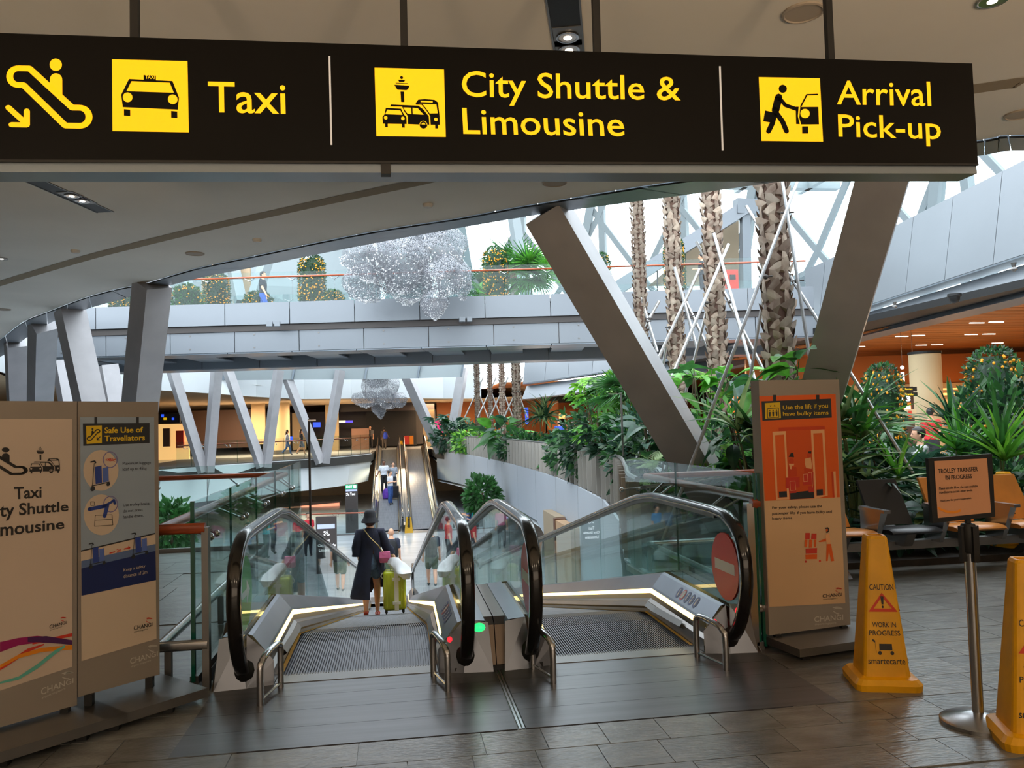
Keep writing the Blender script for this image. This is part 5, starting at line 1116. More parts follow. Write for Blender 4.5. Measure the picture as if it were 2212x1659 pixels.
# men on the far travelator
def farp(px, y): p = gnd(px, y, 0); p.z = farz(y)+.005; return p
person('man in white shirt and black trousers, rearmost of the trio on the far travelator', farp(827, 43.3), R_(178), 1.74, (214, 218, 228), (30, 30, 34), skin=M_SKIN2, arms=('down', 'out'))
person('man in white shirt and blue jeans reading a phone on the far travelator', farp(840, 41.3), R_(240), 1.7, (220, 222, 232), (54, 86, 150), arms=('fwd', 'fwd'))
person('man in grey long sleeved top behind his two companions on the far travelator', farp(847, 43.0), R_(200), 1.7, (140, 146, 158), (50, 52, 60), arms=('fwd', 'down'), long_sleeve=True)
q = farp(832, 42.3); t = thing('purple_bag', 'purple bag standing between the men on the far travelator', 'bag', tuple(q)); b = MB(); ringloft(b, [(q.x, q.y, q.z, .2, .14), (q.x, q.y, q.z+.3, .22, .15), (q.x, q.y, q.z+.5, .12, .07)]); ob('bag_body', b, cm((92, 50, 160)), t, smooth=True); ob('handle', MB().tube([(q.x-.1, q.y, q.z+.48), (q.x, q.y, q.z+.62), (q.x+.1, q.y, q.z+.48)], .015, 6), cm((60, 30, 110)), t)
q = farp(850, 42.2); t = thing('black_suitcase', 'black suitcase beside the man in blue jeans on the far travelator', 'suitcase', tuple(q)); b = MB(); b.box((q.x-.2, q.y-.13, q.z+.06), (q.x+.2, q.y+.13, q.z+.66)); ob('case', b, cm((28, 26, 34)), t); ob('handle', MB().tube([(q.x-.1, q.y+.1, q.z+.66), (q.x-.1, q.y+.1, q.z+1.0), (q.x+.1, q.y+.1, q.z+1.0), (q.x+.1, q.y+.1, q.z+.66)], .012, 6), M_INOX, t)
for s_ in (-1, 1): ob('wheel', MB().ball((q.x+.14*s_, q.y, q.z+.04), (.03, .04, .04), 8, 5), M_BLACK, t)
person('man with blue backpack pushing a case at the top of the far travelator', gnd(829, 55.2, 0), 0, 1.5, (60, 50, 46), (84, 76, 70), arms=('down', 'out'), skin=M_SKIN2)
q = gnd(832, 55.2, 0); t = thing('backpack', 'bright blue backpack on the man at the top of the far travelator', 'backpack', (q.x, q.y-.2, 1)); b = MB(); ringloft(b, [(q.x, q.y-.24, .72, .12, .08), (q.x, q.y-.25, .9, .16, .12), (q.x, q.y-.22, 1.15, .1, .07)]); ob('bag_body', b, cm((40, 70, 190)), t, smooth=True); ob('strap', MB().tube([(q.x-.08, q.y-.16, 1.1), (q.x-.09, q.y-.02, 1.24), (q.x-.1, q.y+.1, 1.12)], .02, 6), cm((30, 50, 140)), t)
person('woman with long dark hair in light blue top walking behind the far balustrade', gnd(620, 49.5, 0), R_(-80), 1.5, (150, 166, 196), (70, 104, 158), 'long', legs='walk', fem=True, arms=('swing', 'back'), long_sleeve=True)
person('woman in dark top and denim shorts walking behind the far balustrade', gnd(650, 49.0, 0), R_(-80), 1.52, (40, 48, 58), (120, 132, 150), 'long', legs='walk', fem=True, short_pants=True, arms=('swing', 'back'))
person('bald figure standing by the brown partition near the far travelator', gnd(799, 57, 0), R_(180), 1.6, (110, 110, 112), (60, 60, 64), 'none')
# bridge
fb_ = bp_(0, 0, 0)
def brp(px, off):
    for k in range(200):
        t_ = BL*k/200; p = bp_(t_, off, DECK); d = p-O_
        if CXP+F_PX*d.dot(RGT)/d.dot(FWD) >= px: return p
    return p
person('man in black polo and blue jeans walking on the bridge', brp(563, 3.0), R_(-100), 1.72, (42, 46, 54), (50, 90, 170), legs='walk', arms=('down', 'swing'), vox=.014)
person('person in dark clothes leaning on the bridge beyond the palm trunks', brp(1513, 1.6), R_(60), 1.6, (50, 52, 58), (60, 60, 66), arms=('fwd', 'down'))
q = brp(1578, 1.4); t = thing('red_bin', 'red box standing on the right part of the bridge', 'box', tuple(q)); b = MB(); b.box((q.x-.2, q.y-.2, q.z), (q.x+.2, q.y+.2, q.z+.95)); ob('case', b, pm('red_box', (214, 60, 44), .4), t); ob('label_plate', MB().box((q.x-.1, q.y-.21, q.z+.62), (q.x+.1, q.y-.2, q.z+.78)), M_DARK, t)
# check-in hall on the right
def dg_(px, D, z=0): p = atD(px, 900, D); return V((p.x, p.y, z))
seat_p = dg_(1983, 14.6)
person('seated man with glasses and grey shirt among the plants', seat_p, R_(75), 1.7, (196, 198, 200), (44, 46, 58), legs='sit', arms=('lap', 'lap'), vox=.014)
t = thing('stone_bench', 'low dark bench under the seated man among the plants', 'bench', tuple(seat_p)); b = MB(); b.box((seat_p.x-.3, seat_p.y-.9, 0), (seat_p.x+.35, seat_p.y+.9, .34)); ob('bench_block', b, M_DARK, t); b = MB(); b.box((seat_p.x-.34, seat_p.y-.94, .34), (seat_p.x+.38, seat_p.y+.94, .385)); ob('bench_top', b, M_INOXD, t)
q = dg_(1966, 14.1); t = thing('backpack', 'grey backpack beside the seated man', 'backpack', (q.x, q.y, .39)); b = MB(); ringloft(b, [(q.x, q.y, .39, .17, .12), (q.x, q.y, .6, .19, .14), (q.x, q.y, .8, .16, .11), (q.x, q.y, .88, .05, .04)]); ob('bag_body', b, cm((66, 78, 98)), t, smooth=True); b = MB(); b.box((q.x-.12, q.y-.17, .42), (q.x+.12, q.y-.12, .62)); ob('front_pocket', b, cm((54, 64, 82)), t)
person('person in red shirt standing before the beige column', dg_(2010, 21.5), R_(-60), 1.64, (196, 36, 40), (40, 40, 46), arms=('fwd', 'fwd'))
person('person in bright blue shirt beyond the far planter', gnd(1207, 38, 0), R_(150), 1.62, (60, 90, 200), (60, 62, 70))
person('woman in coral top beyond the far planter', gnd(1228, 37, 0), R_(100), 1.5, (216, 104, 100), (60, 62, 70), 'long', fem=True)
person('person in dark green top with light hair beyond the far planter', gnd(1236, 36.5, 0), R_(-90), 1.52, (50, 70, 66), (60, 62, 70), hairmat=M_HAIRB)
# ---- the woman in the navy coat with her lime suitcase
WY = 12.9; wz = feetz(WY); W0 = V((gnd(795, WY, 0).x, WY, wz))
def trav_z(y): return feetz(y)
H = 1.62
t = thing('person', 'woman in black hat and long navy coat walking down the left travelator', 'person', tuple(W0))
M = Matrix.Translation(W0) @ Matrix.Scale(H, 4); M_SC[0] = H
b = MB()
ringloft(b, [(0, 0, .50, .09, .07), (0, 0, .54, .094, .07), (0, .005, .62, .072, .055), (0, .005, .70, .084, .062), (0, 0, .78, .09, .058), (0, -.002, .825, .05, .04), (0, 0, .86, .03, .032)], M=M)
ringloft(b, [(0, .024, .872, .022, .026), (0, .02, .885, .035, .042), (0, .014, .91, .042, .053), (0, .012, .935, .045, .056), (0, .008, .965, .042, .053), (0, .004, .99, .027, .036), (0, .004, 1.0, .008, .01)], 14, M)
b.tube([M @ V((0, 0, .83)), M @ V((0, .01, .89))], [.031*H, .03*H], 10)
la = [(-.098, 0, .795), (-.135, -.02, .655), (-.115, .06, .555)]; ra = [(.098, 0, .795), (.148, .02, .66), (.205, .075, .565)]
for A, s_ in ((la, -1), (ra, 1)):
    limb(b, A, [.032, .025, .017], M); d = (V(A[2])-V(A[1])).normalized(); side = d.cross(V((0, 0, 1))).normalized(); nn = d.cross(side)
    b.tube([M @ V(A[2]), M @ (V(A[2])+d*.03), M @ (V(A[2])+d*.048)], [.015*H, .02*H, .018*H], 7)
    for k in range(4):
        p0 = V(A[2])+d*.044+side*(k-1.5)*.0092; L = (.033, .04, .037, .028)[k]; p1 = p0+d*L*.5-V((0, 0, .008)); p2 = p1+d*L*.2-V((0, 0, L*.55)); b.tube([M @ p0, M @ p1, M @ p2], [.0058*H, .0052*H, .004*H], 5)
    p0 = V(A[2])+d*.014-side*.015*s_; b.tube([M @ p0, M @ (p0+d*.02-side*.012*s_), M @ (p0+d*.034-side*.012*s_-V((0, 0, .01)))], [.007*H, .006*H, .0045*H], 5)
stp = .085*SL
legsW = [[(-.045, 0, .5), (-.052, -.0, .28), (-.05, -.05, .17), (-.05, -.06, .05)], [(.045, 0, .5), (.056, .075, .285), (.056, .08, .18), (.055, .09, .03)]]
for L in legsW: limb(b, L, [.056, .036, .033, .019], M)
remesh('body', b, M_SKIN, t, .0085)
for s_ in (-1, 1): ob('eye', MB().ball(M @ V((.018*s_, .064, .94)), .006*H, 6, 4), M_EYE, t)
ob('mouth', MB().ball(M @ V((0, .066, .896)), (.014*H, .006*H, .004*H), 8, 4), M_LIP, t)
b = MB(); ringloft(b, [(0, -.004, .99, .035, .045), (0, -.008, .95, .05, .06), (0, -.012, .91, .052, .052), (0, -.018, .875, .046, .036), (0, -.02, .86, .02, .015)], 14, M); ob('hair', b, M_HAIRB, t, smooth=True)
b = MB(); n = 20; rg = [(.895, .082, .09), (.9, .086, .095), (.94, .064, .074), (.955, .058, .068), (.99, .054, .064), (1.012, .042, .05), (1.022, .02, .024), (1.024, .004, .005)]
ringloft(b, [(0, 0, z+.0, a, c) for z, a, c in rg], n, M); ob('bucket_hat', b, cm((24, 24, 30)), t, smooth=True)
# coat: open at the back below the waist
M_COAT = pm('navy_coat', (22, 25, 44), .85, var=.15, vs=10)
b = MB(); n = 40; rows = [(.845, .036, .036, 0), (.825, .07, .05, 0), (.80, .102, .064, 0), (.76, .108, .074, 0), (.70, .104, .074, 0), (.64, .1, .074, 0), (.60, .104, .08, .14), (.52, .122, .094, .42), (.44, .142, .112, .56), (.36, .164, .132, .62), (.28, .186, .152, .66), (.2, .206, .172, .66)]
vs = []
for z, rx, ry, gap in rows:
    for k in range(n+1):
        a = -PI/2+.30+gap/2+(2*PI-gap-.001)*k/n; f = 1+.05*math.sin(a*7+1)*max(0, (.7-z)*1.6)
        zz = z+(.035 if z < .3 else 0)*(1 if math.cos(a) > 0 else -.4)
        vs.append(M @ V((rx*f*math.cos(a), ry*f*math.sin(a)-(.84-z)*.01, zz)))
b.add(vs, [(i*(n+1)+k, i*(n+1)+k+1, (i+1)*(n+1)+k+1, (i+1)*(n+1)+k) for i in range(len(rows)-1) for k in range(n)])
ct_ = ob('coat', b, M_COAT, t, smooth='all')
for A, dz_ in ((la, 0), (ra, 0)):
    q = V(A[1])*.45+V(A[2])*.55
    b = MB().tube([M @ (V(A[0])*.62+V((0, 0, .305))), M @ (V(A[0])+V((0, 0, .006))), M @ (V(A[0])*.5+V(A[1])*.5), M @ V(A[1]), M @ q, M @ (q-V((0, .0, .03)))], [.036*H, .05*H, .047*H, .045*H, .052*H, .058*H], 14, cap=False); ob('sleeve', b, M_COAT, ct_, smooth='all')
b = MB(); ringloft(b, [(0, 0, .44, .085, .07), (0, 0, .52, .1, .078), (0, 0, .6, .085, .066)], M=M)
for L in legsW: limb(b, [L[0], tuple(V(L[0])*.5+V(L[1])*.5)], [.062, .058], M)
remesh('shorts', b, pm('denim_blue', (92, 116, 142), .85, var=.2, vs=20), t, .014)
for L in legsW:
    q = M @ V((L[3][0], L[3][1]+.03, 0)); q.z = trav_z(q.y)+.001+(.03 if L is legsW[0] else 0)
    s_ = MB(); s_.ball(q+V((0, .0, .026)), (.043, .125, .03), 12, 7); s_.box((q.x-.036, q.y-.11, q.z), (q.x+.036, q.y+.1, q.z+.014)); s_.tube([q+V((-.036, -.03, .04)), q+V((0, -.03, .075)), q+V((.036, -.03, .04))], .008, 6); ob('sandal', s_, pm('red_sandal', (176, 62, 38), .5) if 'red_sandal' not in MATS else MATS['red_sandal'], t, smooth=True)
# pink shoulder bag with strap
bq = M @ V((.125, -.03, .575)); t2 = thing('shoulder_bag', 'small pink shoulder bag hanging at the hip of the woman in navy', 'bag', tuple(bq))
M_PINK = pm('pink_leather', (196, 96, 136), .45); b = MB(); ringloft(b, [(bq.x+.02, bq.y-.09, bq.z-.1, .075, .03), (bq.x+.02, bq.y-.1, bq.z-.06, .088, .045), (bq.x+.02, bq.y-.1, bq.z+.03, .085, .04), (bq.x+.02, bq.y-.1, bq.z+.06, .07, .02)], 16); ob('bag_body', b, M_PINK, t2, smooth=True)
b = MB(); b.hexa([(bq.x-.06, bq.y-.15, bq.z-.02), (bq.x+.1, bq.y-.15, bq.z-.02), (bq.x+.1, bq.y-.14, bq.z-.02), (bq.x-.06, bq.y-.14, bq.z-.02), (bq.x-.06, bq.y-.12, bq.z+.065), (bq.x+.1, bq.y-.12, bq.z+.065), (bq.x+.1, bq.y-.08, bq.z+.07), (bq.x-.06, bq.y-.08, bq.z+.07)]); ob('flap', b, M_PINK, t2)
ob('strap', MB().tube([bq+V((0, -.1, .05)), M @ V((.08, -.105, .68)), M @ V((.0, -.1, .76)), M @ V((-.05, -.062, .825)), M @ V((-.062, .01, .838)), M @ V((-.04, .08, .77))], .009, 6), pm('strap_gold', (150, 126, 78), .4, .5), t2)
# lime suitcase
SY = 12.75; sq_ = V((gnd(845, SY, 0).x, SY, feetz(SY)+.002)); M_LIME = pm('lime_shell', (178, 188, 40), .28, coat=.3, var=.04, vs=5); M_CREAM = pm('cream_trim', (226, 224, 210), .45)
t3 = thing('suitcase', 'lime green hard shell suitcase with cream straps rolling beside the woman', 'suitcase', tuple(sq_))
def rbox(c, hx, hy, z0, z1, r=.04):
    b = MB(); rings = []
    for z, k in ((z0, r*.8), (z0+r*.5, r*.2), (z0+r, 0), (z1-r, 0), (z1-r*.5, r*.2), (z1, r*.8)):
        rings.append([V((c.x+sx_*(hx-k-r)+(r)*math.cos(a), c.y+sy_*(hy-k-r)+r*math.sin(a), z)) for sx_, sy_, a0 in ((1, 1, 0), (-1, 1, 90), (-1, -1, 180), (1, -1, 270)) for a in (R_(a0), R_(a0+45), R_(a0+90))])
    n = 12; return b.add([p for r_ in rings for p in r_], [(i*n+k, i*n+(k+1) % n, (i+1)*n+(k+1) % n, (i+1)*n+k) for i in range(5) for k in range(n)]+[tuple(range(n))[::-1], tuple(5*n+k for k in range(n))])
z0 = sq_.z+.075; z1 = z0+.6
ob('shell', rbox(sq_, .175, .125, z0, z1), M_LIME, t3, smooth=True)
for x in (-.115, -.06, .1, .14): ob('shell_rib', MB().box((sq_.x+x-.008, sq_.y-.129, z0+.05), (sq_.x+x+.008, sq_.y-.12, z1-.05)), M_LIME, t3)
for x in (.03,):
    ob('strap', MB().box((sq_.x+x-.032, sq_.y-.132, z0+.0), (sq_.x+x+.032, sq_.y-.124, z1+.004)).box((sq_.x+x-.032, sq_.y-.13, z1-.002), (sq_.x+x+.032, sq_.y+.13, z1+.006)), M_CREAM, t3)
    for z in (z0+.12, z1-.12): ob('buckle', MB().box((sq_.x+x-.06, sq_.y-.145, z-.022), (sq_.x+x+.06, sq_.y-.13, z+.022)), M_CREAM, t3)
ob('side_handle', MB().tube([(sq_.x-.18, sq_.y-.02, z1-.12), (sq_.x-.205, sq_.y-.02, z1-.08), (sq_.x-.18, sq_.y-.02, z1-.03)], .009, 6), M_CREAM, t3)
ob('top_handle', MB().tube([(sq_.x-.06, sq_.y, z1), (sq_.x-.05, sq_.y, z1+.03), (sq_.x+.05, sq_.y, z1+.03), (sq_.x+.06, sq_.y, z1)], .009, 6), M_CREAM, t3)
ob('trolley_handle', MB().tube([(sq_.x-.15, sq_.y+.1, z1-.02), (sq_.x-.15, sq_.y+.1, z1+.27), (sq_.x-.06, sq_.y+.1, z1+.27), (sq_.x-.06, sq_.y+.1, z1-.02)], .009, 6), M_INOX, t3)
for x, y in ((-.13, -.09), (.13, -.09), (-.13, .09), (.13, .09)):
    ob('wheel', MB().ball((sq_.x+x, sq_.y+y, sq_.z+.03-y*SL), (.016, .03, .03), 10, 6).box((sq_.x+x-.02, sq_.y+y-.02, sq_.z+.045), (sq_.x+x+.02, sq_.y+y+.02, z0+.01)), M_BLACK, t3)
b = MB(); bqq = V((sq_.x+.06, sq_.y-.04, z1)); rr = random.Random(4); rings = []
for i, (z, rx, ry, ox) in enumerate(((-.12, .05, .03, .13), (-.02, .12, .1, .08), (.04, .15, .11, .03), (.11, .13, .08, -.02), (.16, .09, .05, -.05), (.2, .05, .02, -.06))):
    rings.append([V((bqq.x+ox+rx*(1+.22*rr.uniform(-1, 1))*math.cos(2*PI*k/14), bqq.y+ry*(1+.2*rr.uniform(-1, 1))*math.sin(2*PI*k/14)-(.12 if z < 0 else 0), bqq.z+z)) for k in range(14)])
b.add([p for r in rings for p in r], [(i*14+k, i*14+(k+1) % 14, (i+1)*14+(k+1) % 14, (i+1)*14+k) for i in range(5) for k in range(14)]+[tuple(range(14)), tuple(70+k for k in range(14))])
tag(ob('plastic_bag', b, pm('white_plastic_bag', (226, 228, 232), .4), smooth=True), 'white plastic bag lying on top of the lime suitcase', 'bag')
def finalize_skins():
    bpy.context.view_layer.update(); dgp = bpy.context.evaluated_depsgraph_get()
    for o in SKINS:
        me = bpy.data.meshes.new_from_object(o.evaluated_get(dgp)); old = o.data; o.modifiers.clear(); o.data = me
        if not me.materials: me.materials.append(old.materials[0])
        me.polygons.foreach_set('use_smooth', [True]*len(me.polygons))
# ================================================================ PLANTS
def leafmat(name, c, rnd=.25):
    m = pm(name, c, .42, var=.16, vs=3, rnd=rnd); t = m.node_tree; b = t.nodes['Principled BSDF']; o = t.nodes['Material Output']
    tl = t.nodes.new('ShaderNodeBsdfTranslucent'); mx = t.nodes.new('ShaderNodeMixShader'); mx.inputs[0].default_value = .3
    src = b.inputs['Base Color'].links[0].from_socket; t.links.new(src, tl.inputs[0])
    t.links.new(b.outputs[0], mx.inputs[1]); t.links.new(tl.outputs[0], mx.inputs[2]); t.links.new(mx.outputs[0], o.inputs[0]); return m
L_BR = leafmat('leaf_bright', (84, 150, 50)); L_MID = leafmat('leaf_mid', (54, 102, 50)); L_DK = leafmat('leaf_dark', (34, 68, 44)); L_BL = leafmat('leaf_glossy', (50, 86, 68)); L_LIM = leafmat('leaf_lime', (112, 168, 56)); L_STR = leafmat('leaf_pale_striped', (128, 152, 98))
M_STEM = pm('green_stem', (84, 98, 56), .6); M_BARK = pm('thin_bark', (96, 78, 60), .8)
def ribleaf(n, width, length=1, droop=.35, fold=.25, start=.0):
    b = MB(); A = []; C = []; B = []
    for i in range(n+1):
        t = i/n; y = start+length*t*(1-.12*droop*t); z = -droop*length*t*t; w_ = width(t)
        A.append((-w_, y, z+fold*w_)); C.append((0, y, z)); B.append((w_, y, z+fold*w_))
    b.strip(A, C); b.strip(C, B); return b
def blade_mb(dr=.5): return ribleaf(5, lambda t: .055*(1-t)**.6*(1 if t > .05 else .6)+.001, 1, dr, .5)
def ovate_mb(dr=.3): return ribleaf(5, lambda t: .26*math.sin(PI*min(1, t*.96+.02))**.8*(1.15-.5*t)+.002, 1, dr, .3)
def petioled(b, l, r=.012):
    b.v = [(x, y+l, z) for x, y, z in b.v]; b.tube([(0, 0, -l*.25), (0, l*.5, -l*.02), (0, l, 0)], r, 4); return b
def palmate_mb(k=7):
    b = MB()
    for i in range(k):
        a = R_(-105+210*i/(k-1)); L = .62*(1-.25*abs(math.sin(a/1.6))); q = ribleaf(3, lambda t: .1*math.sin(PI*min(1, t*.9+.1))+.004, L, .3, .3)
        ca, sa = math.cos(a), math.sin(a); q.v = [(x*ca+y*sa, -x*sa+y*ca, z) for x, y, z in q.v]; b.add(q.v, q.f)
    return petioled(b, .45)
def fan_mb(k=18):
    b = MB()
    for i in range(k):
        a = R_(-110+220*i/(k-1)); q = ribleaf(3, lambda t: .035*(1-t*.85)+.002, .75*(1-.1*(i % 2)), .22, .8); ca, sa = math.cos(a), math.sin(a)
        q.v = [(x*ca+y*sa, -x*sa+y*ca, z) for x, y, z in q.v]; b.add(q.v, q.f)
    return petioled(b, .5)
def fern_mb(k=11):
    b = MB()
    for i in range(k):
        t = (i+.6)/k; y = t; z = -.4*t*t
        for s in (-1, 1):
            L = .26*math.sin(PI*(t*.85+.12)); d = V((s*L, L*.45, -.05*L)); w_ = V((0, .03, 0)); p = V((0, y, z)); b.add([p-w_, p+d, p+w_, p+d*.5+w_*1.6], [(0, 1, 3), (0, 3, 2)])
    b.tube([(0, 0, 0), (0, .5, -.1), (0, 1, -.4)], .008, 3); return b
LM = {}
def lm(kind, m):
    if (kind, m.name) not in LM:
        f = {'blade': lambda: blade_mb(.5), 'stiff': lambda: blade_mb(.12), 'ovate': lambda: petioled(ovate_mb(), .12), 'broad': lambda: petioled(ovate_mb(.45), .3), 'palmate': palmate_mb, 'fan': fan_mb, 'fern': fern_mb}[kind]
        LM[(kind, m.name)] = mesh(f(), 'leaf', m, smooth=True, fix=False)
    return LM[(kind, m.name)]
def plant(name, label, base, kind, mats, n, size, h, spread=.5, elev=(10, 75), stem=True, seed=1, group=None, nst=3, cat='plant', top=False):
    r = random.Random(seed); base = V(base); t = thing(name, label, cat, tuple(base), 0, group)
    tips = []
    sb = MB()
    for k in range(nst):
        a = r.uniform(0, 6.28); tip = base+V((math.cos(a)*spread*.55*r.uniform(.3, 1), math.sin(a)*spread*.55*r.uniform(.3, 1), h*r.uniform(.8, 1))); mid = base*.5+tip*.5+V((r.uniform(-.06, .06), r.uniform(-.06, .06), 0)); tips.append((base, mid, tip))
        if stem: sb.tube([base, mid, tip], [.022, .018, .01], 5)
    if stem: ob('stem', sb, M_BARK if kind in ('ovate', 'palmate', 'broad') else M_STEM, t, kind='stuff')
    ms = [lm(kind, m) for m in mats]; I = t.matrix_basis.inverted()
    for i in range(n):
        b0, m0, t0 = tips[i % len(tips)]; u = 1 if kind in ('blade', 'stiff', 'fan') or top else r.uniform(.22, 1)**.7
        p = (b0*(1-2*u)+m0*2*u) if u < .5 else (m0*(2-2*u)+t0*(2*u-1))
        o = bpy.data.objects.new('leaf', r.choice(ms)); COL.objects.link(o); o.parent = t; o.matrix_parent_inverse = I
        az = 2.399*i+r.uniform(-.5, .5); el = R_(r.uniform(*elev)); s = size*r.uniform(.7, 1.1)
        o.matrix_basis = Matrix.Translation(p) @ Matrix.Rotation(az, 4, 'Z') @ Matrix.Rotation(el, 4, 'X') @ Matrix.Rotation(r.uniform(-.5, .5), 4, 'Y') @ Matrix.Scale(s, 4)
    return t
def leafcloud(n, rx, ry, rz, lw, r, mode='ball', c=(0, 0, 0)):
    b = MB()
    for i in range(n):
        if mode == 'ball':
            d = V((r.gauss(0, 1), r.gauss(0, 1), r.gauss(0, 1))).normalized(); k = r.uniform(.62, 1.06); p = V((d.x*rx, d.y*ry, d.z*rz))*k
        else:  # column with a domed top, height rz
            a = r.uniform(0, 6.28); z = r.uniform(0, rz); q = 1 if z < rz-rx else math.sqrt(max(0, 1-((z-rz+rx)/rx)**2)); k = r.uniform(.8, 1.04)*max(.12, q); p = V((rx*k*math.cos(a), ry*k*math.sin(a), z)); d = V((math.cos(a), math.sin(a), .35+(.8 if q < .8 else 0))).normalized()
        x = d.cross(V((r.uniform(-1, 1), r.uniform(-1, 1), r.uniform(-1, 1)))).normalized(); y = (d+V((r.uniform(-.8, .8), r.uniform(-.8, .8), r.uniform(-.9, .5)))).normalized(); l = lw*r.uniform(.7, 1.3)
        p = p+V(c); b.add([p, p+y*l*.5+x*l*.24, p+y*l, p+y*l*.5-x*l*.24], [(0, 1, 2, 3)])
    return b
def bush(label, base, rx, ry, rz, n, lw, mats, seed, cat='shrub'):
    r = random.Random(seed); t = thing('leafy_shrub', label, cat, tuple(base)); c = (base[0], base[1], base[2]+rz*.95)
    ob('stem', MB().tube([base, (base[0], base[1], base[2]+rz)], .03, 5), M_BARK, t)
    b = MB()
    for k, m in enumerate(mats):
        q = leafcloud(n//len(mats), rx, ry, rz, lw, r, c=c); b.cur = k; b.add(q.v, q.f)
    ob('foliage', mesh(b, 'foliage', mats, fix=False), mats, t, kind='stuff'); return t
bed = MB(); bp2 = [V((2.75, 8.6, .06)), V((3.4, 8.1, .06)), V((3.9, 7.5, .06)), V((9.6, 7.5, .06)), V((10.4, 12, .06)), V((9.2, 16, .06)), V((7.4, 22, .06)), V((6.4, 30, .06)), V((5.6, 40, .06)), V((4.2, 46.5, .06))]+[p+V((.2, .1, .06)) for p in reversed(RWALL[3:-2])]
bed.prism(bp2, (0, 0, -.07)); tag(ob('planting_bed', bed, pm('dark_soil', (34, 28, 22), .95, var=.2, vs=8)), 'dark soil bed running along the railing behind the bench', 'soil')
def gp(px, D, z=.06): p = atD(px, 900, D); return V((p.x, p.y, z))
def yD(px, y): d = ray(px, 900); return y*math.hypot(d.x, d.y)/d.y
def ht(px, py, D): return atD(px, py, D).z-.06
n_ = [100]
def P_(name, label, px, py, D, kind, mats, n, size, spread, **k):
    n_[0] += 1; return plant(name, label, gp(px, D), kind, mats, n, size, max(.12, ht(px, py, D)), spread, seed=n_[0], **k)
# left part of the big bed, behind the large column
P_('fan_palm', 'fan palm with bright split leaves left of the large column', 1352, 852, 16.6, 'fan', [L_BR, L_MID], 16, .95, .6, elev=(0, 70))
P_('palmate_shrub', 'tall shrub with lobed light leaves reaching over the mesh railing', 1300, 800, 18.2, 'palmate', [L_LIM, L_BR, L_MID], 60, .62, 1.6, elev=(-25, 40), nst=7)
P_('palmate_shrub', 'dark lobed leaf shrub behind the slim grey post', 1335, 905, 16.2, 'palmate', [L_DK, L_MID], 60, .6, 1.0, elev=(-15, 40), nst=6)
P_('broadleaf_plant', 'broad bluish leaves hanging over the railing left of the slim post', 1270, 915, 20.0, 'broad', [L_BL, L_DK], 60, .6, 1.2, elev=(-20, 40), nst=6)
bush('dense dark shrub filling the bed behind the mesh railing', gp(1300, 20), 1.3, 1.1, 1.0, 1400, .2, [L_DK, L_MID], 5)
bush('dense mid green shrub left of the large column foot', gp(1405, 14.8), .85, .8, .9, 1200, .17, [L_DK, L_MID, L_BL], 6)
P_('broadleaf_plant', 'large glossy leaves just left of the large column', 1415, 905, 13.8, 'broad', [L_BL, L_DK, L_MID], 46, .5, .9, elev=(-20, 35), nst=5)
P_('fern', 'pale striped fern at the foot of the large column', 1400, 985, 13.0, 'fern', [L_STR], 16, .5, .3, elev=(0, 60), nst=2)
P_('fern', 'low fern under the large column beside the glass', 1470, 1005, 11.8, 'fern', [L_MID, L_DK], 26, .6, .7, elev=(0, 60))
bush('round shrub with fresh green crown right of the large column', gp(1558, 12.4), .72, .7, .86, 1900, .15, [L_BR, L_MID, L_DK], 7)
bush('dark shrub below the fresh green crown', gp(1590, 11.6), .6, .6, .5, 1000, .15, [L_DK, L_MID], 8)
P_('palm_seedling', 'bright feathery palm leaves beside the foot of the large column', 1590, 985, 10.6, 'fern', [L_LIM, L_BR], 16, .62, .3, elev=(10, 65), nst=2)
P_('broadleaf_plant', 'bright broad leaves under the middle palm trunks', 1490, 785, 13.4, 'broad', [L_BR, L_MID, L_BL], 34, .55, 1.4, elev=(-20, 35), nst=6, top=True)
P_('broadleaf_plant', 'large bright green leaves above the orange poster stand', 1690, 795, 10.6, 'broad', [L_BR, L_MID], 30, .58, .7, elev=(-15, 35), nst=5, top=True)
P_('feathery_shrub', 'lime feathery leaves high among the tree props', 1520, 760, 14.2, 'fern', [L_LIM], 12, .7, .6, elev=(0, 40), nst=3)
P_('broadleaf_plant', 'dark broad leaves beside the left edge of the orange poster stand', 1620, 870, 10.2, 'broad', [L_DK, L_MID], 40, .48, .7, elev=(-35, 30), nst=5)
P_('long_leaf_plant', 'arching long leaves left of the orange poster stand', 1612, 930, 9.9, 'blade', [L_MID, L_STR], 34, .8, .3, elev=(25, 85), nst=3)
# right of the orange stand
P_('spider_plant', 'pale arching spider plant right of the orange poster stand', 1838, 905, yD(1838, 9.0), 'blade', [L_STR, L_MID, L_BR], 60, .95, .35, elev=(15, 85), nst=4)
P_('palmate_shrub', 'lobed leaf shrub behind the spider plant', 1846, 905, yD(1846, 9.9), 'palmate', [L_MID, L_DK], 40, .55, .9, elev=(-25, 35), nst=5)
P_('spider_plant', 'low dark spider plant behind the first tan seat', 1835, 1000, yD(1835, 8.3), 'blade', [L_MID, L_DK, L_STR], 46, .85, .4, elev=(5, 75), nst=4)
P_('sword_plant', 'stiff upright sword leaves behind the black seat', 1938, 1005, yD(1938, 8.0), 'stiff', [L_LIM, L_BR], 9, .62, .12, elev=(45, 88), stem=False, nst=1)
P_('broadleaf_plant', 'broad pale leaves between black seat and notice', 1990, 1060, yD(1990, 8.2), 'broad', [L_BL, L_STR], 18, .42, .3, elev=(0, 50), nst=3)
P_('long_leaf_plant', 'long dark leaves behind the left end of the bench', 1880, 1050, yD(1880, 8.2), 'blade', [L_DK, L_STR], 30, .7, .3, elev=(10, 70), nst=3)
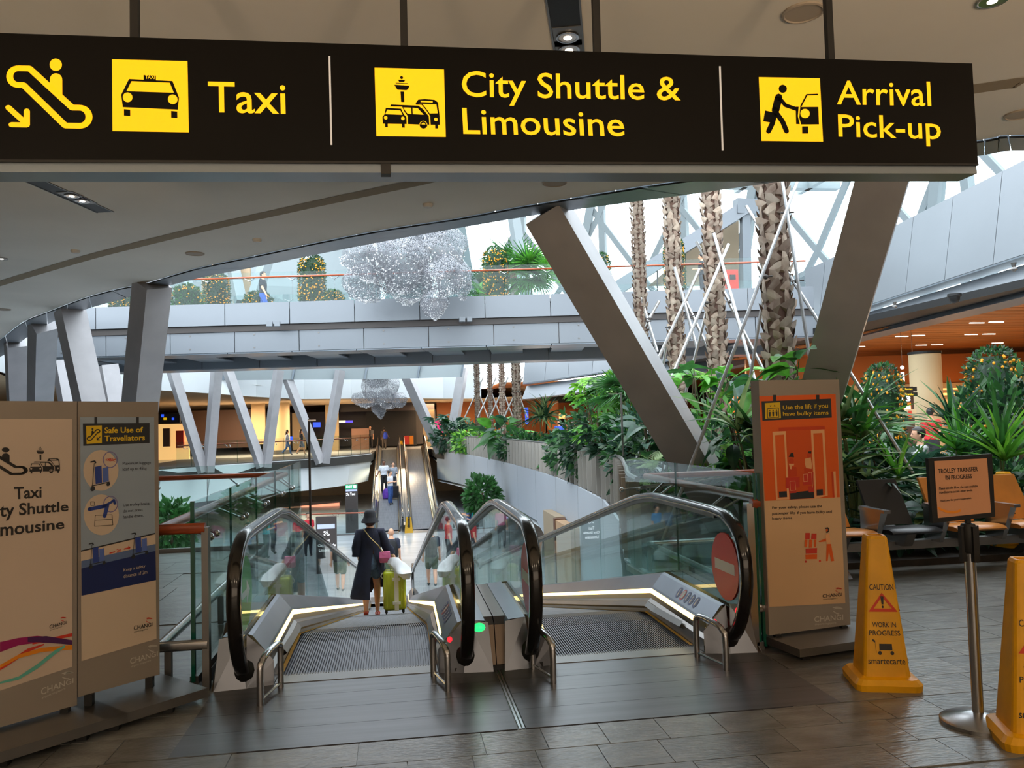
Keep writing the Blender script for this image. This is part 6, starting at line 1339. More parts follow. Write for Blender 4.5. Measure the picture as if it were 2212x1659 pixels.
P_('dracaena', 'dracaena rosette above the notice frame', 2068, 960, yD(2068, 9.6), 'stiff', [L_BR, L_MID], 44, .75, .2, elev=(15, 85), nst=2)
P_('dracaena', 'big dracaena rosette right of the notice frame', 2150, 975, yD(2150, 8.7), 'stiff', [L_BR, L_LIM, L_MID], 52, .85, .2, elev=(15, 85), nst=2)
P_('dracaena', 'darker dracaena behind the big rosette', 2085, 905, yD(2085, 11), 'stiff', [L_MID, L_DK], 44, .8, .4, elev=(10, 80), nst=3)
P_('fine_leaf_plant', 'feathery fine leaved plant right of the seated man', 2020, 960, yD(2020, 9.8), 'fern', [L_MID, L_BL], 26, .55, .5, elev=(10, 70), nst=3)
bush('large dark shrub at the right frame edge', gp(2200, 14.2), 1.0, .9, 1.0, 1700, .22, [L_DK, L_MID], 9)
bush('low dark shrub behind the right half of the bench', gp(2120, yD(2120, 9.2)), .9, .6, .42, 1200, .17, [L_DK, L_MID], 10)
bush('low dark shrub behind the seated man', gp(1935, 13.0), 1.0, .7, .42, 1000, .17, [L_DK, L_MID], 11)
bush('dark shrub in the shade left of the seated man', gp(1880, 12.2), .7, .6, .55, 1000, .17, [L_DK], 12)
for i, (px, l) in enumerate(((1850, 'under the first tan seat'), (1920, 'under the black seat'), (1990, 'under the armrest left of the notice'), (2060, 'behind the barrier post'), (2130, 'under the fourth seat'), (2200, 'under the right end of the bench'))):
    P_('broadleaf_plant', 'low dark broad leaves '+l, px, 1130, yD(px, 7.86+.1*(i % 2)), 'broad', [L_DK, L_BL], 60, .25, .62, elev=(-10, 60), nst=6, stem=False)
# far part of the bed
P_('palmate_shrub', 'grey green lobed shrub at the far end of the mesh railing', 1002, 905, 44, 'palmate', [L_BL, L_MID], 60, .9, 3.0, elev=(-20, 40), nst=7)
bush('low grassy shrub at the far end of the bed', gp(1035, 42), 1.5, 1.2, .6, 900, .3, [L_MID, L_LIM], 13)
P_('giant_leaf_plant', 'very large pale leaves before the distant palm trunks', 1085, 905, 34, 'broad', [L_MID, L_BL, L_BR], 30, 1.15, 2.2, elev=(-20, 50), nst=5)
P_('dracaena', 'tall dracaena standing alone in the middle of the far bed', 1172, 900, 28.5, 'blade', [L_MID, L_STR, L_DK], 80, 1.0, .3, elev=(-5, 85), nst=2)
bush('dark shrub between giant leaves and dracaena', gp(1130, 32), 1.0, .9, .55, 1000, .25, [L_DK, L_MID], 14)
P_('broadleaf_plant', 'leafy plant right of the dracaena before the distant visitors', 1212, 930, 26, 'broad', [L_MID, L_DK], 44, .6, 1.1, elev=(-30, 40), nst=5)
bush('dark shrub at the bend of the mesh railing', gp(1245, 23), .9, .8, .6, 1000, .2, [L_DK, L_MID], 15)
bush('far dark shrub beside the distant inclined column', gp(990, 46), 1.6, 1.4, .8, 800, .35, [L_DK, L_BL], 16)
# ---- lower level potted trees
def potted(label, px, py0, Y, z, r_, hh, sd):
    p = atY(px, 1000, Y); b0 = V((p.x, p.y, z)); t = thing('potted_tree', label, 'potted tree', tuple(b0)); r = random.Random(sd)
    ob('pot', MB().lathe([(.28, 0), (.36, .5), (.34, .5), (.3, .45)], 18, tuple(b0)), M_DARK, t)
    ob('trunk', MB().tube([b0+V((0, 0, .4)), b0+V((.05, 0, hh*.5)), b0+V((0, 0, hh-.3))], .04, 6), M_BARK, t)
    ob('foliage', leafcloud(900, r_, r_, r_*1.15, .28, r, c=tuple(b0+V((0, 0, hh-r_*.7)))), [L_MID], t, fix=False, kind='stuff')
potted('leafy potted tree on the lower level before the curved wall', 1040, 0, 31, LOW, .62, 2.4, 3)
potted('leafy potted tree on the lower level behind the left balustrade', 368, 0, 24, LOW, .6, 2.5, 4)
# ---- kumquats
M_FRUIT = pm('orange_fruit', (242, 160, 30), .4); M_POT = pm('gold_cloth_pot', (226, 168, 84), .6, var=.1, vs=6, stretch=(6, 6, .3)); M_POTB = pm('brown_box_pot', (196, 140, 72), .6)
def kumquat(kind, seed):
    r = random.Random(seed); t = thing('kumquat_tree', 'x', 'kumquat tree')
    if kind == 'column': rx, hh, z0, n, nf = .42, 1.75, .42, 2600, 230
    elif kind == 'bush': rx, hh, z0, n, nf = .42, .72, .12, 1100, 90
    b = MB(); 
    for k in range(2):
        q = leafcloud(n//2, rx, rx, hh, .085, r, 'col', (0, 0, z0)); b.cur = k; b.add(q.v, q.f)
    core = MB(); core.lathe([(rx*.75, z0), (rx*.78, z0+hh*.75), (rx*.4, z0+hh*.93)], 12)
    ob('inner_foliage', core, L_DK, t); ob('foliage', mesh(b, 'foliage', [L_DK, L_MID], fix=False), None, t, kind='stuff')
    f = MB()
    for i in range(nf):
        a = r.uniform(0, 6.28); z = r.uniform(.05, hh*.93); q = 1 if z < hh-rx else math.sqrt(max(.05, 1-((z-hh+rx)/rx)**2)); f.ball((rx*q*1.02*math.cos(a), rx*q*1.02*math.sin(a), z0+z), .026 if kind == 'column' else .022, 6, 4)
    ob('fruit', f, M_FRUIT, t, kind='stuff', fix=False)
    vs = []; p = MB(); n = 28
    prof = [(.3, 0), (.33, .2), (.345, .42), (.33, .45), (.25, .43)] if kind == 'column' else [(.24, 0), (.26, .14), (.2, .16)]
    for rr_, z in prof: vs += [V((rr_*(1+.035*math.sin(5*k+z*6))*math.cos(2*PI*k/n), rr_*(1+.035*math.sin(5*k+z*6))*math.sin(2*PI*k/n), z)) for k in range(n)]
    p.add(vs, [(i*n+k, i*n+(k+1) % n, (i+1)*n+(k+1) % n, (i+1)*n+k) for i in range(len(prof)-1) for k in range(n)]); ob('pot', p, M_POT, t, smooth='all')
    ob('trunk', MB().tube([(0, 0, .1), (0, 0, z0+hh*.5)], .03, 6), M_BARK, t)
    return t
KC = kumquat('column', 21); KB = kumquat('bush', 22); first = {'c': KC, 'b': KB}; used = set()
def putk(k, loc, sc, label, group, rz=0):
    o = first[k]
    if k in used: o = dup(o)
    used.add(k); o.location = loc; o.scale = (sc, sc, sc) if not isinstance(sc, tuple) else sc; o.rotation_euler = (0, 0, rz); o['label'] = label; o['group'] = group
gk = 'kumquats on the bridge'
putk('c', brp(1068, 2.2), 1.0, 'tall columnar kumquat beside the fan palm on the bridge', gk); putk('c', brp(669, 2.6), (1.05, 1.05, 1.0), 'tall columnar kumquat left of the hanging mesh sculpture', gk, 1); putk('c', brp(464, 2.9), (1.0, 1.0, .78), 'columnar kumquat left of the man in black polo', gk, 2)
putk('c', brp(258, 2.4), (1.0, 1.0, .6), 'kumquat at the left end of the bridge half hidden by the ceiling edge', gk, 3); putk('c', brp(1292, 3.6), (.9, .9, 1.0), 'columnar kumquat peeking out right of the large column', gk, 4); putk('c', brp(1458, 1.9), (.8, .8, 1.05), 'columnar kumquat behind the second palm trunk', gk, 5)
putk('b', brp(403, 1.6), 1.25, 'small round kumquat bush at the left bridge rail', gk); putk('b', brp(556, 3.6), 1.3, 'small round kumquat bush behind the man in black polo', gk, 1); putk('b', brp(718, 2.0), .95, 'small round kumquat bush beside the mesh sculpture', gk, 2)
putk('c', dg_(1910, 17.2), (.85, .85, 1.15), 'columnar kumquat in the hall left of the seated man', 'kumquats in the check-in hall', 1); putk('c', dg_(2152, 16.6), (1.05, 1.05, 1.22), 'broad columnar kumquat at the right frame edge', 'kumquats in the check-in hall', 2)
q = brp(1135, 2.4); plant('fan_palm', 'fan palm beside the tall kumquat on the bridge', q, 'fan', [L_BR, L_MID], 34, 1.05, 1.2, .4, elev=(-35, 75), nst=3, seed=77)
q = brp(1035, 2.0); plant('fern', 'low fern left of the tall kumquat on the bridge', q, 'fern', [L_BR, L_MID], 26, .8, .7, .5, elev=(0, 70), nst=3, seed=78)
# ================================================================ PALM TRUNKS AND THEIR PROPS
M_TRUNK = pm('palm_trunk_fibre', (112, 88, 74), .85, var=.18, vs=6, c2=(84, 58, 48)); M_SCALE = pm('palm_leaf_base', (168, 154, 138), .8, var=.14, vs=5, rnd=.35, c2=(126, 104, 90))
def scale_mb(r): # wedge shaped old leaf base, pointing up
    b = MB(); w_ = .075; h_ = .17; b.add([(-w_, 0, 0), (w_, 0, 0), (w_*.62, .022, h_*.7), (.01, .026, h_), (-w_*.5, .024, h_*.72), (0, .022, .02)], [(0, 5, 4), (5, 1, 2), (5, 2, 3), (5, 3, 4), (0, 1, 5)]); return b
SCM = [mesh(scale_mb(0), 'leaf_base', M_SCALE, fix=False)]
def palm(label, px, D, r0, z0, z1, real, seed, hgt=9.2):
    r = random.Random(seed); p = gp(px, D); t = thing('palm_tree', label, 'palm', tuple(p))
    ob('trunk', MB().tube([p, p+V((0, 0, 3)), p+V((.02, 0, 6)), p+V((0, 0, hgt))], [r0*1.0, r0*.96, r0*.9, r0*.85], 14), M_TRUNK, t, smooth=True)
    I = t.matrix_basis.inverted(); st = MB(); base_ = scale_mb(0); k = 0; z = .1; row = 0
    while z < 7.6:
        nn_ = 8
        for j in range(nn_):
            a = 2*PI*(j+.5*(row % 2))/nn_+r.uniform(-.12, .12); tilt = R_(r.uniform(1, 11)); s = r0/.17*r.uniform(.85, 1.25)
            tw = (.55 if row % 2 else -.55)+r.uniform(-.25, .25)
            Mx = Matrix.Translation(p+V((math.cos(a)*r0*.95, math.sin(a)*r0*.95, z))) @ Matrix.Rotation(a-PI/2, 4, 'Z') @ Matrix.Rotation(-tilt, 4, 'X') @ Matrix.Rotation(tw, 4, 'Y') @ Matrix.Scale(s, 4)
            if real and z0 < z < z1 and k < 296:
                o = bpy.data.objects.new('leaf_base', SCM[0]); COL.objects.link(o); o.parent = t; o.matrix_parent_inverse = I; o.matrix_basis = Mx; k += 1
            else: st.add([Mx @ V(v) for v in base_.v], base_.f)
        z += .125; row += 1
    ob('leaf_base_cover', st, M_SCALE, t, fix=False, kind='stuff')
    for j in range(9):
        o = bpy.data.objects.new('frond', lm('fan', L_MID)); COL.objects.link(o); o.parent = t; o.matrix_parent_inverse = I
        o.matrix_basis = Matrix.Translation(p+V((0, 0, hgt))) @ Matrix.Rotation(j*.7, 4, 'Z') @ Matrix.Rotation(R_(20+20*(j % 3)), 4, 'X') @ Matrix.Scale(1.5, 4)
    return p
PT = [('nearest and thickest palm trunk above the orange poster stand', 1689, 11.0, .172, 1.3, 5.9, True), ('third palm trunk from the left behind crossed props', 1554, 15.6, .162, 1.6, 6.2, True), ('second palm trunk from the left behind crossed props', 1467, 17.8, .155, 1.6, 6.4, True), ('leftmost palm trunk beside the large column', 1392, 20.6, .148, 0, 0, False)]
for i, a in enumerate(PT): palm(*a, seed=40+i)
M_PROP = pm('galvanised_pole', (176, 176, 176), .35, .7, var=.06, vs=6)
def prop(label, D, poles, clamps, r=.024):
    p0 = gp(poles[0][0][0], D); t = thing('tree_prop', label, 'tree prop', (p0.x, p0.y, .06))
    for (a, c, da, dc, ext) in poles:
        A, C = atD(*a, D+da), atD(*c, D+dc)
        if ext and C.z > .1: C = A+(C-A)*((A.z-.05)/(A.z-C.z)) if (A.z-C.z) > .05 else C
        ob('pole', MB().tube([A, C], r*D/11*.9 if D < 30 else .038, 7), M_PROP, t, smooth=True)
    for q in clamps:
        c_ = atD(*q, D-.28); b = MB(); b.tube([c_+V((-.09, 0, 0)), c_+V((.09, 0, .01))], .012, 5); b.ball(c_, .035, 7, 5); ob('clamp', b, M_DARK, t)
prop('crossed steel poles propping the nearest palm trunk', 11.0, [((1725, 385), (1560, 825), -.3, -1.0, 1), ((1689, 386), (1752, 790), -.25, -.5, 1), ((1612, 445), (1972, 1022), .3, -.8, 0), ((1657, 590), (1610, 880), .25, .5, 1)], [(1701, 460), (1654, 598), (1722, 607)])
prop('crossed steel poles propping the third palm trunk', 15.6, [((1542, 504), (1622, 790), -.3, -.8, 1), ((1574, 527), (1470, 770), -.3, -.8, 1), ((1530, 655), (1492, 805), .2, .5, 1), ((1573, 650), (1650, 800), .2, .2, 1), ((1504, 522), (1580, 660), .3, .2, 0)], [(1557, 572), (1527, 654), (1577, 652)])
prop('crossed steel poles propping the second palm trunk', 17.8, [((1457, 577), (1505, 750), -.3, -.3, 0), ((1512, 580), (1415, 790), -.3, -.3, 0), ((1481, 650), (1552, 800), .2, .2, 1), ((1450, 690), (1432, 790), .2, .5, 1)], [(1477, 650), (1490, 683), (1446, 707)])
prop('crossed steel poles propping the leftmost palm trunk', 20.6, [((1383, 638), (1420, 760), -.1, -.1, 0), ((1424, 650), (1392, 706), -.1, -.1, 0), ((1369, 652), (1384, 676), .2, .2, 0)], [(1402, 688), (1399, 695)])
for i, (px, l) in enumerate(((1032, 'distant palm trunk farthest left beyond the far planter'), (1060, 'second distant palm trunk from the left'), (1086, 'third distant palm trunk from the left'), (1117, 'distant thick palm trunk on the right of its row'))):
    D = (44, 42, 40, 36)[i]; palm(l, px, D, (.13, .12, .13, .17)[i], 0, 0, False, 60+i, 8.5)
    prop('far crossed props of the %s distant palm trunk' % ('first', 'second', 'third', 'fourth')[i], D, [((px-8, 822), (px+22, 902), 0, 0, 0), ((px+12, 815), (px-28, 902), 0, 0, 0)], [(px+2, 845)])
# ================================================================ HANGING MESH SCULPTURES
def meshmat(name, col, dens, sc):
    m = bpy.data.materials.new(name); m.use_nodes = True; t = m.node_tree; t.nodes.clear()
    o = t.nodes.new('ShaderNodeOutputMaterial'); mx = t.nodes.new('ShaderNodeMixShader'); tr = t.nodes.new('ShaderNodeBsdfTransparent'); df = t.nodes.new('ShaderNodeBsdfPrincipled')
    df.inputs['Base Color'].default_value = lin(col)+(1,); df.inputs['Roughness'].default_value = .25; df.inputs['Metallic'].default_value = .3
    g = t.nodes.new('ShaderNodeTexCoord'); vo = t.nodes.new('ShaderNodeTexVoronoi'); vo.feature = 'DISTANCE_TO_EDGE'; vo.inputs['Scale'].default_value = sc; cr = t.nodes.new('ShaderNodeMath'); cr.operation = 'LESS_THAN'; cr.inputs[1].default_value = dens
    t.links.new(g.outputs['Object'], vo.inputs[0]); t.links.new(vo.outputs['Distance'], cr.inputs[0]); t.links.new(cr.outputs[0], mx.inputs[0]); t.links.new(tr.outputs[0], mx.inputs[1]); t.links.new(df.outputs[0], mx.inputs[2]); t.links.new(mx.outputs[0], o.inputs[0]); return m
M_WIRE = meshmat('wire_mesh', (138, 140, 147), .085, 24); M_BEAD = pm('bright_bead', (250, 250, 252), .12, .2)
def cloud(label, Y, lobes, seed, bead):
    r = random.Random(seed); c = atY(lobes[0][0], lobes[0][1], Y); t = thing('mesh_cloud_sculpture', label, 'sculpture', tuple(c))
    for k, (px, py, rx, ry, pt) in enumerate(lobes):
        p = atY(px, py, Y+r.uniform(-.5, .5)); sx_ = rx/F_PX*Y; sz = ry/F_PX*Y; n, m = 22, 14; vs = []; off = V((k*3.1, seed, k))
        for i in range(m+1):
            for j in range(n):
                th = PI*i/m; d = V((math.sin(th)*math.cos(2*PI*j/n), math.sin(th)*math.sin(2*PI*j/n), math.cos(th))); f = 1+.22*noise.noise(d*1.7+off)+.09*noise.noise(d*5+off)
                q = V((d.x*sx_*f, d.y*sx_*.8*f, d.z*sz*f*(pt if d.z < 0 else 1))); 
                if d.z < 0: q.x *= 1+.25*d.z; q.y *= 1+.25*d.z
                vs.append(p+q)
        b = MB(); b.add(vs, [(i*n+j, i*n+(j+1) % n, (i+1)*n+(j+1) % n, (i+1)*n+j) for i in range(m) for j in range(n)]); lo = ob('mesh_lobe', b, M_WIRE, t, smooth='all', fix=False)
        bd_ = MB(); u = sx_*.026
        for q in range(bead):
            i = min(m-1, int(m*(.5+.5*r.random()**1.3))); j = r.randrange(n); a = vs[i*n+j]; b_ = vs[(i+1)*n+(j+1) % n]; s = a+(b_-a)*r.random()+V((r.uniform(-1, 1), 0, r.uniform(-1, 1)))*sx_*.06; bd_.add([s+V((u, 0, 0)), s+V((0, u, 0)), s+V((-u, 0, 0)), s+V((0, -u, 0)), s+V((0, 0, u)), s+V((0, 0, -u))], [(0, 1, 4), (1, 2, 4), (2, 3, 4), (3, 0, 4), (1, 0, 5), (2, 1, 5), (3, 2, 5), (0, 3, 5)])
        ob('bead', bd_, M_BEAD, lo, kind='stuff', fix=False)
    for k, (px, py, rx, ry, pt) in enumerate(lobes[:3]):
        p = atY(px, py, Y); ob('suspension_wire', MB().tube([p, V((p.x, p.y, 14.72))], .008, 4), M_INOXD, t)
cloud('large silvery wire mesh cloud hanging before the bridge', 23.2, [(868, 560, 62, 60, 1.2), (800, 555, 62, 52, 1.0), (795, 612, 56, 42, .95), (885, 612, 66, 46, .95), (945, 540, 66, 62, 1.0), (958, 598, 48, 44, 1.0), (938, 652, 30, 34, 1.05), (996, 606, 26, 40, 1.0), (880, 505, 90, 30, 1)], 3, 330)
cloud('smaller wire mesh cloud hanging far behind under the bridge', 43, [(822, 835, 40, 36, 1.1), (790, 862, 30, 18, 1), (838, 862, 26, 20, 1.1), (862, 864, 18, 16, 1), (812, 812, 34, 24, 1), (820, 880, 16, 18, 1.3)], 8, 60)
# ================================================================ PYLONS, KIOSKS, FAR SHOPS
M_EXIT = pm('exit_green', (20, 150, 100), .4, em=1.2); M_SCR = pm('pale_display', (170, 180, 214), .3, em=.6); M_TXW = pm('sign_white', (240, 240, 244), .4, em=1.0)
def pylon(label, px0, px1, pyt, Y, extra):
    a, c = atY(px0, pyt, Y), atY(px1, pyt, Y); zt = (a.z+c.z)/2; t = thing('sign_pylon', label, 'sign pylon', ((a.x+c.x)/2, Y, LOW))
    ob('body', MB().box((a.x, Y, LOW), (c.x, Y+.25, zt)), pm('pylon_brown', (66, 58, 56), .4) if 'pylon_brown' not in MATS else MATS['pylon_brown'], t)
    W_ = c.x-a.x; f = lambda u, v: V((a.x+W_*u, Y-.006, zt-W_*(1-v)))
    return t, f
t, f = pylon('tall dark pylon with green exit sign on the lower level', 745.5, 772, 1046, 37, 0)
ob('exit_sign', paint(MB(), [[(.02, .62), (.98, .62), (.98, .98), (.02, .98)]], f), M_EXIT, t); g2_ = lambda u, v: f(u, v)+V((0, -.004, 0))
ob('lettering', txt(MB(), 'EXIT', lambda a, c: g2_(.08+.5*a, .69+.2*c), .02), M_TXW, t); ob('exit_mark', paint(MB(), [[(.68, .7), (.9, .7), (.9, .9), (.68, .9)]], g2_), M_TXW, t)
ob('display_strip', paint(MB(), [[(.04, .42), (.96, .42), (.96, .58), (.04, .58)]], f), M_SCR, t)
ob('travelator_pictogram', paint(MB(), esc_icon(), lambda u, v: g2_(.06+.26*u, .06+.24*v)), M_TXW, t); ob('lettering', txt(MB(), 'Taxi', lambda a, c: g2_(.38+.42*a, .08+.22*c), .02), M_TXW, t)
t, f = pylon('dark information kiosk with white travelator symbol and taxi lettering', 682, 726, 1116, 27, 0)
ob('display_strip', paint(MB(), [[(.07, .4), (.93, .4), (.93, .62), (.07, .62)]], f), M_SCR, t); g3_ = (lambda f: lambda u, v: f(u, v)+V((0, -.004, 0)))(f)
ob('travelator_pictogram', paint(MB(), esc_icon(), lambda u, v: g3_(.36+.3*u, .05+.26*v)), M_TXW, t)
for s_, u0, u1, v0 in (('Taxi', .36, .66, -.27), ('City Shuttle', .08, .96, -.52), ('Limousine', .14, .86, -.74)): ob('lettering', txt(MB(), s_, lambda a, c, u0=u0, u1=u1, v0=v0: g3_(u0+(u1-u0)*a, v0+.16*c), .02), M_TXW, t)
def floorsign(label, px, pyt, Y, z):
    p = gnd(px, Y, z); h = atY(px, pyt, Y).z-z; t = thing('floor_sign', label, 'floor sign', tuple(p)); w_ = h*.27
    for s in (-1, 1): ob('sign_board', MB().hexa([p+V((-w_, s*.16, 0)), p+V((w_, s*.16, 0)), p+V((w_, s*.15, 0)), p+V((-w_, s*.15, 0)), p+V((-w_*.62, s*.02, h)), p+V((w_*.62, s*.02, h)), p+V((w_*.62, s*.008, h)), p+V((-w_*.62, s*.008, h))]), M_YEL, t)
    b = MB(); b.add([p+V((-w_*.4, -.125, h*.4)), p+V((w_*.4, -.125, h*.4)), p+V((0, -.09, h*.66))], [(0, 1, 2)]); ob('warning_triangle', b, M_INK, t)
floorsign('yellow wet floor sign at the foot of the far travelators', 878, 1117, 36.2, LOW)
floorsign('yellow floor sign at the top of the far travelators', 865, 952, 54.5, 0)
# shops beyond the far edge
sh = thing('shop_front', 'dark far shop front with brown panels and lit windows', 'shop front', (-6, 60, 0)); M_BRN = pm('brown_panel', (84, 62, 54), .5); M_BEI = pm('beige_column', (206, 182, 142), .6); M_VIO = pm('violet_screen', (70, 60, 190), .4, em=1.6); M_BLU = pm('blue_screen', (40, 80, 220), .4, em=1.4); M_SHOPL = pm('lit_shop_interior', (236, 190, 120), .5, em=.9); M_CRM = pm('cream_lit_sign', (236, 228, 190), .4, em=1.2)
def panel(nm, px0, py0, px1, py1, Y, m, par, dep=.2):
    a, c = atY(px0, py1, Y), atY(px1, py0, Y); return ob(nm, MB().box((min(a.x, c.x), Y, min(a.z, c.z)), (max(a.x, c.x), Y+dep, max(a.z, c.z))), m, par)
panel('brown_wall', 408, 884, 545, 970, 54, M_BRN, sh); panel('brown_wall', 545, 884, 940, 970, 61, M_DARK, sh); panel('black_gate', 792, 878, 898, 965, 59, M_BLACK, sh); panel('dark_bulkhead', 735, 868, 938, 890, 58, M_DARK, sh)
panel('partition', 760, 925, 797, 975, 56.5, pm('brown_partition', (150, 112, 94), .6), sh); panel('violet_sign', 727, 908, 762, 914, 58, M_VIO, sh); panel('cream_sign', 727, 908, 746, 913, 57.9, M_CRM, sh); panel('blue_screen', 617, 911, 625, 919, 57, M_BLU, sh); panel('blue_screen', 625, 943, 632, 952, 57, M_BLU, sh); panel('blue_screen', 676, 912, 692, 923, 59, M_BLU, sh)
panel('beige_pier', 543, 868, 572, 960, 53, M_BEI, sh); panel('beige_pier', 704, 870, 731, 975, 57, M_BEI, sh); panel('white_door', 632, 892, 660, 972, 58.5, M_BEI, sh); panel('magenta_screen', 940, 908, 957, 935, 54, pm('magenta_screen', (214, 40, 110), .4, em=1.3), sh); panel('beige_pier', 915, 885, 938, 965, 57, M_BEI, sh); panel('red_cabinet', 874, 941, 883, 960, 57, M_PRED2, sh); panel('yellow_cabinet', 885, 941, 893, 960, 57, M_AMB, sh)
tw_ = thing('timber_hall_wall', 'orange timber hall wall with screens beyond the far planter', 'wall', tuple(gnd(1150, 62, 0))); pm('timber_wall', (190, 112, 52), .5)
panel('timber_panel', 945, 862, 1180, 968, 63, MATS['timber_wall'], tw_); panel('timber_panel', 1180, 862, 1560, 968, 63, MATS['timber_wall'], tw_); panel('tall_screen', 1171, 869, 1184, 906, 57, M_SCR, tw_, .1); panel('tall_screen', 1135, 880, 1141, 916, 57, M_BLU, tw_, .1); panel('timber_pier', 1184, 866, 1206, 930, 56, MATS['timber_wall'], tw_); panel('timber_pier', 1223, 884, 1241, 930, 58, MATS['timber_wall'], tw_); panel('lit_cove', 1208, 893, 1222, 904, 60, M_LITW, tw_, .1); panel('dark_doorway', 1209, 905, 1222, 935, 60, M_BLACK, tw_, .1)
t = thing('round_column', 'pale round column beside the walking women', 'column', tuple(gnd(604, 52, 0))); p = gnd(604, 52, 0); ob('shaft', MB().lathe([(.62, 0), (.62, 3.3)], 24, tuple(p)), M_BEI, t, smooth=True); ob('base_ring', MB().lathe([(.66, 0), (.66, .25)], 24, tuple(p)), M_INOXD, t)
t = thing('lit_shop', 'brightly lit shop with black direction sign at the far left', 'shop', tuple(gnd(370, 46, 0))); panel('lit_interior', 300, 915, 408, 1003, 48, M_SHOPL, t); panel('shelf', 352, 925, 366, 965, 47.5, M_BRN, t); panel('display_case', 380, 930, 396, 968, 47.5, M_PRED2, t); panel('direction_sign', 345, 893, 388, 914, 46, M_BLACK, t); panel('blue_square', 348, 895, 353, 901, 45.9, M_BLU, t); panel('yellow_square', 353, 902, 359, 907, 45.9, M_SIGNY, t); panel('blue_square', 371, 902, 375, 907, 45.9, M_BLU, t)
# lower level: warm display wall and back
t = thing('display_wall', 'long glowing orange display on the lower level wall', 'display', tuple(gnd(690, 50, LOW))); a, c = atY(655, 1115, 50), atY(733, 1086, 50); ob('screen', MB().hexa([(a.x-3, 50, a.z), (c.x, 50, a.z+.15), (c.x, 50.1, a.z+.15), (a.x-3, 50.1, a.z), (a.x-3, 50, c.z-.25), (c.x, 50, c.z), (c.x, 50.1, c.z), (a.x-3, 50.1, c.z-.25)]), pm('orange_display', (246, 160, 128), .4, em=1.0), t); ob('frame', MB().box((a.x-3.1, 50.12, a.z-.1), (c.x+.1, 50.2, c.z+.1)), M_DARK, t)
lc = MB(); lp = [V((-22, 34, -.62)), V((-22, 58, -.62)), V((7.5, 58, -.62)), V((7.5, 50, -.62)), V((2.4, 47.8, -.62)), V((2.4, 55, -.62)), V((-1.4, 55, -.62)), V((-1.4, 46.9, -.62)), V((-4.4, 41.4, -.62)), V((-8.8, 36.6, -.62)), V((-11, 31.5, -.62)), V((-22, 31, -.62))]
lc.add(lp, [tuple(x) for x in tessellate_polygon([lp])]); struct('ceiling_lower', lc, M_CEIL)
for i, (px, py) in enumerate(((681, 1067), (729, 1063), (684, 1083), (740, 1078), (592, 1080), (618, 1066))):
    q = atZ(px, py, -.63)
    if 35 < q.y < 57: t = thing('downlight', 'lit round downlight in the lower level ceiling, number %s from the left rows' % ('one', 'two', 'three', 'four', 'five', 'six')[i], 'downlight', tuple(q), group='lower level downlights'); t['label'] = 'lit round downlight in the pale ceiling of the lower level'; ob('lamp', MB().lathe([(.16, 0), (.15, -.012), (.01, -.013)], 14, (q.x, q.y, -.622)), M_LIT, t); ob('rim', MB().lathe([(.2, 0), (.2, -.008), (.17, -.008)], 14, (q.x, q.y, -.621)), M_INOX, t)
t = balustrade('glass balustrade with orange handrail on the lower level by the dark pylon', [atZ(640, 1160, LOW), atZ(812, 1154, LOW)], [atZ(640, 1160, LOW)+V((0, -.1, .98)), atZ(812, 1154, LOW)+V((0, -.1, .98))], mat=M_GLASSD, step=1.6)
# check-in hall at the right: column, counters, lit coves, pylon 13
t = thing('round_column', 'beige round column with black top gap in the check-in hall', 'column', tuple(dg_(2004, 25))); p = dg_(2004, 25); ob('shaft', MB().lathe([(.41, 0), (.41, 3.15)], 28, tuple(p)), M_BEI, t, smooth=True); ob('top_ring', MB().lathe([(.43, 3.15), (.43, 3.22)], 28, tuple(p)), M_BLACK, t)
t = thing('counter_backdrop', 'glowing cream counter wall at the back of the check-in hall', 'counter', tuple(dg_(2000, 36))); uR = V((RGT.x, RGT.y, 0)).normalized(); pf = V((uR.y, -uR.x, 0))
def dpan(nm, px0, py0, px1, py1, D, m, par, dep=.2):
    c0_, c1_ = atD((px0+px1)/2, py1, D), atD((px0+px1)/2, py0, D); hw = (px1-px0)/2/F_PX*D*1.15; zb, zt = c0_.z, c1_.z; n = -pf*dep
    return ob(nm, MB().hexa([V((c0_.x, c0_.y, zb))-uR*hw, V((c0_.x, c0_.y, zb))+uR*hw, V((c0_.x, c0_.y, zb))+uR*hw+n, V((c0_.x, c0_.y, zb))-uR*hw+n]+[w_+V((0, 0, zt-zb)) for w_ in (V((c0_.x, c0_.y, zb))-uR*hw, V((c0_.x, c0_.y, zb))+uR*hw, V((c0_.x, c0_.y, zb))+uR*hw+n, V((c0_.x, c0_.y, zb))-uR*hw+n)]), m, par)
dpan('back_wall', 1780, 828, 2260, 968, 36, M_BEI, t); dpan('far_ceiling_stand_in', 1700, 766, 2290, 828, 36, MATS['timber_wall'], t); dpan('back_wall', 1600, 850, 1790, 940, 37, MATS['timber_wall'], t)  # upper timber strip is added, stands in for the lit timber ceiling farther back
for (a, y0, c, y1) in ((1826, 838, 1884, 841), (1826, 852, 1884, 856), (1826, 868, 1884, 871), (2036, 838, 2112, 841), (2036, 848, 2112, 853), (2074, 858, 2112, 862), (2040, 868, 2100, 870)): dpan('lit_cove', a, y0, c, y1, 35.5, M_LITW, t, .1)
dpan('counter', 2040, 862, 2075, 905, 33, M_CRM if False else M_BEI, t); dpan('screen', 2038, 890, 2055, 901, 30, M_SCR, t, .05)
t = thing('sign_pylon', 'check-in pylon with glowing number 13 and yellow posters', 'sign pylon', tuple(dg_(1958, 23.5))); dpan('body', 1944, 835, 1977, 1018, 23.6, M_BRN, t); dpan('black_sign', 1940, 836, 1976, 846, 23.4, M_BLACK, t, .05); dpan('black_sign', 1940, 848, 1977, 856, 23.4, M_BLACK, t, .05)
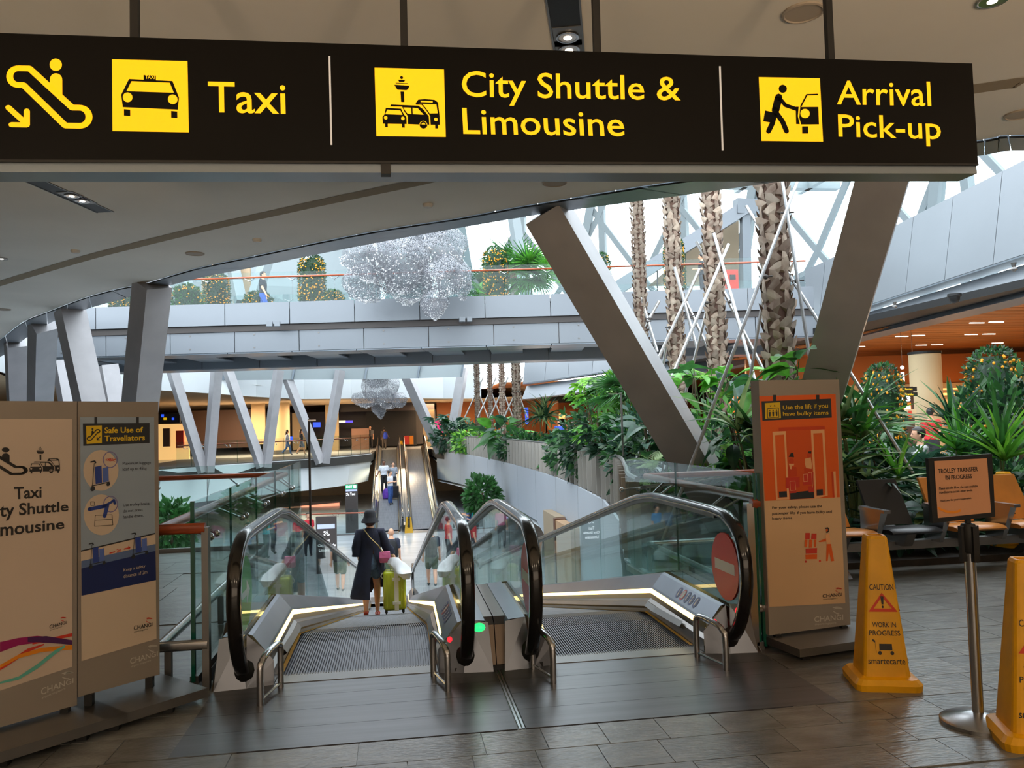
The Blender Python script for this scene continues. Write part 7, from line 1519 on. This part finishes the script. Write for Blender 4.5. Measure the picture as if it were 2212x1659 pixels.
def dtx(s_, px0, py0, px1, py1, D, m, par, bold=.01):
    def f(a, c): p = atD(px0+(px1-px0)*a, py1+(py0-py1)*c, D); return p
    ob('lettering', txt(MB(), s_, f, bold), m, par)
dtx('13', 1948, 856, 1967, 867, 23.3, M_TXW, t, .03); dpan('yellow_square', 1947, 838, 1953, 844, 23.3, M_SIGNY, t, .03); dpan('yellow_square', 1948, 849, 1954, 855, 23.3, M_SIGNY, t, .03)
dtx('Counters', 1955, 838, 1971, 842, 23.3, M_SIGNY, t); dtx('Transfer', 1955, 849, 1974, 854, 23.3, M_SIGNY, t)
dpan('poster', 1947, 870, 1967, 906, 23.4, M_AMB, t, .04); dpan('poster_sheet', 1949, 876, 1965, 884, 23.3, M_TXW, t, .02); dpan('poster_sheet', 1949, 892, 1962, 902, 23.3, M_TXW, t, .02); dpan('extinguisher_box', 1961, 884, 1978, 902, 23.0, M_BEI, t, .2); dpan('extinguisher', 1964, 887, 1969, 899, 22.95, M_PRED2, t, .04)
t = thing('info_light', 'pair of glowing white letter i information lights hanging in the hall', 'information light', tuple(dg_(1960, 27, 2.8)))
for px in (1950, 1973):
    p = atD(px, 815, 27); b = MB(); b.tube([p+V((0, 0, -.13)), p+V((0, 0, .16))], .052, 10); ob('letter_stem', b, M_TXW, t, smooth=True); ob('letter_dot', MB().ball(p+V((0, 0, .3)), .06, 12, 8), M_TXW, t, smooth=True); ob('hanger', MB().tube([p+V((0, 0, .35)), V((p.x, p.y, 4.1))], .006, 4), M_DARK, t)
q = atD(2065, 703, 19.5); tag(ob('dome_camera', MB().lathe([(.14, 0), (.14, -.05), (.11, -.07), (.1, -.14), (.06, -.19), (.01, -.21)], 18, (q.x, q.y, 4.06)), M_BLACK, smooth=True), 'black dome camera under the timber ceiling', 'camera')
for i, (px, py) in enumerate(((1948, 727), (1984, 725), (2110, 698), (2152, 696), (2098, 723), (2136, 722), (1990, 746), (2024, 745), (2155, 741), (1856, 749))):
    q = atZ(px, py, 4.05); tag(ob('strip_lamp', MB().box((q.x-.22, q.y-.03, 4.045), (q.x+.22, q.y+.03, 4.062)), M_LIT), 'lit strip lamp in the timber ceiling, '+('left of the pair just below the parapet', 'right of the pair just below the parapet', 'left of the pair right of the dome camera', 'right of the pair right of the dome camera', 'left of the right-hand pair in the second row', 'right of the right-hand pair in the second row', 'left of the middle pair above the round column', 'right of the middle pair above the round column', 'single one lowest at the right', 'single one beside the large column')[i], 'lamp', 'strip lamps in the timber ceiling')
# luggage trolley behind the left posters
t = thing('luggage_trolley', 'chrome luggage trolley with blue corner behind the left poster stand', 'luggage trolley', (-2.2, 7.4, 0)); b0 = atY(352, 1150, 7.6)
def tp(x, y, z): return V((-2.35+x, 7.4+y, z))
ob('frame', MB().tube([tp(0, 0, .12), tp(.08, .0, .34), tp(-.03, 0, .62), tp(-.12, 0, .9), tp(-.5, 0, .95)], .014, 8), M_INOX, t, smooth=True); ob('frame', MB().tube([tp(0, .5, .12), tp(.08, .5, .34), tp(-.03, .5, .62), tp(-.12, .5, .9), tp(-.5, .5, .95)], .014, 8), M_INOX, t, smooth=True)
ob('deck_rail', MB().tube([tp(-.8, 0, .12), tp(.05, 0, .12), tp(.12, .1, .18), tp(.12, .4, .18), tp(.05, .5, .12), tp(-.8, .5, .12)], .016, 8), M_INOX, t, smooth=True); ob('cross_rail', MB().tube([tp(.03, 0, .5), tp(.03, .5, .5)], .01, 6), M_INOX, t); ob('blue_bumper', MB().box(tuple(tp(-.18, -.03, .2)), tuple(tp(.06, .03, .26))), pm('blue_plastic', (36, 40, 120), .4), t); ob('handle', MB().tube([tp(-.5, -.03, .95), tp(-.5, .53, .95)], .02, 8), M_BLACK, t)
for x, y in ((0, 0), (0, .5), (-.75, .02), (-.75, .48)): ob('wheel', MB().lathe([(.055, -.015), (.055, .015)], 12, (0, 0, 0)).box((-.001, -.001, 0), (.001, .001, .001)) if False else MB().ball(tp(x, y, .056), (.055, .02, .055), 12, 7), M_BLACK, t)
# vents and downlights under the bridge are part of it; smoke heads on the right soffit
for i, (px, py) in enumerate(((1933, 659), (2190, 577))):
    q = atD(px, py, 22 if i == 0 else 17.2); tag(ob('sprinkler_head', MB().lathe([(.05, .08), (.03, .0), (.06, -.04), (.02, -.08)], 10, tuple(q)), M_INOXD, smooth=True), 'small sprinkler under the right parapet %s' % ('near the large column', 'at the frame edge')[i], 'sprinkler'); 
# ---------------------------------------------------------------- finish
finalize_skins()
